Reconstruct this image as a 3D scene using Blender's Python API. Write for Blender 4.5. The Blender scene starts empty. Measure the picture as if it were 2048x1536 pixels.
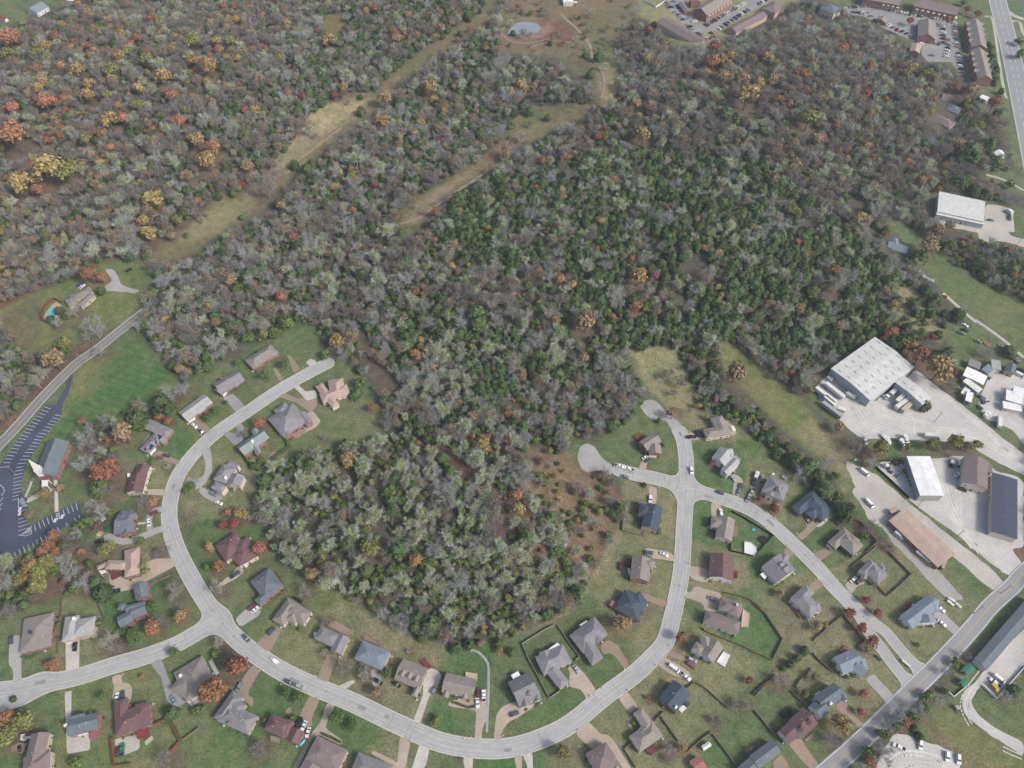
import bpy, math, random
import numpy as np
from mathutils import Vector
R = random.Random(7)
NR = np.random.RandomState(11)
# ------------------------------------------------------------------ camera, world, sun, exposure
CAMZ, TILT, FPX = 400.0, math.radians(54.0), 1559.0      # drone height (m), pitch below horizon, focal length
sc = bpy.context.scene
cam_d = bpy.data.cameras.new('camera'); cam = bpy.data.objects.new('camera', cam_d)
sc.collection.objects.link(cam); sc.camera = cam
cam.location = (0, 0, CAMZ); cam.rotation_euler = (math.pi/2-TILT, 0, 0)
cam_d.sensor_width = 36.0; cam_d.lens = 36.0*FPX/2048.0; cam_d.clip_end = 6000; cam_d.clip_start = 1.0
SUN_EL, SUN_AZ = math.radians(42), math.radians(-28)     # azimuth measured from +X toward +Y
w = bpy.data.worlds.new('World'); sc.world = w; w.use_nodes = True
nt = w.node_tree; bg = nt.nodes['Background']
sky = nt.nodes.new('ShaderNodeTexSky'); sky.sky_type = 'NISHITA'; sky.sun_disc = False
sky.sun_elevation = SUN_EL; sky.sun_rotation = math.pi/2-SUN_AZ
sky.air_density = 1.0; sky.dust_density = 4.0; sky.ozone_density = 1.0
nt.links.new(sky.outputs[0], bg.inputs[0]); bg.inputs[1].default_value = 0.088
sun_d = bpy.data.lights.new('sun', 'SUN'); sun = bpy.data.objects.new('sun', sun_d)
sc.collection.objects.link(sun); sun_d.energy = 1.5; sun_d.angle = math.radians(11); sun_d.color = (1, .97, .91)
sd = Vector((math.cos(SUN_EL)*math.cos(SUN_AZ), math.cos(SUN_EL)*math.sin(SUN_AZ), math.sin(SUN_EL)))
sun.rotation_euler = (-sd).to_track_quat('-Z', 'Y').to_euler()
sc.view_settings.view_transform = 'Standard'; sc.view_settings.look = 'None'
sc.view_settings.exposure = 1.22; sc.view_settings.gamma = 1; sc.view_settings.use_curve_mapping = False
sc.cycles.max_bounces = 4; sc.cycles.diffuse_bounces = 2; sc.cycles.glossy_bounces = 1
sc.cycles.transmission_bounces = 2; sc.cycles.volume_bounces = 0; sc.cycles.transparent_max_bounces = 4
sc.cycles.caustics_reflective = False; sc.cycles.caustics_refractive = False
ST, CT = math.sin(TILT), math.cos(TILT)
# survey sheets: origin x, origin y, scale
FR = dict(U=(0,0,1), F1=(0,600,5.12), F2=(0,900,5.12), F3=(0,1200,4.5725), F4=(400,600,5.12), F5=(400,900,5.12), F6=(400,1200,4.5725),
 G1=(800,1200,4.5725), G2=(1150,780,5.12), G3=(1150,1050,5.12), G4=(1150,1236,5.12), G5=(1500,900,5.12), G6=(1500,1180,4.314),
 G7=(1748,900,5.12), G8=(1748,1200,4.57), R1=(1580,640,4.376), R2=(1648,340,5.12), R3=(1700,0,4.517), R4=(1280,0,4.876), R5=(900,0,5.12),
 L6=(0,0,4.042), L7=(500,0,5.12), L8=(250,250,4.096), I1=(250,820,10.24), I2=(420,820,10.24), I3=(180,1080,10.24), I4=(480,1100,10.24),
 I5=(1540,1100,10.24), I6=(1760,1160,10.24), I7=(0,780,10.24), I8=(590,1400,10.24), J1=(60,540,9.309), J2=(0,930,7.68),
 J3=(1640,660,8.533), J4=(1860,680,10.894), K5=(800,600,5.12), K6=(1200,500,5.12), K7=(800,300,5.12), K8=(1550,700,6.827))
def fp(fr, p):
    o = FR[fr]; return (o[0]+p[0]/o[2], o[1]+p[1]/o[2])
def ray(px, py):
    a = (px-1024)/FPX; b = (768-py)/FPX
    return a, CT+ST*b, -ST+CT*b
def gp(px, py, z=0.0):
    a, b, c = ray(px, py); t = (z-CAMZ)/c
    return (a*t, b*t)
# hills under the woods: centre px, radii (m), height (m)
HILLS = [((900, 770), 150, 150, 0), ]
def mkhills():
    out = []
    for (px, py, rx, ry, h) in ((1150,520,190,120,14), (880,1050,95,75,7), (300,200,230,150,13), (1500,200,200,110,15), (820,320,95,60,5), (1560,470,110,90,8)):
        x, y = gp(px, py); out.append((x, y, rx, ry, h))
    return out
HILLS = mkhills()
def hgt(x, y):
    x = np.asarray(x, float); y = np.asarray(y, float); z = np.zeros(np.broadcast(x, y).shape)
    for (cx, cy, rx, ry, h) in HILLS:
        q = np.clip(1-((x-cx)/rx)**2-((y-cy)/ry)**2, 0, None); z = z+h*q*q*(3-2*q)
    return z
def gpt(px, py, dz=0.0):
    z = 0.0
    for _ in range(5):
        x, y = gp(px, py, z+dz); z = float(hgt(x, y))
    return x, y, z
def proj(x, y, z):
    dx, dy, dz = x, y, z-CAMZ
    d = CT*dy-ST*dz; u = ST*dy+CT*dz
    return 1024+FPX*dx/d, 768-FPX*u/d
def mpp(px, py):
    return CAMZ/(ST+(py-768)/FPX*CT)/FPX
# ------------------------------------------------------------------ materials
K = 0.62
def lin(c):
    c = c/255.0
    return c/12.92 if c <= .04045 else ((c+.055)/1.055)**2.4
def alb(c): return tuple(min(.85, lin(v)*K) for v in c)
MATS = {}
def mat(name, col, rough=.85, var=.12, vs=.6, var2=.06, vs2=6.0, metal=0.0, spec=.3, objvar=0.0, island=0.0, hue=0.0, trans=0.0):
    if name in MATS: return MATS[name]
    m = bpy.data.materials.new(name); m.use_nodes = True; n = m.node_tree; p = n.nodes['Principled BSDF']
    p.inputs['Roughness'].default_value = rough; p.inputs['Metallic'].default_value = metal
    p.inputs['Specular IOR Level'].default_value = spec
    N = n.nodes.new; Lk = n.links.new
    rgb = N('ShaderNodeRGB'); a = alb(col); rgb.outputs[0].default_value = (a[0], a[1], a[2], 1)
    geo = N('ShaderNodeNewGeometry'); out = rgb.outputs[0]
    val = None
    def addv(sock, amp):
        nonlocal val
        mr = N('ShaderNodeMapRange'); mr.inputs[1].default_value = .25 if sock.node.type == 'TEX_NOISE' else 0
        mr.inputs[2].default_value = .75 if sock.node.type == 'TEX_NOISE' else 1
        mr.inputs[3].default_value = 1-amp; mr.inputs[4].default_value = 1+amp; Lk(sock, mr.inputs[0])
        if val is None: val = mr.outputs[0]
        else:
            mm = N('ShaderNodeMath'); mm.operation = 'MULTIPLY'; Lk(val, mm.inputs[0]); Lk(mr.outputs[0], mm.inputs[1]); val = mm.outputs[0]
    for amp, s in ((var, vs), (var2, vs2)):
        if amp > 0:
            t = N('ShaderNodeTexNoise'); t.inputs['Scale'].default_value = s; t.inputs['Detail'].default_value = 3
            Lk(geo.outputs['Position'], t.inputs['Vector']); addv(t.outputs['Fac'], amp)
    if objvar or hue:
        oi = N('ShaderNodeObjectInfo')
    if objvar: addv(oi.outputs['Random'], objvar)
    if island: addv(geo.outputs['Random Per Island'], island)
    if hue:
        wn = N('ShaderNodeTexWhiteNoise'); wn.noise_dimensions = '1D'; Lk(oi.outputs['Random'], wn.inputs['W'])
        hs = N('ShaderNodeHueSaturation'); mr = N('ShaderNodeMapRange'); mr.inputs[3].default_value = .5-hue; mr.inputs[4].default_value = .5+hue
        Lk(wn.outputs['Value'], mr.inputs[0]); Lk(mr.outputs[0], hs.inputs['Hue']); Lk(out, hs.inputs['Color']); out = hs.outputs[0]
    if val is not None:
        vm = N('ShaderNodeVectorMath'); vm.operation = 'SCALE'; Lk(out, vm.inputs[0]); Lk(val, vm.inputs['Scale']); out = vm.outputs[0]
    Lk(out, p.inputs['Base Color']); MATS[name] = m
    return m
COL = dict(grey=(142,140,144), brown=(136,122,122), redbr=(118,92,94), slate=(112,122,130), navy=(78,90,106), tan=(184,162,150),
 green=(146,156,156), lgrey=(176,176,176), tanbr=(150,142,136), white=(252,252,252), dkgrey=(88,90,100), pink=(170,110,110),
 brick=(160,116,108), cream=(228,218,202), whitew=(240,240,238), peach=(208,184,170), tanw=(204,192,166), blue=(134,146,158), offw=(232,232,226),
 steel=(190,198,205), red=(140,68,72), rust=(150,90,70), deck=(150,105,90), deckred=(116,70,68), wood=(150,130,112), conc=(205,198,190),
 aggr=(188,173,156), bag=(160,142,126), asph=(158,157,157), old=(176,173,170), gravel=(205,201,198), dark=(78,84,102), metal=(212,212,208), dirt=(168,148,128), slab=(196,190,182),
 magenta=(150,60,110), teal=(60,130,110), sky=(70,190,230), black=(38,40,46), gold=(205,165,60), maroon=(110,45,55))
def rmat(c): return mat('roof_'+c, COL[c], .9, .13, .35, .15, 2.2, objvar=.07)
def wmat(c): return mat('wall_'+c, COL[c], .85, .05, .5, .06, 5.0)
def pmat(c): return mat('paving_'+c, COL[c], .9, .15, .07, .13, .7)
def cmat(c): return mat('paint_'+c, COL[c], .35, .02, .5, 0, 5.0, spec=.5)
GLASS = mat('window_glass', (70,80,95), .15, 0, 1, 0, 1, spec=.6)
TRIM = mat('white_trim', (242,242,240), .6, .02, 1, 0, 1)
RUB = mat('rubber', (45,45,48), .8, 0, 1, 0, 1)
# ------------------------------------------------------------------ mesh helpers
class MB:
    def __init__(s): s.v = []; s.f = []; s.m = []
    def poly(s, pts, mi=0):
        b = len(s.v); s.v += [tuple(p) for p in pts]; s.f.append(tuple(range(b, b+len(pts)))); s.m.append(mi)
    def solid(s, bot, top, mi=0):          # two loops of equal length, closed
        n = len(bot); b = len(s.v); s.v += [tuple(p) for p in bot]+[tuple(p) for p in top]
        s.f.append(tuple(range(b+n-1, b-1, -1))); s.f.append(tuple(range(b+n, b+2*n))); s.m += [mi, mi]
        for i in range(n):
            j = (i+1) % n; s.f.append((b+i, b+j, b+n+j, b+n+i)); s.m.append(mi)
    def prism(s, pts, z0, z1, mi=0):
        s.solid([(p[0], p[1], z0) for p in pts], [(p[0], p[1], z1) for p in pts], mi)
    def box(s, x, y, z, sx, sy, sz, a=0, mi=0):
        c, q = math.cos(a), math.sin(a); L = [(-sx/2,-sy/2),(sx/2,-sy/2),(sx/2,sy/2),(-sx/2,sy/2)]
        s.prism([(x+c*u-q*v, y+q*u+c*v) for u, v in L], z, z+sz, mi)
    def bar(s, a, b, r, mi=0, n=3, r2=None):
        a = Vector(a); b = Vector(b); d = (b-a)
        if d.length < 1e-5: return
        d.normalize(); u = d.orthogonal().normalized(); q = d.cross(u); r2 = r if r2 is None else r2
        lo = [a+(u*math.cos(t)+q*math.sin(t))*r for t in [2*math.pi*i/n for i in range(n)]]
        hi = [b+(u*math.cos(t)+q*math.sin(t))*r2 for t in [2*math.pi*i/n for i in range(n)]]
        s.solid(lo, hi, mi)
    def mesh(s, name, mats):
        me = bpy.data.meshes.new(name); me.from_pydata(s.v, [], s.f)
        for m in mats: me.materials.append(m)
        if len(mats) > 1: me.polygons.foreach_set('material_index', s.m)
        me.update(); return me
    def build(s, name, mats, parent=None, loc=None, **kw):
        if not isinstance(mats, (list, tuple)): mats = [mats]
        return link(name, s.mesh(name, mats), parent, loc, **kw)
def link(name, data, parent=None, loc=None, rz=0, **kw):
    o = bpy.data.objects.new(name, data); sc.collection.objects.link(o)
    if parent is not None: o.parent = parent
    if loc is not None: o.location = loc
    if rz: o.rotation_euler = (0, 0, rz)
    for k, v in kw.items():
        if v is not None: o[k] = v
    return o
def thing(name, label, cat, loc=(0,0,0), rz=0, group=None):
    return link(name, None, None, loc, rz, label=label, category=cat, group=group)
def ccw(p):
    a = sum(p[i][0]*p[(i+1) % len(p)][1]-p[(i+1) % len(p)][0]*p[i][1] for i in range(len(p)))
    return p if a > 0 else p[::-1]
def toks(s, fr='U'):
    out = []
    for t in s.split():
        if t[0] == '@': fr = t[1:]; continue
        q = t.split(':'); out.append((q[0], [fp(fr, tuple(float(v) for v in c.split(','))) for c in q[1:]]))
    return out
def catmull(P, n=6):
    P = [np.array(p, float) for p in P]
    if len(P) < 3: return [tuple(p) for p in P]
    Q = [2*P[0]-P[1]]+P+[2*P[-1]-P[-2]]; out = []
    for i in range(1, len(Q)-2):
        for k in range(n):
            t = k/n; a, b, c, d = Q[i-1:i+3]
            out.append(tuple(.5*((2*b)+(c-a)*t+(2*a-5*b+4*c-d)*t*t+(3*b-a-3*c+d)*t**3)))
    out.append(tuple(P[-1])); return out
def inpoly(X, Y, P):
    r = np.zeros(np.shape(X), bool); n = len(P)
    for i in range(n):
        x1, y1 = P[i]; x2, y2 = P[(i+1) % n]
        if y1 == y2: continue
        c = ((y1 > Y) != (y2 > Y)) & (X < (x2-x1)*(Y-y1)/(y2-y1)+x1); r ^= c
    return r
def segd(X, Y, P, closed=False):
    d = np.full(np.shape(X), 1e9); n = len(P)
    for i in range(n if closed else n-1):
        x1, y1 = P[i]; x2, y2 = P[(i+1) % n]; dx, dy = x2-x1, y2-y1; L = dx*dx+dy*dy+1e-9
        t = np.clip(((X-x1)*dx+(Y-y1)*dy)/L, 0, 1); d = np.minimum(d, (X-x1-t*dx)**2+(Y-y1-t*dy)**2)
    return np.sqrt(d)
def ribbon(mb, W, width, z, off=0.0, dash=None):
    L = 0.0
    for i in range(len(W)-1):
        (x1, y1), (x2, y2) = W[i], W[i+1]; dx, dy = x2-x1, y2-y1; l = math.hypot(dx, dy)
        if l < 1e-4: continue
        nx, ny = -dy/l, dx/l; a, b = off-width/2, off+width/2
        if dash is None or (L % (dash*2)) < dash:
            mb.poly([(x1+nx*b, y1+ny*b, z), (x1+nx*a, y1+ny*a, z), (x2+nx*a, y2+ny*a, z), (x2+nx*b, y2+ny*b, z)])
        L += l
def resample(W, step):
    out = [W[0]]; acc = 0
    for i in range(len(W)-1):
        (x1, y1), (x2, y2) = W[i], W[i+1]; l = math.hypot(x2-x1, y2-y1)
        n = max(1, int(round(l/step)))
        for k in range(1, n+1): out.append((x1+(x2-x1)*k/n, y1+(y2-y1)*k/n))
    return out
MAN = """
F1 b 950,270,150 y 670,430,95 c 640,500,60 t 540,600,140 p 430,720,110 p 360,830,110 p 1000,510,80 b 850,1400,130 t 1250,1370,130 o 1110,1420,50 c 1380,1190,100 b 1480,1090,80 y 1440,1140,60 c 1650,1060,100 o 1610,1000,50 b 1700,960,100 b 1860,900,100 u 1630,1190,50 u 1720,1240,50
J1 c 510,720,80 c 360,880,80 c 640,840,55 p 790,740,180 s 1000,640,60 c 1310,370,75 s 1100,590,40 u 1100,60,200 o 1320,130,110 c 620,1410,110 b 480,970,110
F2 u 1070,210,155 b 870,130,130 m 1090,400,100 c 990,370,90 p 990,570,90 b 930,560,80 s 900,740,90 s 820,770,80 m 1470,500,110 o 1560,520,60 v 1440,930,65 y 1100,1010,100 m 1640,1040,110 y 1465,1180,50 y 1480,1250,45 g 450,450,70 t 290,660,55 o 540,870,75 u 440,1040,80 o 570,1040,55 y 300,1130,90 y 480,1170,110 o 320,1290,90 y 220,1310,90 u 640,1350,40 m 690,900,70 o 830,1040,50 b 700,1250,130 b 850,1350,120 y 400,1400,120 c 1020,1440,90 c 980,1350,60 p 1780,1430,120 s 1560,120,50 p 1720,170,50 v 1960,360,55 v 1920,420,50 m 720,1000,100 t 610,390,50 y 380,1260,120 y 450,1160,105 g 330,1200,105 u 500,980,85 s 560,1200,90
F3 v 1230,340,95 c 1120,260,50 o 1390,260,85 g 1650,130,75 p 980,370,120 m 1060,440,80 s 910,220,60 s 540,225,40 o 480,590,65 v 1590,480,60 g 1295,695,28 v 940,890,65 c 1560,1030,60 s 1790,1000,55 o 40,1080,90 y 220,1100,100 y 60,1260,110 s 700,1480,80 m 1480,1450,100 c 110,900,28 m 1440,190,90 v 1390,60,60
F4 u 610,1255,75 v 865,655,65 v 680,770,75 v 385,635,48 v 170,1130,60 v 80,1200,60 v 265,1050,32 y 710,1430,32 m 430,1370,55 p 300,440,110 s 500,390,80 p 660,250,100 g 650,100,60 p 880,80,80 s 900,220,90 p 1450,270,90 g 1400,420,90 s 1270,560,70 p 1350,480,50 p 1900,290,100 u 1750,1100,50 c 1590,940,60 s 1640,840,80 p 1270,1400,50
F5 o 300,640,60 r 230,760,55 r 340,760,60 g 420,650,85 p 520,690,50 k 600,990,80 g 90,990,60 u 190,1200,80 s 90,1190,55 p 160,1400,110 g 1520,100,90 g 1145,1270,80 c 650,300,80 c 540,150,38 s 640,120,48 y 640,385,38 p 1640,365,50 c 1230,430,50 y 1700,800,50 y 1730,1010,110 p 1060,1440,90 b 880,640,120
F6 u 340,600,135 u 110,830,140 p 170,380,80 s 150,490,50 v 795,850,65 v 905,895,75 v 1250,1070,80 v 1390,1145,65 s 850,1080,42 y 595,1095,28 m 540,1340,100 m 1300,590,90 p 1500,700,80 t 1610,840,60 v 1715,670,65 s 915,265,26 p 1130,480,50 m 1130,180,55 s 30,1000,45 b 1500,610,60
G1 p 85,460,45 c 1025,470,38 g 910,465,40 s 330,1110,65 y 1485,1400,78 c 510,420,55 y 560,150,45 o 770,245,30 m 560,1450,28 s 1475,830,15
G2 s 640,1160,35 s 630,1230,38 c 710,965,24 s 870,1340,28 c 855,1440,32 y 1345,275,30 k 1405,745,30 r 1885,1115,38 r 2030,1200,40 t 1000,240,70 s 870,310,45 c 900,560,20 y 520,? 
G3 g 480,1020,100 b 390,940,55 u 1090,1140,75
G4 m 1720,880,105 m 1460,1040,80 p 970,1340,80 g 1100,1340,55 m 940,1440,50 u 1790,640,50 u 760,820,32 m 1790,1350,55 s 600,1070,32 y 130,1310,24
G5 r 255,590,52 c 1010,620,95 c 930,570,75 s 900,480,70 s 880,270,60 c 780,370,95 c 700,240,80 b 740,150,90 c 600,150,85 c 480,80,85 p 830,100,60 m 910,740,35 t 310,1470,48 m 1210,820,65 m 1330,900,65 m 1430,990,50
G6 r 860,195,55 r 963,328,55 r 1058,440,58 r 1000,85,42 r 1100,200,42 y 1010,520,36 y 725,645,26 y 570,760,52 y 480,890,42 p 265,770,80 c 480,515,38 c 412,580,35 c 350,635,35 c 290,670,25 g 650,300,38 t 590,320,48 g 790,1140,95 m 740,1290,95 s 790,1290,28 k 980,890,48 k 960,1060,42 s 840,755,28 o 1340,1140,60 b 1290,1060,90 s 1150,1250,70 s 1000,1400,75 o 1040,1480,55 s 1450,470,28 b 1200,1150,70 b 1400,1000,70 s 1260,1180,60 m 1100,1330,60
G8 c 1290,820,55 b 1220,880,65 m 860,500,60 s 740,570,60 b 640,640,60 s 500,880,70 b 420,1000,80 s 350,1050,70 o 290,1110,55 s 480,980,60 c 430,1240,40 s 230,1110,50 b 600,900,60
R1 o 890,105,65 c 950,180,80 g 1060,240,85 u 1140,300,105 g 1320,420,125 r 1430,440,45 m 1400,560,75 c 1390,280,60 c 1030,50,38 c 1085,125,32 r 1250,145,35 c 1310,110,42 o 120,445,38 o 25,465,30 p 240,420,75 p 290,320,60 t 430,940,58 c 1190,740,48 y 800,1100,80 y 1030,1110,42 y 1240,1090,58 y 1460,1070,85 y 1570,1110,55 y 1640,1090,48 m 600,1060,105 c 1945,250,58 b 1750,270,75 m 700,1180,60 m 1350,1120,60
R2 v 1400,120,105 g 1010,110,58 t 1090,760,110 g 370,490,72 o 1180,190,38 r 1550,85,33 r 1720,115,28 c 990,870,75 c 690,1130,78 c 920,1370,45 c 750,1340,58 c 1390,1460,68 c 1060,1210,58 p 880,940,50 g 1500,690,42 t 1290,560,58 c 460,390,48 c 640,600,42 p 720,430,58 r 420,1480,33 o 1240,1300,28 p 150,1150,130 c 1560,260,26 c 1610,265,26 c 1660,270,26 c 1710,275,26 s 1900,150,60 c 1550,200,50
R3 r 420,270,25 r 545,185,38 u 890,180,46 u 1160,120,38 u 1060,80,42 o 880,360,28 c 1370,820,26 u 1310,920,78 r 150,840,60 g 740,1010,40 g 160,1310,50 c 1320,650,48 c 1290,540,42 c 1280,450,32 y 1160,1130,58 c 1100,1350,95 c 1330,1450,58 c 1260,1300,68 u 960,790,48 g 560,620,58 r 375,335,28 s 1030,20,42 s 1540,480,60 s 1520,380,45
R4 g 830,740,85 t 1000,760,78 g 1160,810,70 g 1050,920,118 o 715,600,78 o 1560,700,58 t 1300,780,78 o 1360,960,48 o 1460,1000,48 y 1650,1150,105 c 840,1080,68 c 940,1140,48 o 225,625,33 g 270,785,28 r 500,790,22 o 1320,310,38 o 1640,170,42 o 1980,470,58 c 1310,260,42 c 140,220,26
R5 g 720,870,82 g 1905,1050,58 g 1735,1015,28 g 1850,1180,38 r 1850,1265,24 r 1350,1440,33 g 1210,1460,42 r 1140,1500,42 g 1980,1370,105 y 1600,1400,42 r 700,65,33 o 330,290,38 o 200,300,28 o 370,490,42 o 485,490,38 o 80,400,26 p 1450,120,58 c 1530,550,52 c 1440,740,40 c 1465,1105,22 o 1160,440,28 c 1030,430,26 p 1160,1000,78 g 40,890,42 o 500,1050,33 y 745,750,33 m 970,100,60 s 820,130,40
L6 g 370,370,58 o 60,300,85 y 50,430,58 g 390,500,38 o 305,550,42 g 630,560,72 g 755,405,38 y 890,560,66 g 905,640,48 g 710,680,58 g 715,760,66 g 310,705,52 o 355,815,76 y 460,835,42 o 95,860,56 o 90,1080,125 y 1540,325,66 y 1190,480,66 g 1400,390,52 y 1860,330,56 g 1750,330,46 o 1770,395,46 g 1690,525,76 g 1570,490,56 g 1830,460,38 g 1920,470,42 g 960,445,52 g 1110,710,56 y 1110,850,56 g 880,970,76 o 990,950,52 g 950,850,42 g 1330,610,76 g 1680,660,52 o 1380,760,56 g 1840,700,46 g 1720,830,42 o 1450,970,56 y 680,1130,56 o 890,1190,42 g 400,1340,125 y 520,1380,96 o 240,1330,42 g 1580,1130,72 o 1720,1190,76 g 1670,1290,86 g 1215,1410,33 g 150,1480,105 g 290,1440,66 o 300,1530,56 t 1500,1420,66 y 1980,1090,52 r 1950,1490,28 y 1520,665,38 y 580,190,28 g 430,180,28 g 1840,140,28 o 620,20,38 t 760,1480,46
L7 g 800,410,78 g 1840,890,86 o 1870,790,46 g 1880,1010,46 t 1370,1000,88 r 530,980,48 r 870,980,42 g 1350,1230,86 g 960,880,56 g 1190,110,42 g 1530,120,38 o 1620,150,46 g 370,240,46 o 35,490,42 g 215,570,28 y 640,790,38 g 1580,340,38 o 1640,370,38 g 1750,1260,56 r 1930,1420,38 c 1125,980,28 c 720,980,66 c 870,640,56
L8 o 1870,700,40 o 1280,1400,56 m 1150,480,130 o 210,400,33 g 230,600,85 g 150,780,56 g 200,880,76 t 380,900,42 c 765,580,26 c 880,555,28 r 955,480,28 t 1000,340,66 y 1860,400,46 o 1680,400,28 g 1650,1050,38 y 430,780,56 o 590,620,38 p 1240,370,50
K5 o 160,555,74 g 840,1470,105 o 745,1400,34 o 895,1400,38 t 1910,210,125 o 480,865,34 g 600,1050,44 o 1170,1025,28 o 1260,1030,33 c 1490,640,74 c 1250,1310,64 s 1400,1440,68 o 745,35,38 g 1600,210,58 p 1310,130,78 p 1590,870,88 p 640,1250,78 g 1420,30,33 o 1430,280,26
K6 g 400,260,102 k 560,270,58 o 330,80,34 g 270,390,34 o 370,570,68 u 590,630,48 g 1240,460,44 r 1665,585,36 u 1540,620,44 o 1430,760,38 o 1965,1260,44 t 1400,1250,125 p 1130,220,115 p 500,400,105 p 660,440,78 o 130,680,42
K7 o 1420,1220,58 o 1640,1320,60 o 1150,1480,48 r 745,715,22 g 610,670,33 g 895,800,38 g 700,1180,38 p 1640,1160,98 p 500,1070,105 p 980,1170,78 c 660,430,48 g 1790,30,42 o 1570,100,24 o 1400,380,33 g 940,520,38 o 2020,1010,42 c 830,540,48 g 1100,300,33 p 1150,880,56
U o 1032,990,17 g 1038,1016,18 u 1010,995,8 c 980,910,9 y 1100,900,9 o 1085,1100,7 g 1155,1040,7
"""
# ------------------------------------------------------------------ roads
ROADS = dict(
 street=[(8.4, [(655,727),(620,745),(560,779),(500,820),(440,860),(402,893),(370,930),(351,964),(339,1015),(341,1055),(353,1095),(373,1137),(397,1180),(420,1215),(445,1248),(487,1290),(553,1336),(619,1369),(706,1405),(800,1450),(887,1486),(975,1498),(1040,1491),(1106,1467),(1150,1441),(1208,1393),(1267,1350),(1306,1313),(1330,1284),(1346,1228),(1360,1159),(1365,1109),(1368,1053),(1371,1000),(1372,960),(1372,917),(1366,880),(1358,862)]),
         (8.4, [(438,1238),(400,1262),(350,1290),(290,1313),(230,1330),(150,1355),(80,1368),(30,1378),(-60,1388)]),
         (7.0, [(80,1368),(50,1392),(20,1403),(-60,1425)]),
         (8.2, [(1371,977),(1345,967),(1316,958),(1267,948),(1238,940)]),
         (8.0, [(1371,980),(1404,985),(1443,997),(1482,1011),(1512,1026),(1540,1046),(1578,1080),(1617,1117),(1640,1141),(1667,1173),(1696,1202),(1722,1229),(1742,1246)])],
 lane=[(5.6, [(1742,1246),(1769,1262),(1801,1300),(1830,1331),(1848,1350)]), (5.6, [(1722,1238),(1738,1266),(1763,1298),(1792,1337),(1822,1372)])],
 county=[(7.4, [(-60,950),(0,889),(39,848),(78,803),(117,762),(156,725),(195,698),(234,666),(268,639),(290,622)])], woods=[(4.6, [(285,626),(310,605),(345,577),(372,555),(421,521),(460,497),(499,465),(543,426),(592,384),(640,345)])],
 main=[(8.6, [(2130,1075),(2048,1146),(2025,1172),(1980,1213),(1953,1246),(1910,1294),(1868,1338),(1816,1389),(1765,1440),(1708,1495),(1674,1525),(1600,1590)])],
 highway=[(17.5, [(1985,-60),(1995,0),(2008,50),(2024,115),(2040,190),(2054,260),(2068,330),(2085,420)])],
)
def wl(P, n=5): return [gp(*p) for p in catmull(P, n)]
RW = {k: [(w_, wl(P)) for w_, P in v] for k, v in ROADS.items()}
GX0, GY0, GS = -560.0, 25.0, 1.0
gxs = np.arange(GX0, 565, GS); gys = np.arange(GY0, 860, GS)
GXX, GYY = np.meshgrid(gxs, gys)
def smin(a, b, k):
    h = np.clip(.5+.5*(b-a)/k, 0, 1); return b*(1-h)+a*h-k*h*(1-h)
def road_sdf(X, Y, key, k=7.0):
    d = None
    for w_, Wp in RW[key]:
        q = segd(X, Y, Wp)-w_/2; d = q if d is None else smin(d, q, k)
    return d
STREET = road_sdf(GXX, GYY, 'street'); LANE = None
for w_, Wp in RW['lane']:
    q = segd(GXX, GYY, Wp)-w_/2; LANE = q if LANE is None else np.minimum(LANE, q)
MAIN = road_sdf(GXX, GYY, 'main'); COUNTY = road_sdf(GXX, GYY, 'county'); HWY = road_sdf(GXX, GYY, 'highway'); WOODS = road_sdf(GXX, GYY, 'woods')
STREET = smin(np.minimum(STREET, LANE), MAIN+.6, 5.0)
def gsample(G, x, y):
    i = np.clip(((np.asarray(x)-GX0)/GS).round().astype(int), 0, G.shape[1]-1); j = np.clip(((np.asarray(y)-GY0)/GS).round().astype(int), 0, G.shape[0]-1)
    return G[j, i]
ROADD = np.minimum.reduce([STREET, MAIN, COUNTY, HWY, WOODS+3.4])
def march(D, z, name, material):
    segs = []; mb = MB(); ins = D < 0
    full = ins[:-1,:-1] & ins[1:,:-1] & ins[:-1,1:] & ins[1:,1:]
    anyi = ins[:-1,:-1] | ins[1:,:-1] | ins[:-1,1:] | ins[1:,1:]
    for j in range(full.shape[0]):                      # merge full cells of a row into long quads
        row = np.flatnonzero(full[j]); 
        if len(row):
            sp = np.split(row, np.flatnonzero(np.diff(row) > 1)+1)
            for r_ in sp:
                x0, x1 = gxs[r_[0]], gxs[r_[-1]+1]; y0, y1 = gys[j], gys[j+1]
                mb.poly([(x0,y0,z),(x1,y0,z),(x1,y1,z),(x0,y1,z)])
    js, is_ = np.nonzero(anyi & ~full)
    for j, i in zip(js, is_):
        c = [(gxs[i],gys[j],D[j,i]),(gxs[i+1],gys[j],D[j,i+1]),(gxs[i+1],gys[j+1],D[j+1,i+1]),(gxs[i],gys[j+1],D[j+1,i])]
        P = []; cr = []
        for k in range(4):
            a, b = c[k], c[(k+1) % 4]
            if a[2] < 0: P.append((a[0],a[1],z))
            if (a[2] < 0) != (b[2] < 0):
                t = a[2]/(a[2]-b[2]); q = (a[0]+(b[0]-a[0])*t, a[1]+(b[1]-a[1])*t, z); P.append(q); cr.append(q)
        if len(P) > 2: mb.poly(P)
        if len(cr) == 2: segs.append((cr[0], cr[1]))
    mb.build(name, material, kind='structure'); return segs
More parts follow.
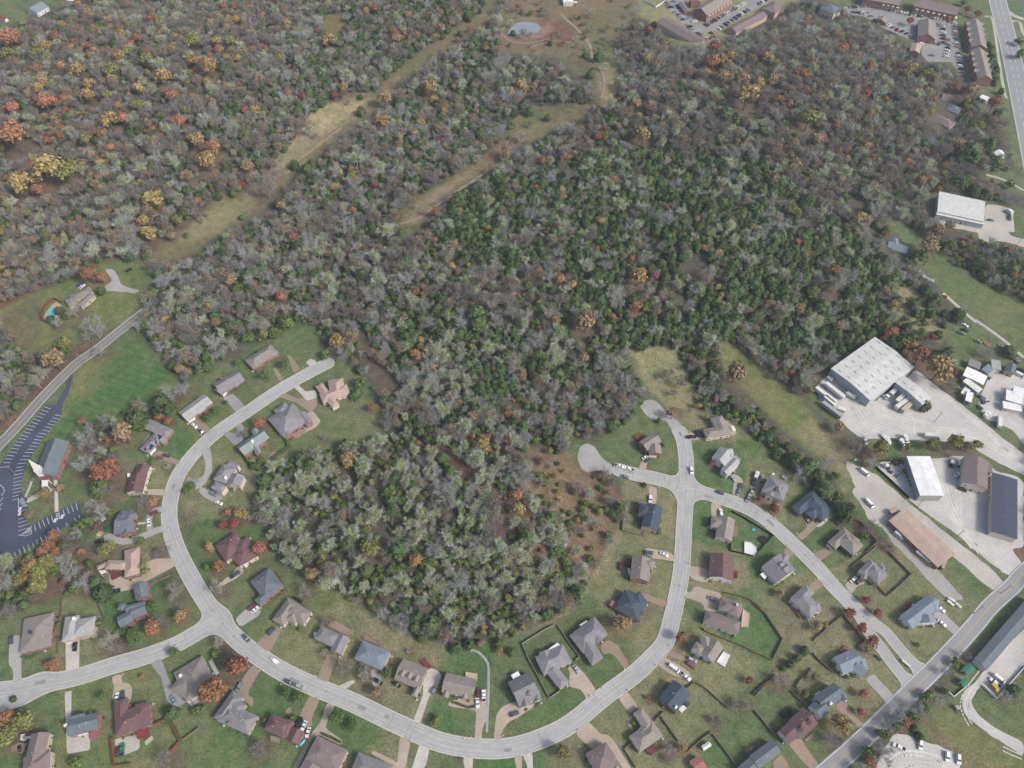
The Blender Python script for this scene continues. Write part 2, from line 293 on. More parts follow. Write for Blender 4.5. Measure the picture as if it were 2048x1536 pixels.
# driveways, pads, lots, paths: colour, px polygon
DRIVES = """
conc@F3:600,370:728,355:722,690:603,700
old@F3:88,330:190,320:205,420:195,560:200,780:115,800:122,640:78,590:85,420
conc@F3:590,840:655,830:650,1130:640,1240:815,1215:828,1370:612,1410:600,1050
aggr@F3:1020,700:1115,675:1115,760:1160,755:1205,790:1208,850:1190,935:1205,985:1190,1000:1140,905:1020,910:1045,800
slab@F3:1045,1270:1275,1230:1278,1365:1070,1440
asph@F3:1370,580:1465,520:1500,600:1540,720:1600,800:1640,840:1740,910:1615,985:1530,930:1470,700
aggr@F2:1430,1180:1600,1110:1790,1110:1800,1185:1340,1430:1140,1470:1115,1290:1130,1240:1310,1335:1420,1290:1560,1220
old@F2:1060,870:1130,850:1215,870:1250,910:1380,910:1380,950:1240,970:1150,945:1060,930
aggr@F2:1480,400:1700,405:1700,470:1440,450
bag@I1:500,900:620,880:690,830:900,880:940,960:1150,1050:1090,1130:1040,1110:650,990
bag@I1:1330,300:1480,150:1590,210:1780,420:1650,500:1560,520
asph@I1:1740,730:1790,960:1780,1230:1700,1420:1500,1536:1180,1536:1290,1350:1430,1460:1600,1350:1680,1150:1640,900
old@F5:0,370:60,400:150,440:250,480:160,545:40,480:-10,430
old@F5:60,-80:110,60:125,220:60,340:0,385:-50,410:-30,320:55,240:55,120:0,-30
asph@I2:640,260:690,340:690,430:590,440:700,640:520,740:270,500:360,430:480,500:570,450:540,300
bag@F4:800,990:870,950:1000,1010:1200,1000:1200,1090:1130,1150:980,1050
aggr@F4:1060,1180:1150,1130:1240,1240:1180,1310:1000,1395:940,1390:930,1340:1080,1300
conc@F4:950,880:1000,860:1080,940:1180,920:1205,1000:1090,1035:1040,970
bag@F4:890,560:930,570:1030,710:960,750
bag@F4:740,700:780,690:850,810:820,840
asph@F4:230,1000:340,960:460,1085:370,1150
aggr@F5:160,1400:330,1260:400,1180:460,1240:380,1310:230,1390
old@F6:320,180:420,80:560,90:540,140:370,250
bag@F6:500,410:680,240:760,250:640,480
bag@F6:1160,500:1260,500:1170,760:1070,720
conc@F6:1240,800:1390,730:1430,745:1310,830
old@F6:1560,640:1650,600:1660,780:1580,790
bag@F6:330,860:400,700:480,590:550,640:430,860:490,900:480,980:430,940
bag@F6:900,1080:1000,870:1100,900:1030,1060:1020,1160:960,1350:900,1330
aggr@F6:1160,940:1240,960:1180,1070:1145,1170:1310,1290:1290,1330:1090,1230:1030,1260:900,1536:850,1536:1000,1240:1100,1120
aggr@F6:1560,1400:1590,1380:1720,1440:1829,1500:1829,1560:1760,1520
bag@F6:780,1010:830,970:840,1080:790,1050
conc@G1:120,1110:200,900:215,830:200,640:300,620:385,680:340,810:270,870:180,1140
aggr@G1:690,890:790,800:790,1100:750,1180:745,1290:680,1290:700,1010:620,1000:440,970:450,920
aggr@G1:855,1280:880,1050:930,980:1060,920:1100,990:1230,940:1220,980:1100,1060:990,1120:930,1200:935,1290
aggr@G1:1530,610:1610,590:1700,690:1800,830:1750,880:1650,740:1580,730
aggr@G1:0,1240:100,1275:50,1536:0,1600:-30,1536
conc@G1:180,1310:275,1350:230,1536:100,1580:110,1536
conc@G1:570,1430:670,1435:660,1580:600,1580
aggr@G1:1040,1425:1120,1410:1110,1600:1080,1600
conc@G1:1110,1400:1210,1390:1220,1600:1170,1600:1160,1500
aggr@G1:1640,1160:1720,1110:1829,1240:1829,1340:1740,1310
bag@G3:250,1240:340,1170:440,1230:560,1440:510,1480:410,1340:350,1310:290,1330
aggr@G3:-60,1536:-20,1460:60,1480:220,1830:165,1860:60,1680:-60,1660
aggr@G3:720,235:950,270:1020,320:1020,375:850,345:770,345:720,300
bag@G3:670,690:970,790:940,850:740,780
aggr@G3:1160,415:1370,450:1360,590:1220,565:1160,500
aggr@G3:1140,680:1180,690:1230,625:1500,700:1470,850:1460,890:1330,880:1310,810:1240,775:1140,745
bag@G3:940,1260:1160,1370:1240,1380:1180,1420:1130,1400:910,1320
aggr@G3:830,1420:900,1340:1140,1480:1190,1536:1130,1580:980,1530
bag@G4:830,700:960,600:1160,650:1200,660:1140,680:980,620:870,740
aggr@G4:440,820:530,745:650,905:560,980
aggr@G4:0,1180:140,1060:260,1190:330,1190:400,1260:590,1560:500,1560:340,1300:170,1350
aggr@G4:530,1040:590,990:580,1120:600,1150:560,1130
aggr@G2:750,980:840,1000:830,1170:770,1160
aggr@G2:640,830:680,730:740,690:745,740:715,840
aggr@G2:1150,440:1330,420:1350,500:1150,515
aggr@G2:1610,1070:1630,930:1590,880:1620,850:1700,900:1720,940:1700,1010:1680,1110
bag@G2:1740,1130:1790,1020:1800,940:1900,900:1920,990:1860,1040:1800,1160
aggr@G2:1395,1140:1500,1180:1500,1300:1395,1300
bag@G5:510,680:560,640:720,740:660,810:530,930:470,880:580,800:580,760
conc@G5:670,790:860,620:890,640:730,780
bag@G5:340,1030:400,980:480,1050:380,1110
bag@G5:640,1070:810,970:870,1030:720,1140
aggr@G5:960,1380:1100,1280:1200,1360:1100,1390:1040,1480
bag@G5:600,1380:700,1310:770,1380:640,1460
old@G6:990,770:1060,720:1130,790:1260,930:1190,1000:1140,930
bag@G6:750,970:810,940:880,1070:1000,1170:960,1210:860,1100:740,1030
bag@G6:330,1330:430,1260:480,1350:610,1536:560,1580:450,1480
bag@G6:190,1490:270,1410:350,1540:240,1600
old@I6:1080,630:1160,590:1300,620:1380,740:1680,1040:1560,1170:1330,960:1100,740
old@G2:660,160:700,110:790,95:850,130:960,260:1050,310:1130,410:1100,430:1000,430:930,310:800,310:720,250
old@G2:20,700:50,580:120,545:200,580:270,690:360,760:440,770:370,870:220,820:130,850:60,800
conc@F4:1080,640:1130,600:1200,630:1140,690
"""
LOTS = """
slab@G5:1030,420:1260,230:1300,250:1600,520:1536,620:1760,820:1400,790:1310,780
slab@G7:-300,100:0,240:430,600:880,960:1200,1210:1360,1390:1260,1465:1100,1350:820,1100:250,600:70,800:-60,720
old@G7:60,770:120,720:420,1000:940,1536:760,1536:640,1420:300,1060
gravel@G7:30,170:80,110:340,90:590,90:700,80:930,60:1180,130:1240,220:1450,260:1536,330:1536,1000:1400,1010:1536,1180:1536,1290:1440,1330:1380,1280:1180,1150:860,870:640,720:460,590:350,500
gravel@R1:240,560:340,480:660,760:930,580:1100,430:1260,560:1480,720:2048,1180:2120,1400:1700,1180:1500,1060:1200,1060:850,1030:640,1050:520,960:440,880:260,720
gravel@R1:1740,480:1990,460:2100,560:2100,1160:1950,960:1700,860:1640,700:1700,600
gravel@G8:1010,640:1500,120:1680,340:1371,590:1120,910:990,770:940,830:890,880:890,950:960,1060:1120,1180:1371,1300:1371,1430:1200,1320:950,1150:820,1040:800,900:830,820:920,760
gravel@G8:180,1220:300,1230:450,1290:780,1410:790,1600:0,1600:60,1400
slab@R2:1170,480:1640,560:1660,350:1790,360:1935,405:1955,640:1880,630:1920,680:2100,720:2100,800:1760,720:1700,750:1580,700:1580,640:1180,570
asph@R4:230,-60:400,-60:480,110:560,230:700,250:1000,20:1200,-60:1400,-60:1080,110:760,310:800,380:640,410:520,310:380,210:290,110
asph@R3:-60,60:100,45:340,90:640,140:960,180:1000,400:1035,680:960,680:930,560:700,560:640,480:650,410:500,340:300,250:140,150:-60,120
dark@I7:-40,1700:-30,1560:900,330:1000,290:1120,320:1200,200:1290,-10:1380,-60:1400,60:1300,250:1270,380:1260,540:960,880:800,1120:650,1350:540,1500:500,1700
dark@J2:-60,-20:390,-40:330,300:330,450:430,520:430,600:420,920:430,940:1210,550:1280,780:800,1060:430,1280:0,1536:-100,1600
old@J1:1380,-20:1560,-20:1640,130:1700,280:1900,350:2048,380:1960,440:1560,390:1400,400:1390,300:1540,200
dirt@F2:975,870:1010,830:1055,830:1060,870:1020,905:980,900
old@G3:1100,105:1170,110:1165,170:1100,165
dark@I7:1270,120:1430,-320:1500,-500:1620,-560:1560,-440:1500,-330:1420,30:1330,200
"""
DRV = []
def soften(P, cut, rag):
    out = []; n = len(P)
    for i in range(n):
        a, b, c = np.array(P[i-1]), np.array(P[i]), np.array(P[(i+1) % n]); l1, l2 = np.linalg.norm(a-b), np.linalg.norm(c-b)
        p1 = b+(a-b)/max(l1,.01)*min(cut, l1*.3); p2 = b+(c-b)/max(l2,.01)*min(cut, l2*.3); out += [tuple(p1), tuple(p1*.25+b*.5+p2*.25), tuple(p2)]
    if rag:
        o2 = []
        for i in range(len(out)):
            a, b = np.array(out[i]), np.array(out[(i+1) % len(out)]); l = np.linalg.norm(b-a); k = max(1, int(l/3)); nn = np.array((-(b-a)[1], (b-a)[0]))/max(l,.01)
            for q in range(k): o2.append(tuple(a+(b-a)*q/k+(nn*R.gauss(0, rag*.5) if q else 0)))
        out = o2
    return out
def surf(txt, z, nm):
    out = []
    for ln in txt.strip().split('\n'):
        hd, body = ln.split('@'); t = toks('@'+body.split(':')[0]+' x:'+':'.join(body.split(':')[1:]))[0][1]
        W_ = soften(ccw([gp(*p) for p in t]), 1.6 if nm == 'driveway' else 3.0, .0 if hd in ('dark', 'conc') or nm == 'driveway' else .7); mb = MB(); mb.prism(W_, -.4, z)
        mb.build(nm, pmat(hd), kind='structure'); z += .0007; out.append(W_)
    return out
LOTP = surf(LOTS, .012, 'paved_lot'); DRV = surf(DRIVES, .055, 'driveway')
SEG = march(STREET, .125, 'street', mat('street_asphalt', (180,180,179), .9, .10, .05, .09, .5))
march(np.maximum(LANE, 0)+1, .1, 'x', None) if False else None
march(MAIN, .135, 'main_road', mat('main_asphalt', (160,159,160), .9, .12, .04, .05, .5))
march(COUNTY, .13, 'county_road', mat('county_asphalt', (138,137,136), .9, .12, .04, .05, .5))
march(WOODS, .128, 'woods_road', mat('woods_asphalt', (112,108,108), .9, .15, .08, .1, .5))
march(HWY, .13, 'highway', mat('hwy_asphalt', (158,160,162), .9, .06, .04, .04, .5))
kb = MB()
mids = np.array([((a[0]+b[0])/2, (a[1]+b[1])/2) for a, b in SEG])
bad = gsample(MAIN, mids[:,0], mids[:,1]) < 1.0
for q_ in ((1690,605),(1690,800)):
    q_ = gp(*fp('F2', q_)); bad |= np.hypot(mids[:,0]-q_[0], mids[:,1]-q_[1]) < 3
for P in DRV+LOTP: bad |= inpoly(mids[:,0], mids[:,1], P)
for k, (a, b) in enumerate(SEG):
    if bad[k]: continue
    dx, dy = b[0]-a[0], b[1]-a[1]; l = math.hypot(dx, dy)
    if l < .02: continue
    nx, ny = -dy/l*.3, dx/l*.3; ex, ey = dx/l*.03, dy/l*.03
    kb.prism(ccw([(a[0]-ex+nx,a[1]-ey+ny),(a[0]-ex-nx,a[1]-ey-ny),(b[0]+ex-nx,b[1]+ey-ny),(b[0]+ex+nx,b[1]+ey+ny)]), -.1, .24)
kb.build('kerb', mat('kerb_concrete', (212,208,196), .9, .06, .4, .05, 3), kind='structure')
WHITE = mat('line_white', (226,228,230), .8, .06, 1, 0, 1); YEL = mat('line_yellow', (205,180,140), .8, .06, 1, 0, 1)
mb = MB(); W0 = resample(RW['main'][0][1], 1.5); ribbon(mb, W0, .3, .14, 0); mb.build('centre_line', YEL, kind='structure')
mb = MB(); ribbon(mb, W0, .35, .14, 3.7); ribbon(mb, W0, .3, .14, -3.7); mb.build('edge_line', WHITE, kind='structure')
mb = MB(); W1 = resample(RW['county'][0][1], 1.5); ribbon(mb, W1, .3, .135, 0); mb.build('centre_line', YEL, kind='structure')
mb = MB(); ribbon(mb, W1, .4, .135, 3.3); ribbon(mb, W1, .3, .135, -3.3); mb.build('edge_line', WHITE, kind='structure')
mb = MB(); W2 = resample(RW['highway'][0][1], 3); ribbon(mb, W2, .35, .135, 2.2, 6); ribbon(mb, W2, .35, .135, -2.2, 6); ribbon(mb, W2, .4, .135, 8); ribbon(mb, W2, .4, .135, -8); mb.build('lane_line', WHITE, kind='structure')
# wheel wear, seal joints, patches and manholes of the residential streets
wear = MB(); jt = MB(); pat = MB()
for k_, (w_, W_) in enumerate(RW['street'][:2]+RW['street'][3:]):
    W5 = resample(W_, 3)
    for of in (-2.9, -1.2, 1.2, 2.9):
        seg = []
        for i, q in enumerate(W5):
            if R.random() < .12: 
                if len(seg) > 1: ribbon(wear, seg, R.uniform(.5, 1.0), .129+.0004*k_, of)
                seg = []
            else: seg.append(q)
        if len(seg) > 1: ribbon(wear, seg, .8, .129+.0004*k_, of)
    for i in range(3, len(W5)-2):
        if R.random() < .09:
            (x1,y1),(x2,y2) = W5[i], W5[i+1]; l = math.hypot(x2-x1, y2-y1); nx, ny = -(y2-y1)/l, (x2-x1)/l; ribbon(jt, [(x1+nx*3.9, y1+ny*3.9), (x1+R.uniform(-.5,.5), y1), (x1-nx*3.9, y1-ny*3.9)], .13, .1335)
        if R.random() < .035:
            (x1,y1) = W5[i]; (x2,y2) = W5[i+1]; l = math.hypot(x2-x1, y2-y1); ux, uy = (x2-x1)/l, (y2-y1)/l; o_ = R.uniform(-2,2); a, b = R.uniform(1.5,6), R.uniform(1,2)
            C_ = (x1-uy*o_, y1+ux*o_); pat.poly([(C_[0]+ux*a*s1-uy*b*s2, C_[1]+uy*a*s1+ux*b*s2, .1317) for s1, s2 in ((-.5,-.5),(.5,-.5),(.5,.5),(-.5,.5))])
        if R.random() < .04: jt.prism([(W5[i][0]+.4*math.cos(t), W5[i][1]+.4*math.sin(t)) for t in [k*math.pi/4 for k in range(8)]], .12, .1345)
wear.build('street_wear', mat('street_wear', (192,191,188), .9, .10, .05, .1, .4), kind='structure'); jt.build('street_joint', mat('street_joint', (118,117,116), .9, .1, .4, 0, 1), kind='structure'); pat.build('street_patch', mat('street_patch', (150,150,151), .9, .08, .2, .1, 1), kind='structure')
tk = MB()     # tyre tracks worn into the gravel yards
for f, s_, n_ in (('R1','2100,1300:1850,1120:1600,1010:1350,985:1100,960:900,850:760,770:600,700',5),('R1','600,1000:800,900:950,850:1080,790',4),('R1','1100,450:1280,600:1500,780:1750,1000:2050,1250',3),('R1','700,960:640,860:560,760:480,700',3),('G7','1500,1300:1200,1150:950,860:800,600:720,350:650,150',4),('G7','1100,1100:900,760:850,500:820,300',3),('G8','1500,1420:1150,1260:950,1130:850,950:900,820:1040,640',2),('R1','1720,860:1800,700:1880,560:2000,500',3),('G8','100,1560:300,1400:600,1440:760,1560',3)):
    base = [gp(*p) for p in catmull([fp(f, tuple(float(v) for v in q.split(','))) for q in s_.split(':')], 6)]
    for k in range(n_):
        o_ = R.uniform(-5, 5); ph = R.uniform(0, 6); Wt = resample(base, 3); Wt = [(x+math.sin(i*.12+ph)*1.5, y+math.cos(i*.1+ph)*1.5) for i, (x, y) in enumerate(Wt)]
        Wt = resample(base, 3); Wt = [(x+math.sin(i*.035+ph)*2.5, y+math.cos(i*.03+ph)*2.5) for i, (x, y) in enumerate(Wt)]; ax = np.array(Wt); inn = np.zeros(len(ax), bool)
        for P_ in LOTP: inn |= inpoly(ax[:,0], ax[:,1], P_)
        o_ = R.uniform(-3.5, 3.5); run = []
        for q_, in_ in list(zip(Wt, inn))+[((0,0), False)]:
            if in_: run.append(q_)
            else:
                if len(run) > 3:
                    for e_ in (-.95, .95): ribbon(tk, run, .5, .0225+.0006*k+.0002*(e_ > 0), o_+e_)
                run = []
tk.build('tyre_tracks', mat('track', (222,218,210), .95, .2, .15, .1, 1), kind='structure')
ck = MB()
for _ in range(26):      # sealed cracks on the church car park
    x, y = R.uniform(-10, 380), R.uniform(900, 1640); 
    P_ = [fp('I7', (x, y))]
    for k in range(5): P_.append((P_[-1][0]+R.uniform(-5, 6), P_[-1][1]+R.uniform(2, 6)))
    if all(inpoly(np.array([gp(*q)[0]]), np.array([gp(*q)[1]]), LOTP[-5])[0] or inpoly(np.array([gp(*q)[0]]), np.array([gp(*q)[1]]), LOTP[-6])[0] for q in P_): ribbon(ck, [gp(*q) for q in P_], .12, .031)
if ck.f: ck.build('sealed_cracks', mat('sealed_crack', (50,52,60), .7, 0, 1, 0, 1), kind='structure')
# narrow paths
for c, wd, s in (('slab', 1.6, '@G8 p:-60,30'),):
    pass
PATHS = [('old',3.6,'F2','1690,605:1610,612:1550,650:1525,720:1535,800:1570,840'),('old',4.2,'F2','1690,800:1600,825:1500,870:1380,915:1250,940'),('old',1.2,'G1','585,450:700,470:760,520:805,590:810,700:808,900:800,1050:795,1210'),('conc',2.0,'J2','850,200:860,330:865,450:870,720'),
 ('conc',1.6,'J2','410,570:580,490:720,420:880,340'),('conc',1.3,'J2','390,490:440,380:490,250'),('slab',2.6,'J2','430,540:590,455'),
 ('dirt',2.4,'R5','1130,130:1180,190:1260,260:1340,340:1420,440:1450,540:1460,610:1520,680:1570,780:1580,900:1550,1010'),
 ('dirt',1.2,'R5','540,350:620,420:780,440:960,410:1130,350'),('dirt',1.0,'R5','1290,360:1220,430:1060,420:900,460:800,500'),('dirt',1.0,'R5','530,380:540,300:640,210:820,190:960,190'),
 ('dirt',2.0,'K7','0,760:180,700:330,600:480,500:620,400:760,310:900,210:1060,110'),('slab',2.2,'R2','2048,210:1900,130:1780,80:1660,50'),
 ('conc',2.0,'L8','1040,850:1200,730:1340,600'),('dirt',1.6,'L8','1330,400:1400,310:1540,200:1680,90:1780,20'),('slab',2.4,'R3','1215,150:1280,160:1310,300:1340,500:1370,700:1400,850:1420,890'),
 ('slab',2.4,'R2','1220,1260:1330,1360:1440,1460:1560,1560'),('slab',2.4,'R1','1620,0:1740,80:1900,200:2048,330'),('old',3.2,'R2','840,900:940,980:1040,1100:1130,1140'),
 ('slab',5,'R3','1410,90:1480,140:1560,170:1640,190'),('slab',3,'R3','1440,190:1530,200:1560,290:1600,350'),('conc',1.4,'F2','1410,755:1500,745')]
for c, wd, f, s in PATHS:
    P = catmull([fp(f, tuple(float(v) for v in q.split(','))) for q in s.split(':')], 8)
    mb = MB(); W_ = [gp(*p) for p in P]
    W3 = [gpt(*p) for p in P]
    if max(p[2] for p in W3) < .05: ribbon(mb, [(p[0], p[1]) for p in W3], wd, .05+.001*len(s) % .02)
    else:
        for i in range(len(W3)-1):
            (x1,y1,z1),(x2,y2,z2) = W3[i], W3[i+1]; l = math.hypot(x2-x1,y2-y1)+1e-6; nx, ny = -(y2-y1)/l*wd/2, (x2-x1)/l*wd/2
            mb.poly([(x1+nx,y1+ny,z1+.12),(x1-nx,y1-ny,z1+.12),(x2-nx,y2-ny,z2+.12),(x2+nx,y2+ny,z2+.12)])
    mb.build('path', pmat(c), kind='structure')
# parking stripes of the church lot
mb = MB()
def stripe(f, a, b, wd=.24):
    A, B = gp(*fp(f, a)), gp(*fp(f, b)); ribbon(mb, [A, B], wd, .034)
L1 = [(900,340,1040,390),(850,405,985,452),(790,468,930,512),(740,528,880,572),(688,592,828,636),(636,657,775,697),(585,722,725,762),(533,790,675,825),(480,855,625,888),(430,925,575,955),(380,988,528,1018),(330,1058,480,1080),(285,1122,430,1150),(235,1190,385,1215),(188,1262,342,1282),(140,1335,298,1352),(100,1408,255,1418),(60,1485,218,1490),
      (1118,505,1262,538),(1072,568,1210,598),(1025,630,1160,660),(975,690,1115,722),(922,752,1070,785),(875,820,1020,850),(790,880,940,908),(745,943,895,970),(698,1012,850,1032),(650,1075,808,1096),(605,1142,760,1162),(558,1210,715,1225),(512,1277,690,1285),(462,1350,615,1358),(412,1430,575,1425),(370,1508,540,1495)]
for a in L1: stripe('I7', a[:2], a[2:])
L2 = [(-20,45,130,15),(250,42,378,20),(230,97,365,70),(215,155,350,128),(210,210,340,182),(205,268,335,240),(200,322,330,292),(195,378,325,350),(192,432,322,405),(190,488,290,462),(192,540,285,515),
      (282,835,380,808),(282,893,415,855),(282,953,415,912),(282,1013,415,970),(20,1440,48,1525),(90,1408,120,1520),(155,1370,190,1480),(222,1332,260,1440),(290,1295,328,1402),(358,1255,395,1355),(428,1222,465,1325),(500,1205,528,1285),(560,1145,580,1210),(620,1105,660,1210),(688,1070,725,1170),(750,1030,785,1110),(818,990,840,1050),(880,960,905,1015),
      (525,908,553,1010),(590,872,622,978),(655,840,688,945),(722,805,755,910),(787,775,820,880),(965,685,997,785),(1030,650,1062,750),(1095,615,1128,720),(1165,585,1192,690),(1015,885,1035,935),(1145,815,1160,860),(1212,770,1225,810),
      (-10,570,50,500),(-10,640,40,585),(-10,700,20,665),(285,510,280,660),(285,655,430,620),(285,720,410,685),(285,780,380,745),(860,740,885,845),(905,720,925,830),(430,960,425,1020),(465,950,490,1050),(280,1075,390,1090),(390,1090,490,1050),(0,300,50,350),(50,350,70,405),(70,405,20,470)]
for a in L2: stripe('J2', a[:2], a[2:])
for k in range(9): stripe('J2', (290+k*9, 560+k*12-(k>4)*20), (350+k*8, 495+k*15), .22)
for k in range(7): stripe('J2', (320+k*22, 1075-k*6), (365+k*20, 1040-k*18), .22)
for k in range(4): stripe('J2', (868+k*6, 755+k*24), (908+k*5, 745+k*24), .3)
for p in ((303,685),(303,742),(848,850),(955,792)): stripe('J2', (p[0]-20, p[1]), (p[0]+20, p[1]), 2.6)
mb.build('parking_stripes', WHITE, kind='structure')
# ------------------------------------------------------------------ ground sheet with land cover
GC = dict(lawn=(110,120,86), green=(84,116,70), dry=(152,144,112), tan=(160,144,120), litter=(112,96,86), mulch=(88,70,72), floor=(96,93,84),
 brush=(134,116,94), straw=(168,158,120), bare=(160,132,118), red=(128,90,84), dgreen=(74,100,66), olive=(128,130,84), pit=(150,156,160), gold=(150,122,80), pinkish=(150,120,112))
OPEN_BIG = [(-60,905),(150,727),(262,650),(300,692),(345,737),(372,768),(400,748),(460,717),(520,687),(600,650),(635,650),(645,690),(668,712),(700,727),(745,780),(775,840),(770,868),(740,890),(640,905),(560,930),(520,960),(515,1010),(530,1070),(560,1120),(600,1157),(690,1192),(760,1240),(830,1275),(930,1300),(1000,1290),(1060,1257),(1120,1238),(1170,1180),(1215,1100),(1245,1050),(1245,960),(1200,945),(1140,935),(1130,900),(1150,885),(1195,885),(1230,860),(1265,835),(1275,805),(1310,795),(1350,830),(1400,820),(1450,838),(1490,865),(1530,900),(1570,935),(1610,975),(1650,1012),(1680,1050),(1720,1060),(1760,1110),(1850,1250),(1830,1600),(-60,1600)]
OPENS = [OPEN_BIG,
 [(-60,-60),(150,-60),(130,8),(60,32),(0,55),(-60,70)],
 [(985,-20),(960,30),(905,60),(840,105),(780,150),(755,185),(700,190),(655,215),(612,245),(590,290),(545,325),(530,365),(480,385),(440,385),(405,425),(350,470),(300,510),(310,530),(345,520),(400,495),(450,455),(480,445),(520,425),(545,400),(580,350),(610,330),(660,290),(700,260),(740,225),(780,195),(800,160),(850,125),(910,80),(975,45),(1000,0)],
 [(1040,-60),(1290,-60),(1270,40),(1235,70),(1245,130),(1235,190),(1200,215),(1180,165),(1150,150),(1110,110),(1010,105),(985,85),(1000,40)],
 [(1060,215),(1130,205),(1190,210),(1170,240),(1120,250),(1080,275),(1040,285),(1010,300),(985,330),(940,365),(900,385),(860,425),(835,460),(815,475),(800,450),(800,425),(830,395),(870,375),(900,360),(930,335),(960,320),(1000,290),(1020,265),(1025,240)],
 [(-60,640),(0,620),(90,575),(150,560),(215,520),(300,525),(315,550),(280,585),(270,620),(255,645),(200,690),(160,690),(60,700),(30,690),(0,650)],
 [(1255,700),(1340,690),(1365,720),(1400,790),(1390,820),(1340,815),(1300,790)],
 [(1435,680),(1470,690),(1530,740),(1600,800),(1650,860),(1700,905),(1745,945),(1700,990),(1660,950),(1600,885),(1555,845),(1500,790),(1450,740)],
 [(1610,800),(1650,735),(1745,672),(1860,750),(1900,800),(1925,720),(1900,640),(1930,650),(1990,680),(2060,740),(2100,1600),(1820,1600),(1760,1110),(1730,1060),(1700,1020),(1700,985),(1745,940),(1760,900),(1720,890),(1680,860)],
 [(1765,435),(1790,435),(1850,475),(1900,525),(1960,560),(2100,640),(2100,760),(1990,690),(1930,640),(1890,590),(1870,560),(1850,520),(1800,470)],
 [(1860,385),(1975,400),(2100,430),(2100,520),(1990,490),(1930,465),(1880,460)],
 [(1260,-60),(1280,30),(1320,60),(1350,90),(1420,90),(1480,60),(1560,20),(1620,-10),(1640,-60)],
 [(1640,-60),(1650,0),(1720,30),(1780,60),(1850,110),(1900,130),(1940,160),(1960,190),(2000,200),(2030,330),(2100,430),(2100,-60)],
 [(2030,345),(1990,340),(1960,350),(2000,375),(2060,400),(2100,380)],
 [(650,30),(690,30),(695,65),(660,70),(640,55)]]
GROVES = [[(165,850),(200,850),(250,830),(330,790),(350,770),(305,805),(280,845),(240,895),(230,960),(200,930),(190,880)],
 [(-60,1170),(60,1112),(120,1090),(165,1050),(200,1012),(228,1032),(190,1062),(160,1095),(200,1125),(195,1180),(120,1192),(60,1212),(-60,1270)],
 [(1905,1335),(1880,1350),(1840,1395),(1800,1440),(1740,1490),(1700,1560),(1760,1560),(1800,1490),(1840,1450),(1870,1410),(1905,1370)],
 [(1700,1050),(1740,1052),(1792,1100),(1780,1115),(1740,1092)],
 [(1870,430),(1900,462),(1960,500),(2060,560),(2100,620),(2100,560),(2048,520),(1960,480)]]
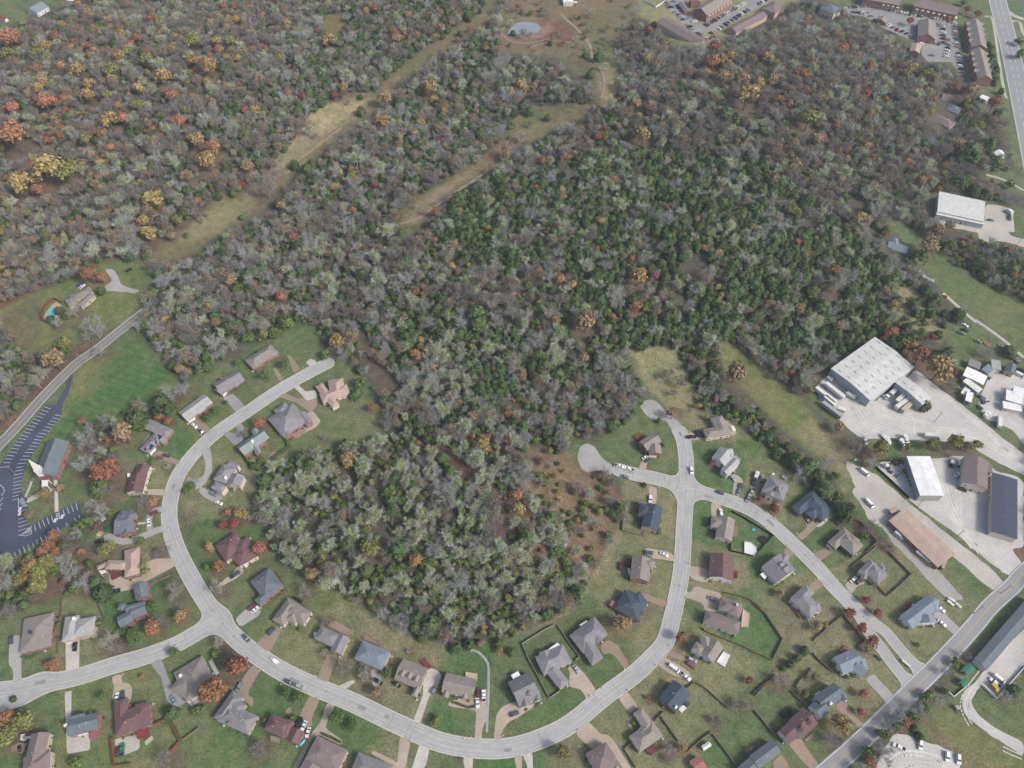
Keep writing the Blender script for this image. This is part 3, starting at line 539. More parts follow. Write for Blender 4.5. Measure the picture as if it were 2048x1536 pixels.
PAINT = [ # colour, feather px, opacity, polygon
 ('green',25,1,[(180,790),(230,720),(262,690),(340,730),(355,765),(300,800),(240,830),(180,860),(110,880),(130,820)]),
 ('olive',20,.8,[(150,735),(190,710),(215,720),(170,780),(130,830),(110,850),(140,780)]),
 ('brush',16,1,OPENS[2]),('tan',22,.8,[(380,450),(480,400),(620,230),(740,195),(700,240),(600,320),(520,400),(400,480)]),('straw',14,.8,[(620,215),(690,200),(740,200),(690,240),(640,270),(610,250)]),('dry',16,.8,[(380,450),(440,410),(520,395),(500,420),(440,460),(390,480),(330,505)]),
 ('brush',16,1,OPENS[3]),('green',16,.45,[(1170,40),(1215,45),(1225,90),(1190,95)]),('red',12,.8,[(1080,50),(1130,40),(1180,70),(1120,90),(1070,80)]),
 ('straw',10,.7,[(1190,100),(1235,90),(1240,190),(1205,205),(1190,150)]),('bare',8,.8,[(1060,60),(1100,48),(1110,62),(1080,76),(1030,78),(1010,72)]),
 ('brush',14,1,OPENS[4]),('olive',30,.5,OPENS[4]),('green',14,.5,[(1030,260),(1050,225),(1120,205),(1180,212),(1120,225),(1060,250)]),('red',14,.6,[(1010,275),(1040,275),(1000,310),(980,330),(960,320)]),('tan',14,.9,[(800,440),(860,385),(940,345),(960,340),(900,380),(830,450)]),
 ('red',20,1,[(-60,400),(0,560),(90,560),(200,530),(240,500),(300,505),(210,520),(120,560),(40,600),(-60,640)]),
 ('olive',18,1,OPENS[5]),('litter',18,.6,[(0,630),(70,590),(100,640),(60,700),(0,690)]),('green',14,.5,[(240,540),(300,530),(300,560),(260,590)]),
 ('red',8,.9,[(0,880),(60,800),(130,740),(180,700),(240,660),(240,650),(160,705),(90,765),(0,850)]),
 ('straw',16,.6,OPENS[6]),('green',16,.35,[(1280,710),(1340,700),(1350,750),(1300,770)]),('olive',14,1,OPENS[7]),('tan',10,.7,[(1620,830),(1680,890),(1720,950),(1690,985),(1650,930),(1590,860)]),
 ('lawn',18,1,[(1765,430),(1800,440),(1900,520),(2100,630),(2100,760),(1990,700),(1900,600),(1800,480)]),('green',18,.5,[(1800,455),(1850,480),(1900,540),(1860,530)]),
 ('dry',14,.8,[(1790,560),(1850,590),(1870,640),(1900,650),(1880,690),(1800,650)]),('lawn',14,1,[(1880,640),(1990,690),(1940,760),(1890,790),(1900,700)]),
 ('brush',22,1,[(1050,890),(1130,900),(1200,950),(1245,1000),(1215,1100),(1160,1180),(1050,1230),(1040,1240),(1030,1100),(1050,1000)]),
 ('tan',10,.7,[(1240,1040),(1180,1160),(1120,1230),(1020,1270),(1030,1285),(1130,1240),(1190,1170),(1245,1080)]),
 ('straw',16,.9,[(1960,-60),(2000,100),(2030,250),(2060,400),(2100,400),(2100,-60)]),('green',14,.6,[(2010,-10),(2060,-10),(2060,35),(2020,30)]),
 ('straw',16,.8,OPENS[11]),('lawn',16,.8,OPENS[12]),('gold',10,.8,OPENS[14]),('lawn',16,1,OPENS[1]),
 ('litter',12,.8,[(0,1240),(60,1210),(190,1190),(200,1100),(160,1090),(60,1110)]),
 ('green',20,.8,[(1470,870),(1520,890),(1600,960),(1610,985),(1560,960),(1500,920)]),('olive',16,.8,[(1400,830),(1450,850),(1500,880),(1440,890),(1390,850)]),
 ('green',14,.7,[(1770,1120),(1810,1110),(1880,1190),(1850,1200),(1790,1160)]),('green',14,.6,[(1800,1020),(1870,1060),(1970,1180),(1990,1220),(1950,1180),(1860,1080)]),
 ('green',14,.6,[(1490,1210),(1560,1240),(1560,1300),(1500,1290)]),('green',14,.7,[(1380,1380),(1430,1390),(1440,1440),(1370,1460),(1350,1430)]),('green',12,.9,[(1400,1470),(1440,1490),(1500,1536),(1420,1536),(1390,1500)]),
 ('green',12,.8,[(960,1280),(1000,1300),(990,1380),(950,1400),(955,1330)]),('green',10,.8,[(790,1380),(840,1400),(825,1430),(780,1410)]),('green',10,.7,[(860,1400),(950,1420),(940,1470),(850,1440)]),
 ('green',14,.7,[(1050,1430),(1140,1390),(1180,1400),(1080,1460),(1020,1470)]),('green',14,.8,[(480,1440),(570,1400),(580,1440),(500,1500),(440,1536),(400,1500)]),
 ('green',14,.9,[(1060,1500),(1140,1490),(1140,1540),(1060,1540)]),('green',10,.9,[(950,1518),(1030,1512),(1035,1545),(950,1545)]),('green',12,.7,[(150,1370),(220,1360),(200,1440),(150,1440)]),
 ('green',12,.7,[(120,1200),(200,1190),(215,1230),(130,1232)]),('green',10,.7,[(200,1180),(250,1200),(240,1232),(205,1225)]),('dgreen',10,.7,[(245,1190),(300,1180),(320,1210),(260,1230)]),
 ('green',12,.6,[(350,870),(390,880),(370,910),(345,900)]),('green',14,.6,[(370,1030),(420,1010),(420,1050),(370,1060)]),('tan',14,.5,[(490,920),(520,940),(510,980),(480,960)]),
 ('olive',14,.6,[(350,900),(400,960),(360,1040),(345,980)]),('green',10,.7,[(510,830),(540,790),(600,800),(560,830)]),('dry',14,.4,[(640,860),(720,820),(760,870),(680,890)]),
 ('green',16,.6,[(440,690),(520,660),(600,640),(640,670),(560,700),(480,720)]),('olive',14,.6,[(1310,1000),(1350,1000),(1345,1080),(1300,1080)]),
 ('brush',14,.7,[(1300,1260),(1330,1270),(1400,1330),(1380,1340),(1330,1310)]),('green',10,.7,[(1560,1420),(1600,1440),(1590,1470),(1560,1460)]),('mulch',6,.9,[(430,1290),(470,1290),(520,1320),(500,1350),(460,1370),(420,1400),(410,1370)]),
 ('mulch',5,.9,[(270,1170),(330,1180),(370,1150),(330,1130),(300,1180),(290,1200)]),('litter',6,.8,[(230,1320),(280,1300),(300,1280),(250,1275),(210,1290)]),('mulch',4,.9,[(333,1330),(355,1320),(350,1342),(362,1345),(345,1356),(332,1340)]),
 ('litter',10,.7,[(360,960),(420,1080),(370,1100),(350,1040)]),('mulch',4,.8,[(905,1400),(950,1408),(945,1418),(905,1412)]),('mulch',4,.8,[(1260,1232),(1300,1190),(1330,1200),(1290,1250),(1265,1260)]),
 ('olive',14,.8,[(1830,800),(1880,800),(1920,840),(1900,850),(1820,845)]),('brush',16,.9,[(1840,1420),(1880,1440),(2048,1536),(1900,1480),(1950,1450),(2048,1480),(2048,1600),(1930,1536),(1850,1480)]),
 ('olive',16,.7,[(1870,1390),(1930,1440),(2048,1520),(2048,1540),(1940,1536),(1860,1440)]),('red',6,.8,[(1995,1010),(2060,980),(2060,1130),(2010,1100)]),('litter',10,.6,[(1560,1170),(1600,1160),(1580,1300),(1550,1260)]),
 ('litter',8,.7,[(1700,1000),(1740,1050),(1800,1110),(1830,1180),(1770,1110),(1700,1050)]),('red',14,.6,[(860,900),(900,890),(960,910),(1000,990),(1020,1060),(980,1000),(930,960),(900,950)]),
 ('litter',14,.7,[(680,640),(760,700),(800,780),(800,830),(760,780),(700,690)]),('red',10,.6,[(930,1010),(1010,1040),(1000,1080),(940,1060)])]
YARDS = [(75,1270),(157,1255),(265,1210),(60,1490),(170,1450),(265,1440),(380,1350),(470,1425),(565,1460),(650,1495),(590,1225),(530,1175),(665,1275),(745,1305),(830,1355),(918,1372),(1045,1380),(1115,1330),(1180,1280),(1262,1205),(1283,1135),(1298,1035),(1300,890),(1435,855),(1450,920),(1550,970),(1627,1015),(1687,1080),(1745,1145),(1555,1135),(1610,1205),(1838,1222),(1705,1325),(1655,1400),(1595,1450),(1520,1510),(1347,1390),(1415,1300),(1450,1230),(1440,1130),(1445,1050),(1290,1460),(1210,1510),(700,1590),(470,1100),(240,1130),(250,1045),(275,960),(315,870),(390,815),(460,765),(525,715),(665,790),(580,840),(505,890),(455,955)]
def axis(lo, hi, step, far):
    a = np.arange(lo, hi+step, step); e = np.array([s*far*t for t in (.2, .45, 1) for s in (1,)])
    return np.concatenate([lo-e[::-1], a, a[-1]+e])
gx = axis(-545, 545, 1.5, 900); gy = axis(40, 800, 1.5, 900)
X, Y = np.meshgrid(gx, gy); Z = hgt(X, Y)
Yc = np.maximum(Y, 20)
PX, PY = proj(X, Yc, Z)
forest = np.ones(X.shape, bool)
for P in OPENS: forest &= ~inpoly(PX, PY, P)
for P in GROVES: forest |= inpoly(PX, PY, P)
def al(n): return np.array(alb(GC[n]))
col = np.where(forest[..., None], al('floor'), al('lawn'))
# soften the wood edge
k1 = np.ones(5)/5
for c in range(3):
    col[..., c] = np.apply_along_axis(lambda m: np.convolve(m, k1, 'same'), 0, col[..., c]); col[..., c] = np.apply_along_axis(lambda m: np.convolve(m, k1, 'same'), 1, col[..., c])
def vnoise(x, y, s, seed):
    r = np.random.RandomState(seed).rand(256, 256); u = x/s; v = y/s; i = np.floor(u).astype(int); j = np.floor(v).astype(int); fu = u-i; fv = v-j
    fu = fu*fu*(3-2*fu); fv = fv*fv*(3-2*fv); g = lambda a, b: r[a % 256, b % 256]
    return (g(i,j)*(1-fu)+g(i+1,j)*fu)*(1-fv)+(g(i,j+1)*(1-fu)+g(i+1,j+1)*fu)*fv
wob = (vnoise(X, Y, 9, 1)-.5)*10+(vnoise(X, Y, 3, 2)-.5)*5
for name, fe, op, P in PAINT:
    q = np.array(P, float); bb = (PX > q[:,0].min()-fe) & (PX < q[:,0].max()+fe) & (PY > q[:,1].min()-fe) & (PY < q[:,1].max()+fe)
    if not bb.any(): continue
    xs, ys = PX[bb], PY[bb]; d = segd(xs, ys, P, True); d = np.where(inpoly(xs, ys, P), d, -d)+wob[bb]*.6
    a = np.clip(.5+d/fe, 0, 1)*op; a = a*a*(3-2*a); col[bb] = col[bb]*(1-a[:, None])+al(name)*a[:, None]
lawnish = ~forest
tints = [al('green'), al('lawn'), al('dry'), al('olive'), al('lawn')*.85, al('green')*1.08, al('tan')]
yd = [gp(px_, py_) for px_, py_ in YARDS]; rr = random.Random(4); best = np.full(X.shape, 1e9); who = np.zeros(X.shape, int)
wx, wy = X+(vnoise(X, Y, 14, 71)-.5)*5, Y+(vnoise(X, Y, 14, 72)-.5)*5
for i_, (hx_, hy_) in enumerate(yd):
    d_ = np.hypot(wx-hx_, wy-hy_); m_ = d_ < best; best[m_] = d_[m_]; who[m_] = i_
tv = np.array([tints[rr.randrange(len(tints))] for _ in yd])[who]; a_ = (np.clip((34-best)/8, 0, 1)*.5*lawnish)[..., None]; col = col*(1-a_)+tv*a_
n1 = vnoise(X, Y, 22, 5); n2 = vnoise(X, Y, 7, 6); n3 = vnoise(X, Y, 2.5, 8)
t = np.clip((n1*.5+n2*.35+n3*.25-.42)*2.6, 0, 1)[..., None]*.6*lawnish[..., None]; col = col*(1-t)+(col*.25+al('green')*.75)*t
t = np.clip((vnoise(X, Y, 17, 15)*.5+vnoise(X, Y, 5, 16)*.4+n3*.2-.5)*2.5, 0, 1)[..., None]*.5*lawnish[..., None]; col = col*(1-t)+(col*.35+al('dry')*.65)*t
t = np.clip((vnoise(X, Y, 12, 25)*.6+n3*.3-.55)*3, 0, 1)[..., None]*.35; col = col*(1-t)+(col*.4+al('litter')*.6)*t
fm = np.clip((inpoly(PX, PY, PAINT[0][3])).astype(float), 0, 1)[..., None]; col = col*(1+fm*.09*np.sign(np.sin((X*.35+Y*.94)*1.35))[..., None])
rr = random.Random(9)
for ln in MAN.strip().split('\n'):      # fallen leaves under the garden and field trees
    f, *it = ln.split()
    for cc, xyz in zip(it[::2], it[1::2]):
        if '?' in xyz or xyz.count(',') != 2 or cc in 'cvs': continue
        x, y, r = [float(v) for v in xyz.split(',')]; px, py = fp(f, (x, y)); Rm = r/FR[f][2]*mpp(px, py); a, b, c = gpt(px, py, Rm*1.2)
        j0, j1 = np.searchsorted(gy, (b-Rm*2.5, b+Rm*2.5)); i0, i1 = np.searchsorted(gx, (a-Rm*2.5, a+Rm*2.5))
        if j1 <= j0 or i1 <= i0: continue
        sl = (slice(j0, j1), slice(i0, i1)); dd = np.hypot(X[sl]-a+wob[sl]*.25, Y[sl]-b+wob[sl]*.2)
        t = (np.clip(1.55-dd/(Rm+.5), 0, 1)*rr.uniform(.45, .85))[..., None]; q = al('litter')*.95 if cc in 'bmp' else al('litter')*.6+al({'o':'gold','g':'gold','r':'red','u':'red'}.get(cc, 'brush'))*.4
        col[sl] = col[sl]*(1-t)+q*t
me = bpy.data.meshes.new('ground'); ny, nx = X.shape
co = np.stack([X, Y, Z], -1).reshape(-1, 3); idx = np.arange(nx*ny).reshape(ny, nx)
fc = np.stack([idx[:-1,:-1], idx[:-1,1:], idx[1:,1:], idx[1:,:-1]], -1).reshape(-1, 4)
me.vertices.add(len(co)); me.vertices.foreach_set('co', co.ravel()); me.loops.add(fc.size); me.loops.foreach_set('vertex_index', fc.ravel().astype(np.int32))
me.polygons.add(len(fc)); me.polygons.foreach_set('loop_start', np.arange(0, fc.size, 4, dtype=np.int32)); me.polygons.foreach_set('loop_total', np.full(len(fc), 4, np.int32)); me.update(calc_edges=True)
ca = me.color_attributes.new('cover', 'FLOAT_COLOR', 'POINT'); ca.data.foreach_set('color', np.concatenate([col.reshape(-1, 3), np.ones((nx*ny, 1))], 1).ravel().astype(np.float32))
gm = bpy.data.materials.new('ground_cover'); gm.use_nodes = True; n = gm.node_tree; p = n.nodes['Principled BSDF']; p.inputs['Roughness'].default_value = .95; p.inputs['Specular IOR Level'].default_value = .1
at = n.nodes.new('ShaderNodeAttribute'); at.attribute_name = 'cover'; ge = n.nodes.new('ShaderNodeNewGeometry'); cur = at.outputs['Color']
for s, lo, hi, tint in ((.9, .66, 1.34, None), (.22, .8, 1.2, None), (3.2, .75, 1.25, None)):
    tx = n.nodes.new('ShaderNodeTexNoise'); tx.inputs['Scale'].default_value = s; tx.inputs['Detail'].default_value = 3; n.links.new(ge.outputs['Position'], tx.inputs['Vector'])
    mr = n.nodes.new('ShaderNodeMapRange'); mr.inputs[1].default_value = .3; mr.inputs[2].default_value = .7; mr.inputs[3].default_value = lo; mr.inputs[4].default_value = hi; n.links.new(tx.outputs['Fac'], mr.inputs[0])
    vm = n.nodes.new('ShaderNodeVectorMath'); vm.operation = 'SCALE'; n.links.new(cur, vm.inputs[0]); n.links.new(mr.outputs[0], vm.inputs['Scale']); cur = vm.outputs[0]
n.links.new(cur, p.inputs['Base Color']); me.materials.append(gm)
link('ground', me, kind='structure')
# ------------------------------------------------------------------ buildings
def rect(P, z):
    A, B, C = [np.array(gp(p[0], p[1], z)) for p in P]
    u = B-A; L = np.linalg.norm(u); u = u/L; v = C-B; v = v-u*np.dot(v, u); Wd = np.linalg.norm(v); v = v/Wd
    return A, u, v, L, Wd
WINM = MB(); WINM.box(0, .03, -.7, 1.15, .06, 1.4); WINM = WINM.mesh('window', [TRIM])
PANM = MB(); PANM.box(0, .05, -.58, .92, .06, 1.16); PANM = PANM.mesh('pane', [GLASS])
DOORM = MB(); DOORM.box(0, .03, 0, 1.0, .08, 2.1); DOORM = DOORM.mesh('door', [cmat('maroon')])
GARM = MB(); GARM.box(0, .04, 0, 4.6, .09, 2.2); [GARM.box(0, .09, .1+i*.55, 4.4, .02, .42) for i in range(4)]; GARM = GARM.mesh('garage_door', [TRIM])
VENTM = MB(); VENTM.bar((0,0,-.2), (0,0,.45), .16, 0, 6); VENTM = VENTM.mesh('roof_vent', [TRIM])
BRECTS = []      # footprints (for keeping trees and stock off the houses)
LAND = []        # landmarks: short name, px
class House:
    def __init__(s, short, rest, roofc, wallc, eave, pitch, tk, cat='house', name='house', group=None, wins=7, vents=2, fr='U', rsub=None):
        T = toks(tk, fr); s.wg = []; s.e0 = eave
        cxy = gp(*T[0][1][0], 0)
        k = 0
        for t, P in T:
            h = t.split('/')
            if h[0] in ('g', 'h', 'f'):
                e = (float(h[1]) if len(h) > 1 else eave)+k*.013; pt = float(h[2]) if len(h) > 2 else pitch
                A, u, v, L, Wd = rect(P, e); s.wg.append((h[0], e, pt+k*.003, A, u, v, L, Wd)); k += 1
        c = np.mean([A+u*L/2+v*Wd/2 for _, _, _, A, u, v, L, Wd in s.wg], 0); s.c = c
        s.root = thing(name, short+rest, cat, (c[0], c[1], 0), 0, group)
        s.rm = rmat(roofc); s.wm = wmat(wallc)
        roof = MB(); wall = MB(); O = .35
        for ty, e, pt, A, u, v, L, Wd in s.wg:
            A = A-c
            BRECTS.append((A+c, u, v, L, Wd))
            Pt = lambda a, b, z: (A[0]+u[0]*a+v[0]*b, A[1]+u[1]*a+v[1]*b, z)
            r = pt*Wd/2 if ty == 'g' else pt*min(L, Wd)/2
            if ty == 'g':
                for sgn in (0, 1):
                    b0, b1 = (0, Wd/2) if sgn == 0 else (Wd, Wd/2)
                    lo = [Pt(0,b0,e-.16), Pt(L,b0,e-.16), Pt(L,b1,e+r-.16), Pt(0,b1,e+r-.16)]; hi = [Pt(0,b0,e), Pt(L,b0,e), Pt(L,b1,e+r), Pt(0,b1,e+r)]
                    if sgn: lo, hi = lo[::-1], hi[::-1]
                    if u[0]*v[1]-u[1]*v[0] < 0: lo, hi = lo[::-1], hi[::-1]
                    roof.solid(lo, hi)
                wz = e-.17+pt*O; rz_ = e+r-.18
                fr_ = [Pt(O,O,-.3), Pt(O,Wd-O,-.3), Pt(O,Wd-O,wz), Pt(O,Wd/2,rz_), Pt(O,O,wz)]; bk = [(q[0]+u[0]*(L-2*O), q[1]+u[1]*(L-2*O), q[2]) for q in fr_]
                wall.solid(bk, fr_) if u[0]*v[1]-u[1]*v[0] > 0 else wall.solid(fr_[::1], bk)
            elif ty == 'h':
                R_ = min(L, Wd)/2
                if L >= Wd: r1, r2 = Pt(R_, Wd/2, e+r), Pt(L-R_, Wd/2, e+r); fs = [(0,1,5,4),(1,2,5),(2,3,4,5),(3,0,4)]
                else: r1, r2 = Pt(L/2, R_, e+r), Pt(L/2, Wd-R_, e+r); fs = [(0,1,4),(1,2,5,4),(2,3,5),(3,0,4,5)]
                bot = [Pt(0,0,e-.18), Pt(L,0,e-.18), Pt(L,Wd,e-.18), Pt(0,Wd,e-.18)]; top = [Pt(0,0,e), Pt(L,0,e), Pt(L,Wd,e), Pt(0,Wd,e)]
                V = top+[r1, r2]
                fl = u[0]*v[1]-u[1]*v[0] < 0
                for f in fs:
                    q = [V[i] for i in f]; roof.poly(q[::-1] if fl else q)
                for i in range(4):
                    j = (i+1) % 4; q = [bot[i], bot[j], top[j], top[i]]; roof.poly(q[::-1] if fl else q)
                roof.poly(bot if fl else bot[::-1])
                wall.prism(ccw([Pt(O,O,0)[:2], Pt(L-O,O,0)[:2], Pt(L-O,Wd-O,0)[:2], Pt(O,Wd-O,0)[:2]]), -.3, e-.19)
            else:      # flat / single low slope with parapet lip
                lo = [Pt(0,0,e-.3), Pt(L,0,e-.3), Pt(L,Wd,e-.3+pt*Wd), Pt(0,Wd,e-.3+pt*Wd)]; hi = [(q[0], q[1], q[2]+.3) for q in lo]
                if u[0]*v[1]-u[1]*v[0] < 0: lo, hi = lo[::-1], hi[::-1]
                roof.solid(lo, hi)
                bt = [Pt(O,O,-.3), Pt(L-O,O,-.3), Pt(L-O,Wd-O,-.3), Pt(O,Wd-O,-.3)]; tp = [Pt(O,O,e-.31), Pt(L-O,O,e-.31), Pt(L-O,Wd-O,e-.31+pt*(Wd-O)), Pt(O,Wd-O,e-.31+pt*(Wd-O))]
                if u[0]*v[1]-u[1]*v[0] < 0: bt, tp = bt[::-1], tp[::-1]
                wall.solid(bt, tp)
        s.roof = roof.build('roof', s.rm, s.root)
        s.walls = wall.build('wall', s.wm, s.root)
        s.windows(wins); s.extras(T); s.vents(vents)
        px = proj(c[0], c[1], 3); LAND.append((short, float(px[0]), float(px[1])))
    def inside(s, x, y, skip, m=.2):
        for i, (ty, e, pt, A, u, v, L, Wd) in enumerate(s.wg):
            if i == skip: continue
            d = np.array((x, y))-A; a, b = np.dot(d, u), np.dot(d, v)
            if m < a < L-m and m < b < Wd-m: return True
        return False
    def rz(s, x, y):
        z = None
        for ty, e, pt, A, u, v, L, Wd in s.wg:
            d = np.array((x, y))-A; a, b = np.dot(d, u), np.dot(d, v)
            if 0 <= a <= L and 0 <= b <= Wd:
                if ty == 'g': q = e+pt*min(b, Wd-b)
                elif ty == 'h': q = e+pt*min(a, b, L-a, Wd-b)
                else: q = e+pt*b
                z = q if z is None else max(z, q)
        return s.e0 if z is None else z
    def onroof(s, p):
        z = s.e0
        for _ in range(5): x, y = gp(p[0], p[1], z); z = s.rz(x, y)
        return x, y, z
    def windows(s, cap):
        n = 0; door = False; cands = []
        for i, (ty, e, pt, A, u, v, L, Wd) in enumerate(s.wg):
            O = .35
            for org, dr, ln, nn in ((A+v*O, u, L, -v), (A+v*(Wd-O), u, L, v), (A+u*O, v, Wd, -u), (A+u*(L-O), v, Wd, u)):
                mid = org+dr*ln/2; vis = float(np.dot(-mid, nn))/np.linalg.norm(mid)
                if vis > .05: cands.append((-vis*ln, i, org, dr, ln, nn, e))
        cands.sort(key=lambda t: t[0])
        for _, i, org, dr, ln, nn, e in cands:
            a = math.atan2(nn[1], nn[0])-math.pi/2
            for st in ((1.5,) if e < 4.4 else (1.5, 4.2)):
                if st > e-.9: continue
                k = max(1, int((ln-1)/3.2))
                for q in range(k):
                    if n >= cap: return
                    t = ln*(q+.5)/k; x, y = org+dr*t
                    if s.inside(x+nn[0]*.3, y+nn[1]*.3, i): continue
                    if not door and st < 2 and q == k//2:
                        link('door', DOORM, s.root, (x-s.c[0], y-s.c[1], .2), a); door = True; continue
                    wo = link('window', WINM, s.root, (x-s.c[0], y-s.c[1], st+.1), a); link('pane', PANM, wo); n += 1
    def vents(s, k):
        rr = random.Random(int(s.c[0]*7+s.c[1])); big = max(s.wg, key=lambda g: g[6]*g[7])
        for _ in range(k):
            ty, e, pt, A, u, v, L, Wd = big; x, y = A+u*L*rr.uniform(.3, .7)+v*Wd*rr.uniform(.25, .4 if rr.random() < .5 else .75)
            link('roof_vent', VENTM, s.root, (x-s.c[0], y-s.c[1], s.rz(x, y)))
    def extras(s, T):
        c = s.c
        for t, P in T:
            h = t.split('/')
            if h[0] == 'C':      # chimney
                x, y, z = s.onroof(P[0]); mb = MB(); mb.box(x-c[0], y-c[1], z-1.5, 1.5, 1.1, 3.0, math.atan2(s.wg[0][4][1], s.wg[0][4][0])); mb.box(x-c[0], y-c[1], z+1.5, 1.0, .6, .25, 0)
                mb.build('chimney', wmat(h[1] if len(h) > 1 else 'brick'), s.root)
            elif h[0] == 'D':    # dormer, ridge running from wall face back into the roof: face px, back px
                x, y, z = s.onroof(P[0]); x2, y2, _ = s.onroof(P[1]); d = np.array((x2-x, y2-y)); l = np.linalg.norm(d); d /= l; nn = np.array((-d[1], d[0])); wd = float(h[1]) if len(h) > 1 else 1.3
                hh = 1.1; mb = MB(); lo = z-.6
                F = lambda a, b, zz: (x-c[0]+d[0]*a+nn[0]*b, y-c[1]+d[1]*a+nn[1]*b, zz)
                pr = [F(0,-wd+.15,lo), F(0,wd-.15,lo), F(0,wd-.15,z+hh), F(0,0,z+hh+wd*.6), F(0,-wd+.15,z+hh)]; bk = [(q[0]+d[0]*l, q[1]+d[1]*l, q[2]) for q in pr]
                mb.solid(pr, bk); do = mb.build('dormer', s.wm if len(h) < 3 else wmat(h[2]), s.root)
                rb = MB()
                for sg in (1, -1):
                    q = [F(-.25,sg*(wd+.1),z+hh-.05), F(l,sg*(wd+.1),z+hh-.05), F(l,0,z+hh+wd*.62), F(-.25,0,z+hh+wd*.62)]; q = q if sg > 0 else q[::-1]
                    rb.solid(q, [(a, b, zz+.14) for a, b, zz in q])
                rb.build('dormer_roof', s.rm, do)
                wo = link('window', WINM, s.root, (x-c[0], y-c[1], z+.5), math.atan2(-d[1], -d[0])-math.pi/2); link('pane', PANM, wo)
            elif h[0] in ('K', 'W', 'T'):  # deck / awning roof / terrace
                z = float(h[2]) if len(h) > 2 else (.5 if h[0] == 'K' else 2.6)
                W_ = ccw([tuple(np.array(gp(p[0], p[1], z))-c) for p in P]); mb = MB()
                if h[0] == 'K': mb.prism(W_, -.2, z); nm = 'deck'
                elif h[0] == 'T': mb.prism(W_, -.2, .08); nm = 'patio'
                else:
                    mb.prism(W_, z-.15, z); nm = 'awning'
                    for q in W_: mb.box(q[0]*.97+W_[0][0]*.03, q[1]*.97+W_[0][1]*.03, -.1, .15, .15, z-.06)
                ob = mb.build(nm, pmat(h[1]) if h[0] == 'T' else cmat(h[1]) if h[0] == 'W' else wmat(h[1]), s.root)
                if h[0] == 'K':
                    rb = MB()
                    for i in range(len(W_)):
                        a, b = W_[i], W_[(i+1) % len(W_)]
                        if s.inside((a[0]+b[0])/2+c[0], (a[1]+b[1])/2+c[1], -1): continue
                        rb.bar((a[0],a[1],z+.95), (b[0],b[1],z+.95), .07, 0, 4); L = math.hypot(a[0]-b[0], a[1]-b[1]); k = max(1, int(L/1.5))
                        for q in range(k): rb.box(a[0]+(b[0]-a[0])*q/k, a[1]+(b[1]-a[1])*q/k, z-.02, .12, .12, .95)
                    if rb.v: rb.build('railing', wmat('wood' if h[1] in ('tanw','aggr','wood') else h[1]), ob)
            elif h[0] == 'G':    # garage door on wall nearest to px
                gx_, gy_ = gp(P[0][0], P[0][1], 1.2); best = None
                for i, (ty, e, pt, A, u, v, L, Wd) in enumerate(s.wg):
                    O = .35
                    for org, dr, ln, nn in ((A+v*O, u, L, -v), (A+v*(Wd-O), u, L, v), (A+u*O, v, Wd, -u), (A+u*(L-O), v, Wd, u)):
                        tt = float(np.clip(np.dot(np.array((gx_, gy_))-org, dr), 2.8, max(2.8, ln-2.8))); q = org+dr*tt; dd = np.hypot(*(q-np.array((gx_, gy_))))
                        if s.inside(q[0]+nn[0]*.3, q[1]+nn[1]*.3, i): continue
                        if best is None or dd < best[0]: best = (dd, q, nn)
                if best: link('garage_door', GARM, s.root, (best[1][0]-c[0], best[1][1]-c[1], .05), math.atan2(best[2][1], best[2][0])-math.pi/2)
            elif h[0] in ('S', 'Y'):    # panel or skylight lying on the roof, four px corners
                V = []
                for p in P: x, y, z = s.onroof(p); V.append((x-c[0], y-c[1], z+.08))
                if sum(V[i][0]*V[(i+1) % 4][1]-V[(i+1) % 4][0]*V[i][1] for i in range(4)) < 0: V = V[::-1]
                mb = MB(); mb.solid([(a, b, q-.06) for a, b, q in V], V)
                mb.build('solar_panel' if h[0] == 'S' else 'skylight', mat('solar', (42,56,96), .25, .05, 1, 0, 1) if h[0] == 'S' else mat('skylight', (128,134,140), .4, .05, 1, 0, 1), s.root)
def H(*a, **k): return House(*a, **k)
# --- left street
H('grey L-shaped brick house with solar panels', ' by the church field', 'grey', 'brick', 3.2, .4, '@I1 h:345,355:500,180:990,405 h:490,895:295,800:610,440 g:760,690:880,610:800,470 G:590,880 S:610,545:650,560:620,620:590,600 S:665,510:700,505:760,560:700,600 S:540,620:580,625:575,650:545,650 S:490,740:530,690:600,730:540,800 S:480,790:510,760:540,800:510,830 S:380,770:420,770:440,840:400,830 S:600,620:640,620:660,700:630,710 T/bag:310,640:440,450:530,500:360,710')
H('blue-grey brick ranch house', ' between the two round evergreens and the grove', 'lgrey', 'brick', 3.3, .45, 'g:356,825:407,788:425,806 g:398,828:412,818:402,806 G:385,843')
H('grey ranch house with white gable', ' near the top of the left street', 'grey', 'brick', 3.0, .5, '@F4 g:130,860:375,715:475,810 g:350,890:410,860:440,800 g:225,975:295,905:230,830 C:225,810 G:265,955')
H('grey house facing the end of the left street', '', 'tanbr', 'brick', 3.2, .5, '@F4 h:455,615:720,450:815,535 h:530,700:600,690:580,580 h:600,660:760,560:700,500 S:560,520:585,515:590,535:565,540')
H('tan-roofed house at the top of the left street', ', with cream walls', 'tan', 'cream', 3.2, .5, '@F4 h:1180,885:1250,845:1360,1110 h:1310,825:1465,795:1535,970 h:1220,960:1500,860:1530,960 G:1180,940')
H('large grey hip-roofed house with brick gables', ' and a curved driveway', 'grey', 'brick', 3.4, .5, '@F4 h:690,1215:950,1050:1130,1225 g:790,1330:870,1415:945,1360 g:1000,1180:1085,1290:1140,1225 h:750,1130:870,1045:960,1110 T/bag:940,1340:1060,1280:1080,1310:1000,1390:950,1385')
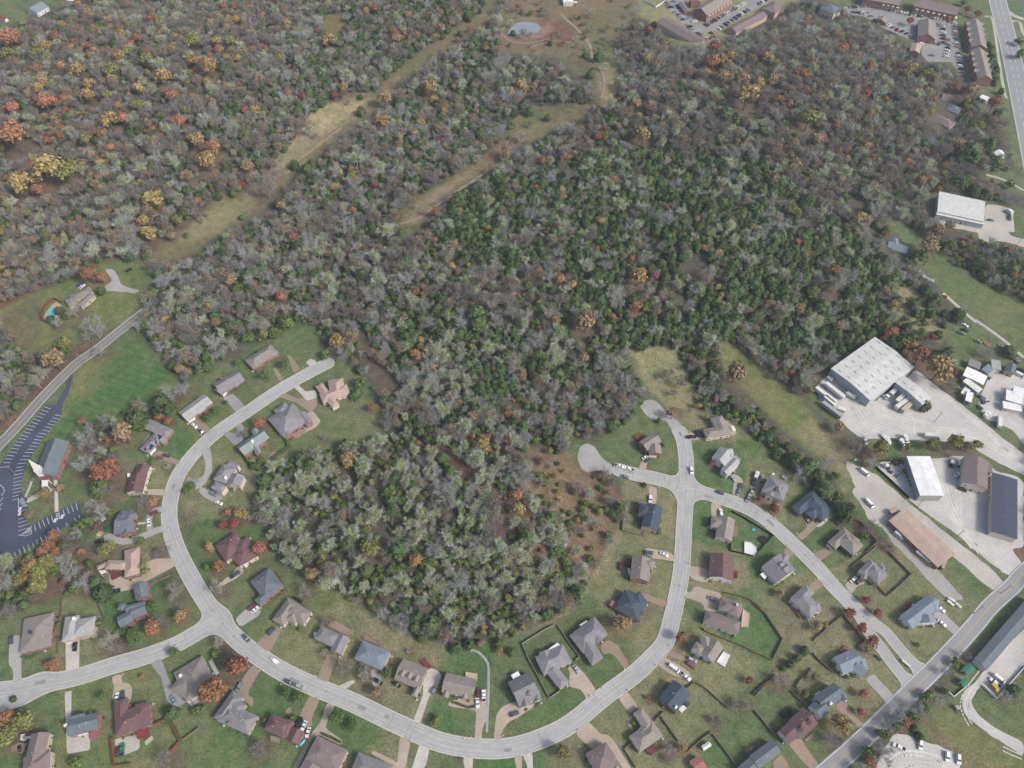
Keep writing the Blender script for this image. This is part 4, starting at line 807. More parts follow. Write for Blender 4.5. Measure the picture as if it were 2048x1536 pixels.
H('green-grey house with white rear dormer', ' and brick garden paths', 'green', 'brick', 4.2, .7, '@I2 g:540,760:1050,395:1175,600 g:870,780:945,925:1050,850 g:920,560:840,430:980,400 C/white:870,650 T/bag:790,1000:880,950:1000,1080:1070,1140:1040,1160 T/bag:1180,860:1300,800:1430,850:1400,920:1280,930 K/wood/.4:970,920:1040,890:1080,930:1010,960')
H('dark grey two-storey house with white chimney', ' beside the inner left street', 'grey', 'cream', 5.2, .45, '@F5 h:130,300:240,138:365,195 h:105,385:160,315:290,350 g:270,350:320,240:455,275 h:275,150:300,112:405,150 C/white:265,290 K/dkgrey/1:370,230:470,260:440,380:400,370 G:210,470')
H('maroon-roofed cream house', ' left of the curved street', 'redbr', 'cream', 4, .5, '@F2 g:1360,280:1420,145:1530,190 g:1285,440:1340,250:1500,290 g:1390,440:1450,420:1470,360 g:1400,320:1480,300:1500,250 W/white/3:1300,240:1330,235:1335,270:1305,275')
H('slate-roofed house by the U-shaped driveway', ' with white porch roof', 'slate', 'brick', 4.6, .5, '@F2 h:1180,730:1240,617:1400,640 g:1350,635:1225,640:1240,860 g:1240,740:1245,870:1370,860 h:1290,620:1400,640:1400,780 W/white/3.4:1180,790:1235,740:1265,745:1205,797 Y:1345,620:1360,620:1358,710:1340,710 K/dkgrey/1:1150,720:1165,705:1170,790:1145,800')
H('tan-roofed brick house around a red deck', '', 'tan', 'brick', 4.2, .4, '@I3 h:300,595:370,405:860,200 h:705,770:1020,690:915,160 h/3:150,620:130,530:330,430 K/deckred/1:405,600:660,540:690,690:450,810 W/offw/3:175,630:320,610:335,660:230,705')
H('slate-blue brick house between orange maples', '', 'slate', 'brick', 5, .45, '@I3 g:930,1240:890,960:1180,910 g:820,1380:1120,1255:1215,1480 h:545,1430:600,1290:750,1300 @F3 g:1068,155:1190,92:1235,185 g:1150,50:1330,5:1360,60')
H('grey-brown hip-roofed brick house', ' at the far left edge of the street', 'tanbr', 'brick', 3.4, .28, '@F3 h:180,490:218,172:492,135 C/dark:285,300 Y:430,220:452,220:452,238:430,238')
H('blue-grey two-storey house with peach brick', ' at the head of a straight pale driveway', 'lgrey', 'peach', 5, .42, '@F3 h:562,385:595,158:720,160 h:655,350:680,180:872,170 C/white:680,175 T/bag:690,170:780,120:840,140:720,190 G:640,370')
H('brown house with a tan side wall', ' at the bottom-left corner', 'brown', 'tanw', 5, .45, '@F3 g:210,1536:285,1225:462,1180 h:200,1620:215,1440:460,1430 K/wood/1:100,1340:170,1300:240,1320:200,1400:110,1390 Y:215,1250:290,1240:285,1265:212,1280')
H('grey-blue brick house with a small maroon deck', '', 'slate', 'brick', 5, .5, '@F3 g:628,1092:905,1020:905,1172 g:640,1060:780,1025:780,1060 K/pink/1:822,1212:905,1190:905,1240:825,1268 C/white:610,1150 G:760,1235')
H('large red-brown hip-roofed brick house', ' inside the red fence', 'redbr', 'brick', 4, .4, '@F3 h:1060,1250:1040,930:1165,905 h:1055,1250:1045,1040:1370,970 h:1225,1150:1235,955:1350,925 K/red/1:1240,1190:1350,1160:1370,1240:1260,1270 Y:1185,1145:1200,1165:1215,1140:1210,1160 T/slab:1300,1290:1370,1230:1385,1260:1320,1320')
H('pale grey-brown corner house', ' between two russet trees', 'tanbr', 'cream', 3.2, .4, 'h:347,1345:405,1310:442,1362 h:340,1378:372,1398:400,1360 C/white:362,1352 Y:381,1374:390,1367:393,1370:384,1377 T/old:370,1400:385,1390:395,1400:380,1412 K/conc/.4:424,1318:438,1345:432,1350:418,1324')
H('grey house with a row of ridge vents', ' near the bottom of the left street', 'grey', 'peach', 3.3, .5, '@F6 h:120,1072:300,825:400,890 h:440,1235:535,1062:280,880 h:200,960:350,1060:430,960 C:270,1130 K/dkgrey/1:270,1140:330,1110:380,1180:340,1200', vents=5)
H('maroon-roofed house beside a blue tarp boat', '', 'redbr', 'brick', 5, .5, '@F6 h:580,1182:660,1035:850,1125 h:740,1240:800,1090:850,1130 g:790,1275:850,1158:955,1200 K/bag/1:640,1240:730,1260:720,1310:650,1290')
H('large brown roof house with peach walls', ' cut by the bottom of the frame', 'brown', 'peach', 5.2, .3, '@I8 h:200,1200:450,725:1110,975 g:60,1450:210,1195:560,1360')
H('grey hip house at the bottom edge', ' beside a looping tan path', 'grey', 'cream', 4, .4, 'h:700,1545:717,1504:788,1530')
H('grey cross-hipped cream house', ' by the end of the knoll road', 'tanbr', 'cream', 3.6, .5, '@I4 h:655,1425:985,975:1230,1080 h:1300,1545:1480,1262:1060,1010 h:900,1420:1120,1080:1330,1200 K/black/1:1070,970:1110,950:1280,1050:1240,1090')
H('steel-blue L-shaped house with deck', ' and a long brick side wall', 'slate', 'brick', 4, .45, '@I4 h:205,640:605,345:835,760 h:290,1020:400,1140:835,800 K/deckred/1:690,530:740,465:895,690:815,745 W/white/3:630,530:690,495:700,530:650,560 G:350,1140')
H('maroon cross-hipped house with a white entrance', ' between red and russet trees', 'redbr', 'cream', 4, .45, '@F5 h:150,975:360,838:470,1010 h:400,1195:595,1085:450,900 h:300,1080:400,1190:520,1090 K/whitew/3:425,1140:455,1128:480,1170:450,1185 Y:370,905:400,890:408,905:378,920 K/bag/.4:285,1140:315,1120:340,1155:310,1170')
H('grey-brown house with a rounded rear deck', '', 'grey', 'tanw', 4.5, .45, '@F6 h:1040,350:1108,235:1290,300 g:1292,500:1368,345:1270,295 K/bag/.6:1170,240:1240,180:1370,230:1408,285:1340,325 W/white/2.5:1040,300:1065,290:1068,325:1042,335 K/bag/.3:1170,245:1215,170:1240,200:1200,260')
H('streaked blue-grey house with peach walls', '', 'blue', 'peach', 5, .4, '@F6 h:1408,535:1492,370:1742,475 h:1560,570:1640,430:1740,480 K/wood/1:1490,360:1510,300:1660,410:1640,420')
H('grey-brown house with three dormers', ' and a red rear deck', 'tanbr', 'peach', 3.4, .6, 'g:807,1317:857,1337:841,1380 D:803,1352:808,1340 D:817,1356:822,1344 D:831,1363:835,1350 K/red/1:841,1322:849,1317:862,1333:855,1340 h:822,1390:845,1340:855,1345')
H('brown-grey house with three front gables', ' and a screened porch', 'tanbr', 'peach', 3.6, .6, '@G1 g:425,662:700,725:682,910 g:470,780:440,890:385,870 g:535,820:520,880:500,850 g:630,800:620,905:560,880 K/tanw/1:600,655:708,675:705,740:598,720')
H('grey front-gabled house with white awning', ' on a curved tan driveway', 'grey', 'cream', 3.6, .6, '@G1 g:985,752:1175,657:1285,885 g:1060,800:1100,988:1200,935 D:1190,870:1175,840 W/white/3:1015,685:1080,650:1102,690:1035,727 g:1210,830:1230,930:1285,885')
H('large grey cross-hipped house in the fenced yard', '', 'grey', 'cream', 3.5, .45, '@G1 h:1235,522:1490,402:1605,550 h:1320,640:1465,820:1550,748 g:1270,480:1300,580:1400,540 W/white/3:1330,468:1440,390:1468,415:1365,480')
H('grey L-shaped brick house with a white pergola', '', 'grey', 'brick', 3.6, .5, '@G3 h:-60,1130:200,937:350,1112 h:-10,1150:170,1438:285,1348 g:100,1100:210,1230:300,1160 W/offw/3:45,1022:120,975:142,1003:72,1047')
H('dark slate hip-roofed house with a red awning', '', 'navy', 'brick', 4.2, .45, '@G3 h:402,855:510,655:750,775 h:500,800:610,965:700,900 h:560,730:640,860:740,800 W/pink/2.6:350,820:380,770:430,790:402,855')
H('grey-roofed house with a red brick gable end', ' above the slate house', 'tanbr', 'brick', 5, .45, '@G3 g:588,310:562,548:755,588 h:690,310:828,375:810,470 h:600,380:770,400:760,540 K/maroon/2:520,345:575,348:575,412:525,415 W/white/2.5:540,440:560,440:570,500:548,510')
H('navy-roofed L-shaped house in a fenced lot', ' left of the crossroads', 'navy', 'peach', 5, .45, '@G2 h:645,1270:665,1155:790,1165 g:735,1160:675,1395:850,1425 h:760,1170:860,1190:850,1270 K/dkgrey/1:615,1290:690,1270:690,1340:630,1330')
H('brown-roofed red brick house between the cul-de-sacs', '', 'tanbr', 'brick', 5, .5, '@G2 g:652,532:800,435:895,520 g:750,560:755,650:885,640 K/red/1:595,475:640,448:695,490:650,525 G:770,680')
H('brown-grey house with a long timber deck', ' nearest the north cul-de-sac', 'tanbr', 'cream', 4, .45, '@G2 h:1312,400:1560,360:1592,455 h:1385,290:1505,257:1570,430 K/tanw/1:1530,315:1590,312:1655,440:1640,462:1570,462:1570,440 W/white/3:1600,370:1625,365:1648,412:1622,422')
H('white two-storey house with grey cross gables', '', 'lgrey', 'whitew', 5.2, .55, '@G2 g:1398,692:1490,580:1625,680 g:1490,818:1620,690:1695,742 g:1560,690:1545,605:1625,650 K/lgrey/1:1620,690:1650,670:1700,712:1670,730')
H('grey-brown house with a parked trailer beside it', '', 'grey', 'cream', 5, .5, '@G5 h:115,410:200,255:405,345 g:165,460:190,330:270,370 h:230,470:290,330:410,350 D:285,430:290,380 K/lgrey/1:320,270:345,255:382,290:365,305 W/white/3:225,240:240,232:255,248:240,255')
H('big navy-roofed L-shaped brick house', ' backed by the tree belt', 'navy', 'brick', 3.6, .5, '@G5 h:425,582:637,412:718,500 h:862,612:742,730:530,520 h:560,640:700,480:790,560 g:620,560:690,690:760,640')
H('brown-grey garage-front house on the right curve', '', 'tanbr', 'dkgrey', 4.2, .5, '@G5 h:790,942:963,792:1045,870 h:1167,975:1058,1085:880,900 h:930,980:1030,850:1120,930 G:820,990')
H('grey house with two cars on its tan driveway', '', 'grey', 'tanw', 4.6, .5, '@G5 h:1103,1242:1232,1115:1310,1180 h:1415,1280:1312,1378:1150,1235 g:1190,1330:1240,1190:1180,1170 h:1308,1168:1345,1150:1408,1210 Y:1240,1275:1270,1290:1275,1310:1245,1300')
H('grey saltbox house with a white rear awning', '', 'grey', 'cream', 4.6, .45, '@G5 g:265,1370:115,1195:310,1048 g:260,1200:320,1050:400,1110 D/1.8:380,1200:340,1220 D:330,1165:300,1180 W/white/3:103,1275:150,1233:192,1280:150,1322')
H('grey hip-roofed house with white rear wall', '', 'grey', 'whitew', 4.2, .5, '@I5 h:825,1405:400,1000:650,795 h:520,900:745,702:930,870 h:900,1270:840,1080:980,1010 K/deck/1:510,1232:562,1212:690,1330:620,1400')
H('blue-green roofed house with a magenta deck', ' near the main road', 'blue', 'whitew', 4.2, .5, '@I6 g:405,735:965,305:1190,590 g:820,890:770,740:1050,520 h:1000,600:1010,330:1210,490 K/magenta/1:470,580:592,452:650,482:590,602 W/white/3:650,500:680,480:710,510:680,535 K/dkgrey/.4:940,930:1140,800:1150,815:1000,975')
H('light blue house with a pink rear deck', ' beside the split lane', 'blue', 'whitew', 4.2, .5, '@G6 g:712,583:890,503:1015,640 g:930,690:900,600:985,560 g:880,690:965,750:1072,688 K/pink/1:770,525:825,478:868,520:815,562')
H('black and pale green gabled white house', ' above the golden tree', 'slate', 'whitew', 5, .6, '@G6 g:545,925:720,797:832,905 g:515,992:600,930:700,1045 g:760,905:800,960:835,910 C/white:690,985 W/white/3:555,900:600,868:610,890:570,915')
H('maroon-roofed white house above the main road', '', 'redbr', 'whitew', 5, .5, '@G6 g:330,1130:460,1010:575,1165 g:245,1215:325,1145:425,1255 D:450,1210:430,1185 D:520,1150:500,1125 K/black/1:255,1060:330,1010:370,1050:300,1110 K/bag/.4:470,1290:540,1240:535,1275:480,1305')
H('blue-grey gabled house at the bottom edge', ' left of the maroon-roofed house', 'slate', 'whitew', 4.2, .5, '@G6 g:-5,1430:185,1287:270,1400 g:-110,1530:-10,1450:70,1560')
H('slate house with a brick gable and white sunroom', '', 'navy', 'brick', 5, .45, '@G4 g:858,822:1005,632:1175,785 h:900,760:990,650:1040,690 W/offw/3:1050,922:1110,890:1147,920:1095,972 K/dkgrey/1.5:1112,862:1140,842:1182,880:1150,912 C/white:1030,920')
H('white-walled grey house with a white patio slab', '', 'tanbr', 'whitew', 5, .5, '@G4 g:1275,355:1385,193:1535,283 h:1187,322:1240,238:1330,320 g:1300,300:1280,200:1380,190 K/whitew/.6:1450,445:1522,345:1587,380:1530,502')
H('grey-brown angled hip house with a red deck', '', 'tanbr', 'cream', 3.6, .5, '@G4 h:593,975:688,912:830,1110 h:550,1212:660,1382:893,1195 g:700,1080:640,1150:760,1160 K/deckred/1:720,1350:800,1290:850,1352:777,1405')
H('brown hip-roofed house on the wide tan driveway', ' at the bottom edge', 'brown', 'whitew', 4.6, .45, '@G4 h:107,1387:320,1267:480,1480 g:130,1390:200,1330:240,1440')
H('small pinkish-roofed house at the bottom edge', '', 'pink', 'cream', 3, .3, '@G4 g:1170,1465:1270,1400:1360,1540', wins=3)
H('reddish-brown gabled house with a white end wall', '', 'redbr', 'whitew', 4.6, .45, '@G3 g:1390,283:1378,530:1620,578 g:1400,400:1490,400:1500,330 K/maroon/.8:1620,470:1662,475:1660,540:1625,540')
H('small grey-brown house below the crossroads', ' with a trampoline yard', 'tanbr', 'cream', 4.4, .5, '@G2 g:1475,1285:1437,1502:1607,1532 h:1387,1395:1397,1292:1540,1300 g:1470,1400:1460,1340:1540,1350 K/wood/1:1618,1397:1672,1397:1665,1497:1612,1497')
H('large mauve-brown house with a wide parking pad', '', 'brown', 'whitew', 4.6, .42, '@G3 h:1313,992:1342,868:1705,955 h:1470,860:1493,733:1722,790 h:1560,900:1590,790:1720,800 K/peach/1:1720,860:1787,908:1772,1045:1700,1040 C/cream:1655,825')
H('grey flat-topped ranch house beside a turquoise pool', '', 'tanbr', 'tanw', 3.2, .3, '@J1 h:740,480:1110,300:1200,390 h:860,640:1120,420:1200,480 h:640,560:800,480:900,600')
# --- top corners and the right-hand fringe
H('pale blue farmhouse in the top-left lawn', '', 'blue', 'whitew', 4, .4, '@L6 g:205,75:300,20:440,25', wins=4)
H('little white barn in the top-left corner', '', 'white', 'whitew', 4, .3, '@L6 g:530,0:590,10:580,-30', 'barn', 'barn', wins=1, vents=0)
H('red-trimmed shed at the top-left edge', '', 'red', 'whitew', 3, .3, '@L6 g:-40,130:35,160:40,135', 'shed', 'shed', wins=1, vents=0)
H('weathered blue-grey house in the right clearing', '', 'blue', 'whitew', 3.6, .45, '@R2 g:660,720:865,775:820,850 g:700,790:690,700:760,700', wins=4)
H('tiny dark shed left of the weathered house', '', 'brown', 'whitew', 2.6, .3, '@R2 g:478,650:500,680:553,640', 'shed', 'shed', wins=1, vents=0)
H('white round-topped shed in the right woods', '', 'white', 'whitew', 3, .4, '@R2 g:250,345:375,438:425,405', 'shed', 'shed', wins=1, vents=0)
H('white roof peeking over the top meadow', '', 'white', 'whitew', 4, .2, '@R5 g:1150,-30:1160,25:1260,0', 'barn', 'barn', wins=1, vents=0)
H('white garage behind trees by the highway', '', 'white', 'whitew', 3.5, .4, '@R3 g:1290,1370:1330,1415:1365,1350', 'garage', 'garage', wins=1, vents=0)
H('dark house hidden in the highway trees', '', 'brown', 'cream', 4, .4, '@R3 h:700,1060:900,1160:960,1110 g:820,900:900,920:900,860', wins=3)
H('small bluish house under the highway trees', '', 'slate', 'cream', 4, .4, '@R3 h:860,990:980,1030:1000,970', wins=2)
H('tiny white cottage near the highway bend', '', 'white', 'whitew', 3, .3, '@R3 g:1170,880:1240,910:1260,880', wins=2)
A_ = dict(cat='apartment block', name='apartment_block', vents=0)
H('long brown-roofed apartment block nearest the meadow', '', 'brown', 'cream', 6, .3, '@R4 g:262,168:665,398:560,450', wins=10, **A_)
H('tan-roofed townhouse row with white porches', ' along the diagonal car rows', 'tanbr', 'brick', 7, .5, '@R4 g:655,152:900,0:790,-70 '+' '.join('W/whitew/5.2:%d,%d:%d,%d:%d,%d:%d,%d' % (670+k*29,150-k*18,684+k*29,140-k*18,694+k*29,148-k*18,680+k*29,158-k*18) for k in range(8)), wins=10, **A_)
H('long low roof along the lower edge of the car park', '', 'brown', 'peach', 5, .4, '@R4 g:850,270:1160,110:1240,160', wins=6, **A_)
H('short brown block above the car park', '', 'brown', 'peach', 6, .4, '@R4 h:1190,80:1290,5:1400,70', wins=5, **A_)
H('small brown garage block in the diagonal car park', '', 'brown', 'brick', 3, .4, '@R4 g:370,30:435,118:475,90', wins=2, cat='garage', name='garage_block', vents=0)
H('reddish block at the very top of the car park', '', 'pink', 'brick', 6, .4, '@R4 g:480,-20:500,25:590,5', wins=3, **A_)
H('dark-roofed block above the wooded ridge', '', 'slate', 'cream', 6, .4, '@R4 h:1750,80:1830,25:1960,90', wins=4, **A_)
H('upper-left townhouse row of the right complex', '', 'tanbr', 'brick', 7, .5, '@R3 g:120,-10:450,50:500,0 '+' '.join('W/whitew/5.2:%d,%d:%d,%d:%d,%d:%d,%d' % (300+k*42,30+k*8,318+k*42,34+k*8,312+k*42,48+k*8,294+k*42,44+k*8) for k in range(4)), wins=8, **A_)
H('upper townhouse row with white bay porches', '', 'brown', 'brick', 7, .5, '@R3 g:575,55:965,140:1015,75 '+' '.join('W/whitew/5.2:%d,%d:%d,%d:%d,%d:%d,%d' % (600+k*50,68+k*11,622+k*50,73+k*11,616+k*50,90+k*11,594+k*50,85+k*11) for k in range(8)), wins=10, **A_)
H('apartment clubhouse with brick ends', ' between the car rows', 'tanbr', 'brick', 5, .5, '@R3 g:610,330:615,185:775,195', wins=5, **A_)
H('small tan building at the wood edge', ' of the right car park', 'tan', 'brick', 5, .4, '@R3 g:537,462:560,388:648,410', wins=2, **A_)
H('northern townhouse row beside the highway', '', 'tanbr', 'brick', 7, .5, '@R3 g:1048,185:1095,425:1238,430 g/7.3:1052,225:1210,225:1210,200 g/7.3:1060,275:1218,275:1218,250 g/7.3:1068,325:1226,325:1226,300 g/7.3:1078,375:1234,375:1234,350', wins=8, **A_)
H('southern townhouse row beside the highway', '', 'tanbr', 'brick', 7, .5, '@R3 g:1090,450:1150,705:1285,705 g/7.3:1095,495:1250,495:1250,470 g/7.3:1104,545:1262,545:1262,520 g/7.3:1114,595:1272,595:1272,570 g/7.3:1124,650:1282,650:1282,622', wins=8, **A_)
H('small garage roof in the right complex', '', 'tanbr', 'brick', 3, .4, '@R3 g:225,175:258,145:342,195', wins=1, cat='garage', name='garage_block', vents=0)
B_ = dict(cat='warehouse', name='warehouse', vents=0)
sky_pts = [(1000,215),(880,305),(780,385),(670,460),(565,540),(450,620),(340,700),(1145,320),(1025,400),(915,480),(820,560),(705,635),(595,720),(485,805),(1330,455),(1210,545),(1110,620),(1000,700),(890,780),(780,870),(670,950),(1465,570),(1345,660),(1240,740),(1130,820),(1030,900),(915,985),(805,1070),(1440,910),(1580,1025),(1720,1150)]
H('huge white metal warehouse with rows of skylights', '', 'metal', 'steel', 7.5, .08, '@J3 g:185,655:940,117:1620,630 g/7.2:1280,890:1440,778:1893,1175 '+' '.join('Y:%d,%d:%d,%d:%d,%d:%d,%d' % (x-28,y-26,x-20,y-32,x+30,y+18,x+22,y+24) for x, y in sky_pts), wins=2, **B_)
H('bright white box warehouse', ' beside the scrap yard', 'white', 'lgrey', 7, .03, '@G7 g:335,63:472,467:722,470', wins=3, **B_)
H('brown-roofed cream barn warehouse', '', 'brown', 'cream', 7, .3, '@G7 g:928,45:916,332:1162,405 f/4/.02:1170,140:1170,230:1212,235', wins=3, **B_)
H('navy-roofed cream warehouse', ' on the right edge', 'dark', 'cream', 5.5, .05, '@G7 g:1213,228:1200,832:1470,905', wins=6, **B_)
H('long tan-roofed bus depot', '', 'tan', 'brick', 4, .12, '@G7 g:150,722:655,1205:830,1062 g/3.4:690,1200:720,1215:845,1105 g/3.2:180,650:240,620:220,590', wins=6, **B_)
H('long pale metal building on the concrete lot', ' at the right', 'metal', 'steel', 5.5, .06, '@R2 f:1160,425:1640,530:1650,335 f/4.6/.01:1150,455:1640,560:1645,535', wins=6, **B_)
S_ = dict(cat='shed', name='shed', vents=0, wins=1)
H('white shed with three round roof vents', '', 'white', 'cream', 4, .06, '@J4 g:715,770:805,580:1262,765', **S_)
H('faded grey-mauve shed behind the vented shed', '', 'grey', 'cream', 3.6, .08, '@J4 f/3.6/.02:830,545:1085,640:1130,500', **S_)
H('pale blue sagging shed behind the vented shed', '', 'blue', 'steel', 3.8, .15, '@J4 g:1120,640:1265,745:1325,555', **S_)
H('narrow ribbed shed joining the two yards', '', 'lgrey', 'cream', 3.4, .02, '@J4 f:1255,770:1365,825:1430,590', **S_)
H('pale square-roofed garage in the junk yard', '', 'lgrey', 'tanw', 4, .03, '@J4 f:1350,620:1560,660:1605,470', **S_)
H('black and grey gabled shop in the junk yard', '', 'slate', 'tanw', 4.2, .5, '@J4 g:1700,480:1640,665:1830,760', **S_)
H('long sloping white-blue shed', ' left of the gravel turn', 'offw', 'steel', 3.4, .05, '@J4 g:712,893:1050,1150:1125,1050', **S_)
H('square whitish shed at the grass edge', '', 'offw', 'tanw', 3, .04, '@J4 f:668,1145:800,1222:890,1100', **S_)
H('white-roofed blue shed', ' above the junk pile', 'white', 'blue', 4, .05, '@J4 g:765,1310:905,1362:1020,1180', **S_)
H('white stepped shed at the right edge', '', 'white', 'steel', 4.5, .04, '@J4 g:1650,1300:2030,1410:2050,1180 g/4.7:1805,1185:1820,990:2060,1030', **S_)
H('long white mobile building below the stepped shed', '', 'white', 'cream', 3.6, .04, '@J4 g:1600,1480:2010,1560:2020,1410', **S_)
H('long abandoned grey motel block', ' below the main road', 'slate', 'cream', 4.2, .35, '@G8 g:912,545:1420,-40:1545,40', cat='building', name='motel', vents=0, wins=10)
H('green metal roof at the ruin', ' by the motel', 'teal', 'cream', 3.2, .2, '@G8 g:803,628:872,570:940,622', **S_)
H('lower green roof beside the white block wall', '', 'teal', 'cream', 3, .2, '@G8 g:780,748:830,707:885,745', **S_)
H('pale garden shed in the green yard', '', 'offw', 'cream', 2.4, .5, '@G4 g:1290,1312:1370,1260:1403,1305', **S_)
# church
ch = H('long grey-roofed brick church', ' beside the striped car park', 'slate', 'brick', 5, .6, '@U g:95,883:67,953:112,953', cat='church', name='church', vents=0, wins=10)
H_ = ch.root
hx, hy = gp(85, 948, 5); c = ch.c; mb = MB()
mb.box(hx-c[0], hy-c[1], 5, 3.2, 3.2, 7.0, .25); ob = mb.build('steeple', TRIM, H_); mb = MB()
B4 = [(hx-c[0]+1.9*math.cos(a), hy-c[1]+1.9*math.sin(a), 12.0) for a in [.25+math.pi/4+i*math.pi/2 for i in range(4)]]
mb.solid(B4, [(hx-c[0]+.05*math.cos(a), hy-c[1]+.05*math.sin(a), 21.5) for a in [.25+math.pi/4+i*math.pi/2 for i in range(4)]]); mb.build('spire', TRIM, ob)
mb = MB(); P = [gp(*fp('J2', q), 4.2) for q in ((640,232),(740,230),(735,330),(638,326))]; mb.prism(ccw([(p[0]-c[0], p[1]-c[1]) for p in P]), 4.0, 4.2)
for p in P: mb.box(p[0]-c[0], p[1]-c[1], -.1, .4, .4, 4.12)
mb.build('portico', TRIM, H_)
# ------------------------------------------------------------------ trees
def tmat(n, c, hue=.012, ov=.14, isl=.28): return mat('tree_'+n, c, .9, .0, 1, .0, 1, spec=.12, objvar=ov, hue=hue, island=isl)
BARK = {'b': tmat('bark_grey', (176,179,176)), 'e': tmat('bark_sage', (206,210,198)), 'm': tmat('bark_mauve', (150,144,140)), 'p': tmat('bark_pale', (180,176,164)), 'd': tmat('bark_dark', (112,100,90))}
LEAF = dict(o=tmat('leaf_orange', (176,130,100)), g=tmat('leaf_gold', (170,148,102)), r=tmat('leaf_red', (158,92,86)), u=tmat('leaf_russet', (156,112,86)), y=tmat('leaf_yellowgreen', (138,140,84)),
 v=tmat('leaf_green', (104,126,74)), c=tmat('needle', (88,107,69), .03, .26), s=tmat('leaf_shrub', (110,132,74), .02), t=tmat('leaf_tan', (156,136,108)), k=tmat('leaf_pink', (180,116,110)), e=tmat('leaf_lichen', (144,160,88), .03, .2))
CNAME = dict(o='orange', g='golden', r='red', u='russet', y='yellow-green', v='rounded green', c='dark green cedar', s='bushy green', t='tan-leaved', k='pinkish-red', e='grey-green', b='bare grey', m='bare mauve-brown', p='bare pale silvery')
def quads(cs, ns, ss, rs, asp=1.0):
    n = len(cs); up = rs.normal(size=(n,3)); u = np.cross(ns, up); u /= np.linalg.norm(u, axis=1, keepdims=True)+1e-9; v = np.cross(ns, u)
    u = u*ss[:,None]*asp; v = v*ss[:,None]
    V = np.stack([cs-u-v*.6, cs+u*.7-v, cs+u+v*.7, cs-u*.6+v], 1).reshape(-1,3); return V
def mesh_np(name, V, F, mats, mi=None):
    me = bpy.data.meshes.new(name); me.vertices.add(len(V)); me.vertices.foreach_set('co', np.asarray(V, np.float32).ravel())
    F = np.asarray(F, np.int32); me.loops.add(F.size); me.loops.foreach_set('vertex_index', F.ravel()); me.polygons.add(len(F))
    me.polygons.foreach_set('loop_start', np.arange(0, F.size, F.shape[1], dtype=np.int32)); me.polygons.foreach_set('loop_total', np.full(len(F), F.shape[1], np.int32))
    for m in mats: me.materials.append(m)
    if mi is not None: me.polygons.foreach_set('material_index', np.asarray(mi, np.int32))
    me.update(calc_edges=True); return me
def leafy(rs, n, lobes, sz, flat=.8, gap=.25):       # crown of radius 1 centred at z=0
    L = []
    for i in range(lobes):
        d = rs.normal(size=3); d /= np.linalg.norm(d); d[2] = abs(d[2])*.9-.25; q = rs.uniform(.25, .62); L.append((d*q*np.array([1,1,flat]), rs.uniform(.26, .5)))
    L.append((np.array([0,0,.05]), .55)); cs = []; ns = []
    w_ = np.array([l[1]**2 for l in L]); w_ /= w_.sum()
    for c, r in [L[k] for k in rs.choice(len(L), n, p=w_)]:
        d = rs.normal(size=3); d /= np.linalg.norm(d); d[2] = d[2] if rs.rand() < .35 else abs(d[2])
        cs.append(c+d*r*rs.uniform(.62, 1.12)); ns.append(d+rs.normal(size=3)*.55)
    cs = np.array(cs); ns = np.array(ns); ns /= np.linalg.norm(ns, axis=1, keepdims=True)
    return quads(cs, ns, rs.uniform(.55, 1.3, n)*sz, rs)
def conifer(rs, n, sz):                          # height 3.2, radius 1 at the base
    t = rs.beta(1.3, 1.6, n); a = rs.uniform(0, 2*np.pi, n); ph = rs.uniform(0, 6, 3)
    prof = np.sqrt(np.clip(1-t**2.4, 0, 1))*np.clip(.45+t*3.5, 0, 1); lump = 1+.13*np.sin(a*3+ph[0]+t*6)+.1*np.sin(a*5+ph[1]-t*9)+.08*np.sin(t*22+ph[2])
    r = prof*lump*rs.uniform(.72, 1.05, n); cs = np.stack([r*np.cos(a), r*np.sin(a), .2+t*2.75], 1)
    ns = np.stack([np.cos(a), np.sin(a), .25+t*.9], 1)+rs.normal(size=(n,3))*.45; ns /= np.linalg.norm(ns, axis=1, keepdims=True)
    return quads(cs, ns, rs.uniform(.6, 1.3, n)*sz, rs)
def bare(rs, limbs=6, twigs=420, wd=.012, spread=1.0):       # radius 1, base at z=-1.35
    mb = MB(); tips = []
    lean = rs.normal(size=2)*.06; fork = np.array([lean[0], lean[1], -.75]); mb.bar((0,0,-1.45), fork, .05, 0, 4, .036)
    for i in range(limbs):
        a = 2*np.pi*(i+rs.uniform(-.3,.3))/limbs; e = rs.uniform(.35, 1.25) if i else 1.45; L = rs.uniform(.6, .85)
        d = np.array([math.cos(a)*math.cos(e), math.sin(a)*math.cos(e), math.sin(e)]); m = fork+d*L*.55+rs.normal(size=3)*.04; q = m+(d+np.array([0,0,.2])+rs.normal(size=3)*.15)*L*.6
        mb.bar(fork, m, .028, 0, 3, .018); mb.bar(m, q, .018, 0, 3, .008); 
        for b0, k in ((m, 5), (q, 7), ((m+q)/2, 5)):
            for j in range(k):
                dd = d*.75+rs.normal(size=3)*.55+np.array([0,0,.12]); dd /= np.linalg.norm(dd); e2 = b0+dd*rs.uniform(.25, .5); mb.bar(b0, e2, .009, 0, 3, .004); tips.append((b0, e2, dd))
    nb = len(mb.v); V = np.array(mb.v); tw = []
    for _ in range(twigs):
        b0, e2, dd = tips[rs.randint(len(tips))]; s = b0+(e2-b0)*rs.uniform(0, 1); t = dd*.6+rs.normal(size=3)*.6; t[2] += .15; t /= np.linalg.norm(t); e3 = s+t*rs.uniform(.18, .5)
        w_ = np.cross(t, rs.normal(size=3)); w_ = w_/(np.linalg.norm(w_)+1e-9)*wd*rs.uniform(.5, 1); tw += [s-w_, s+w_, e3+w_*.4, e3-w_*.4]
    return mb, np.array(tw)
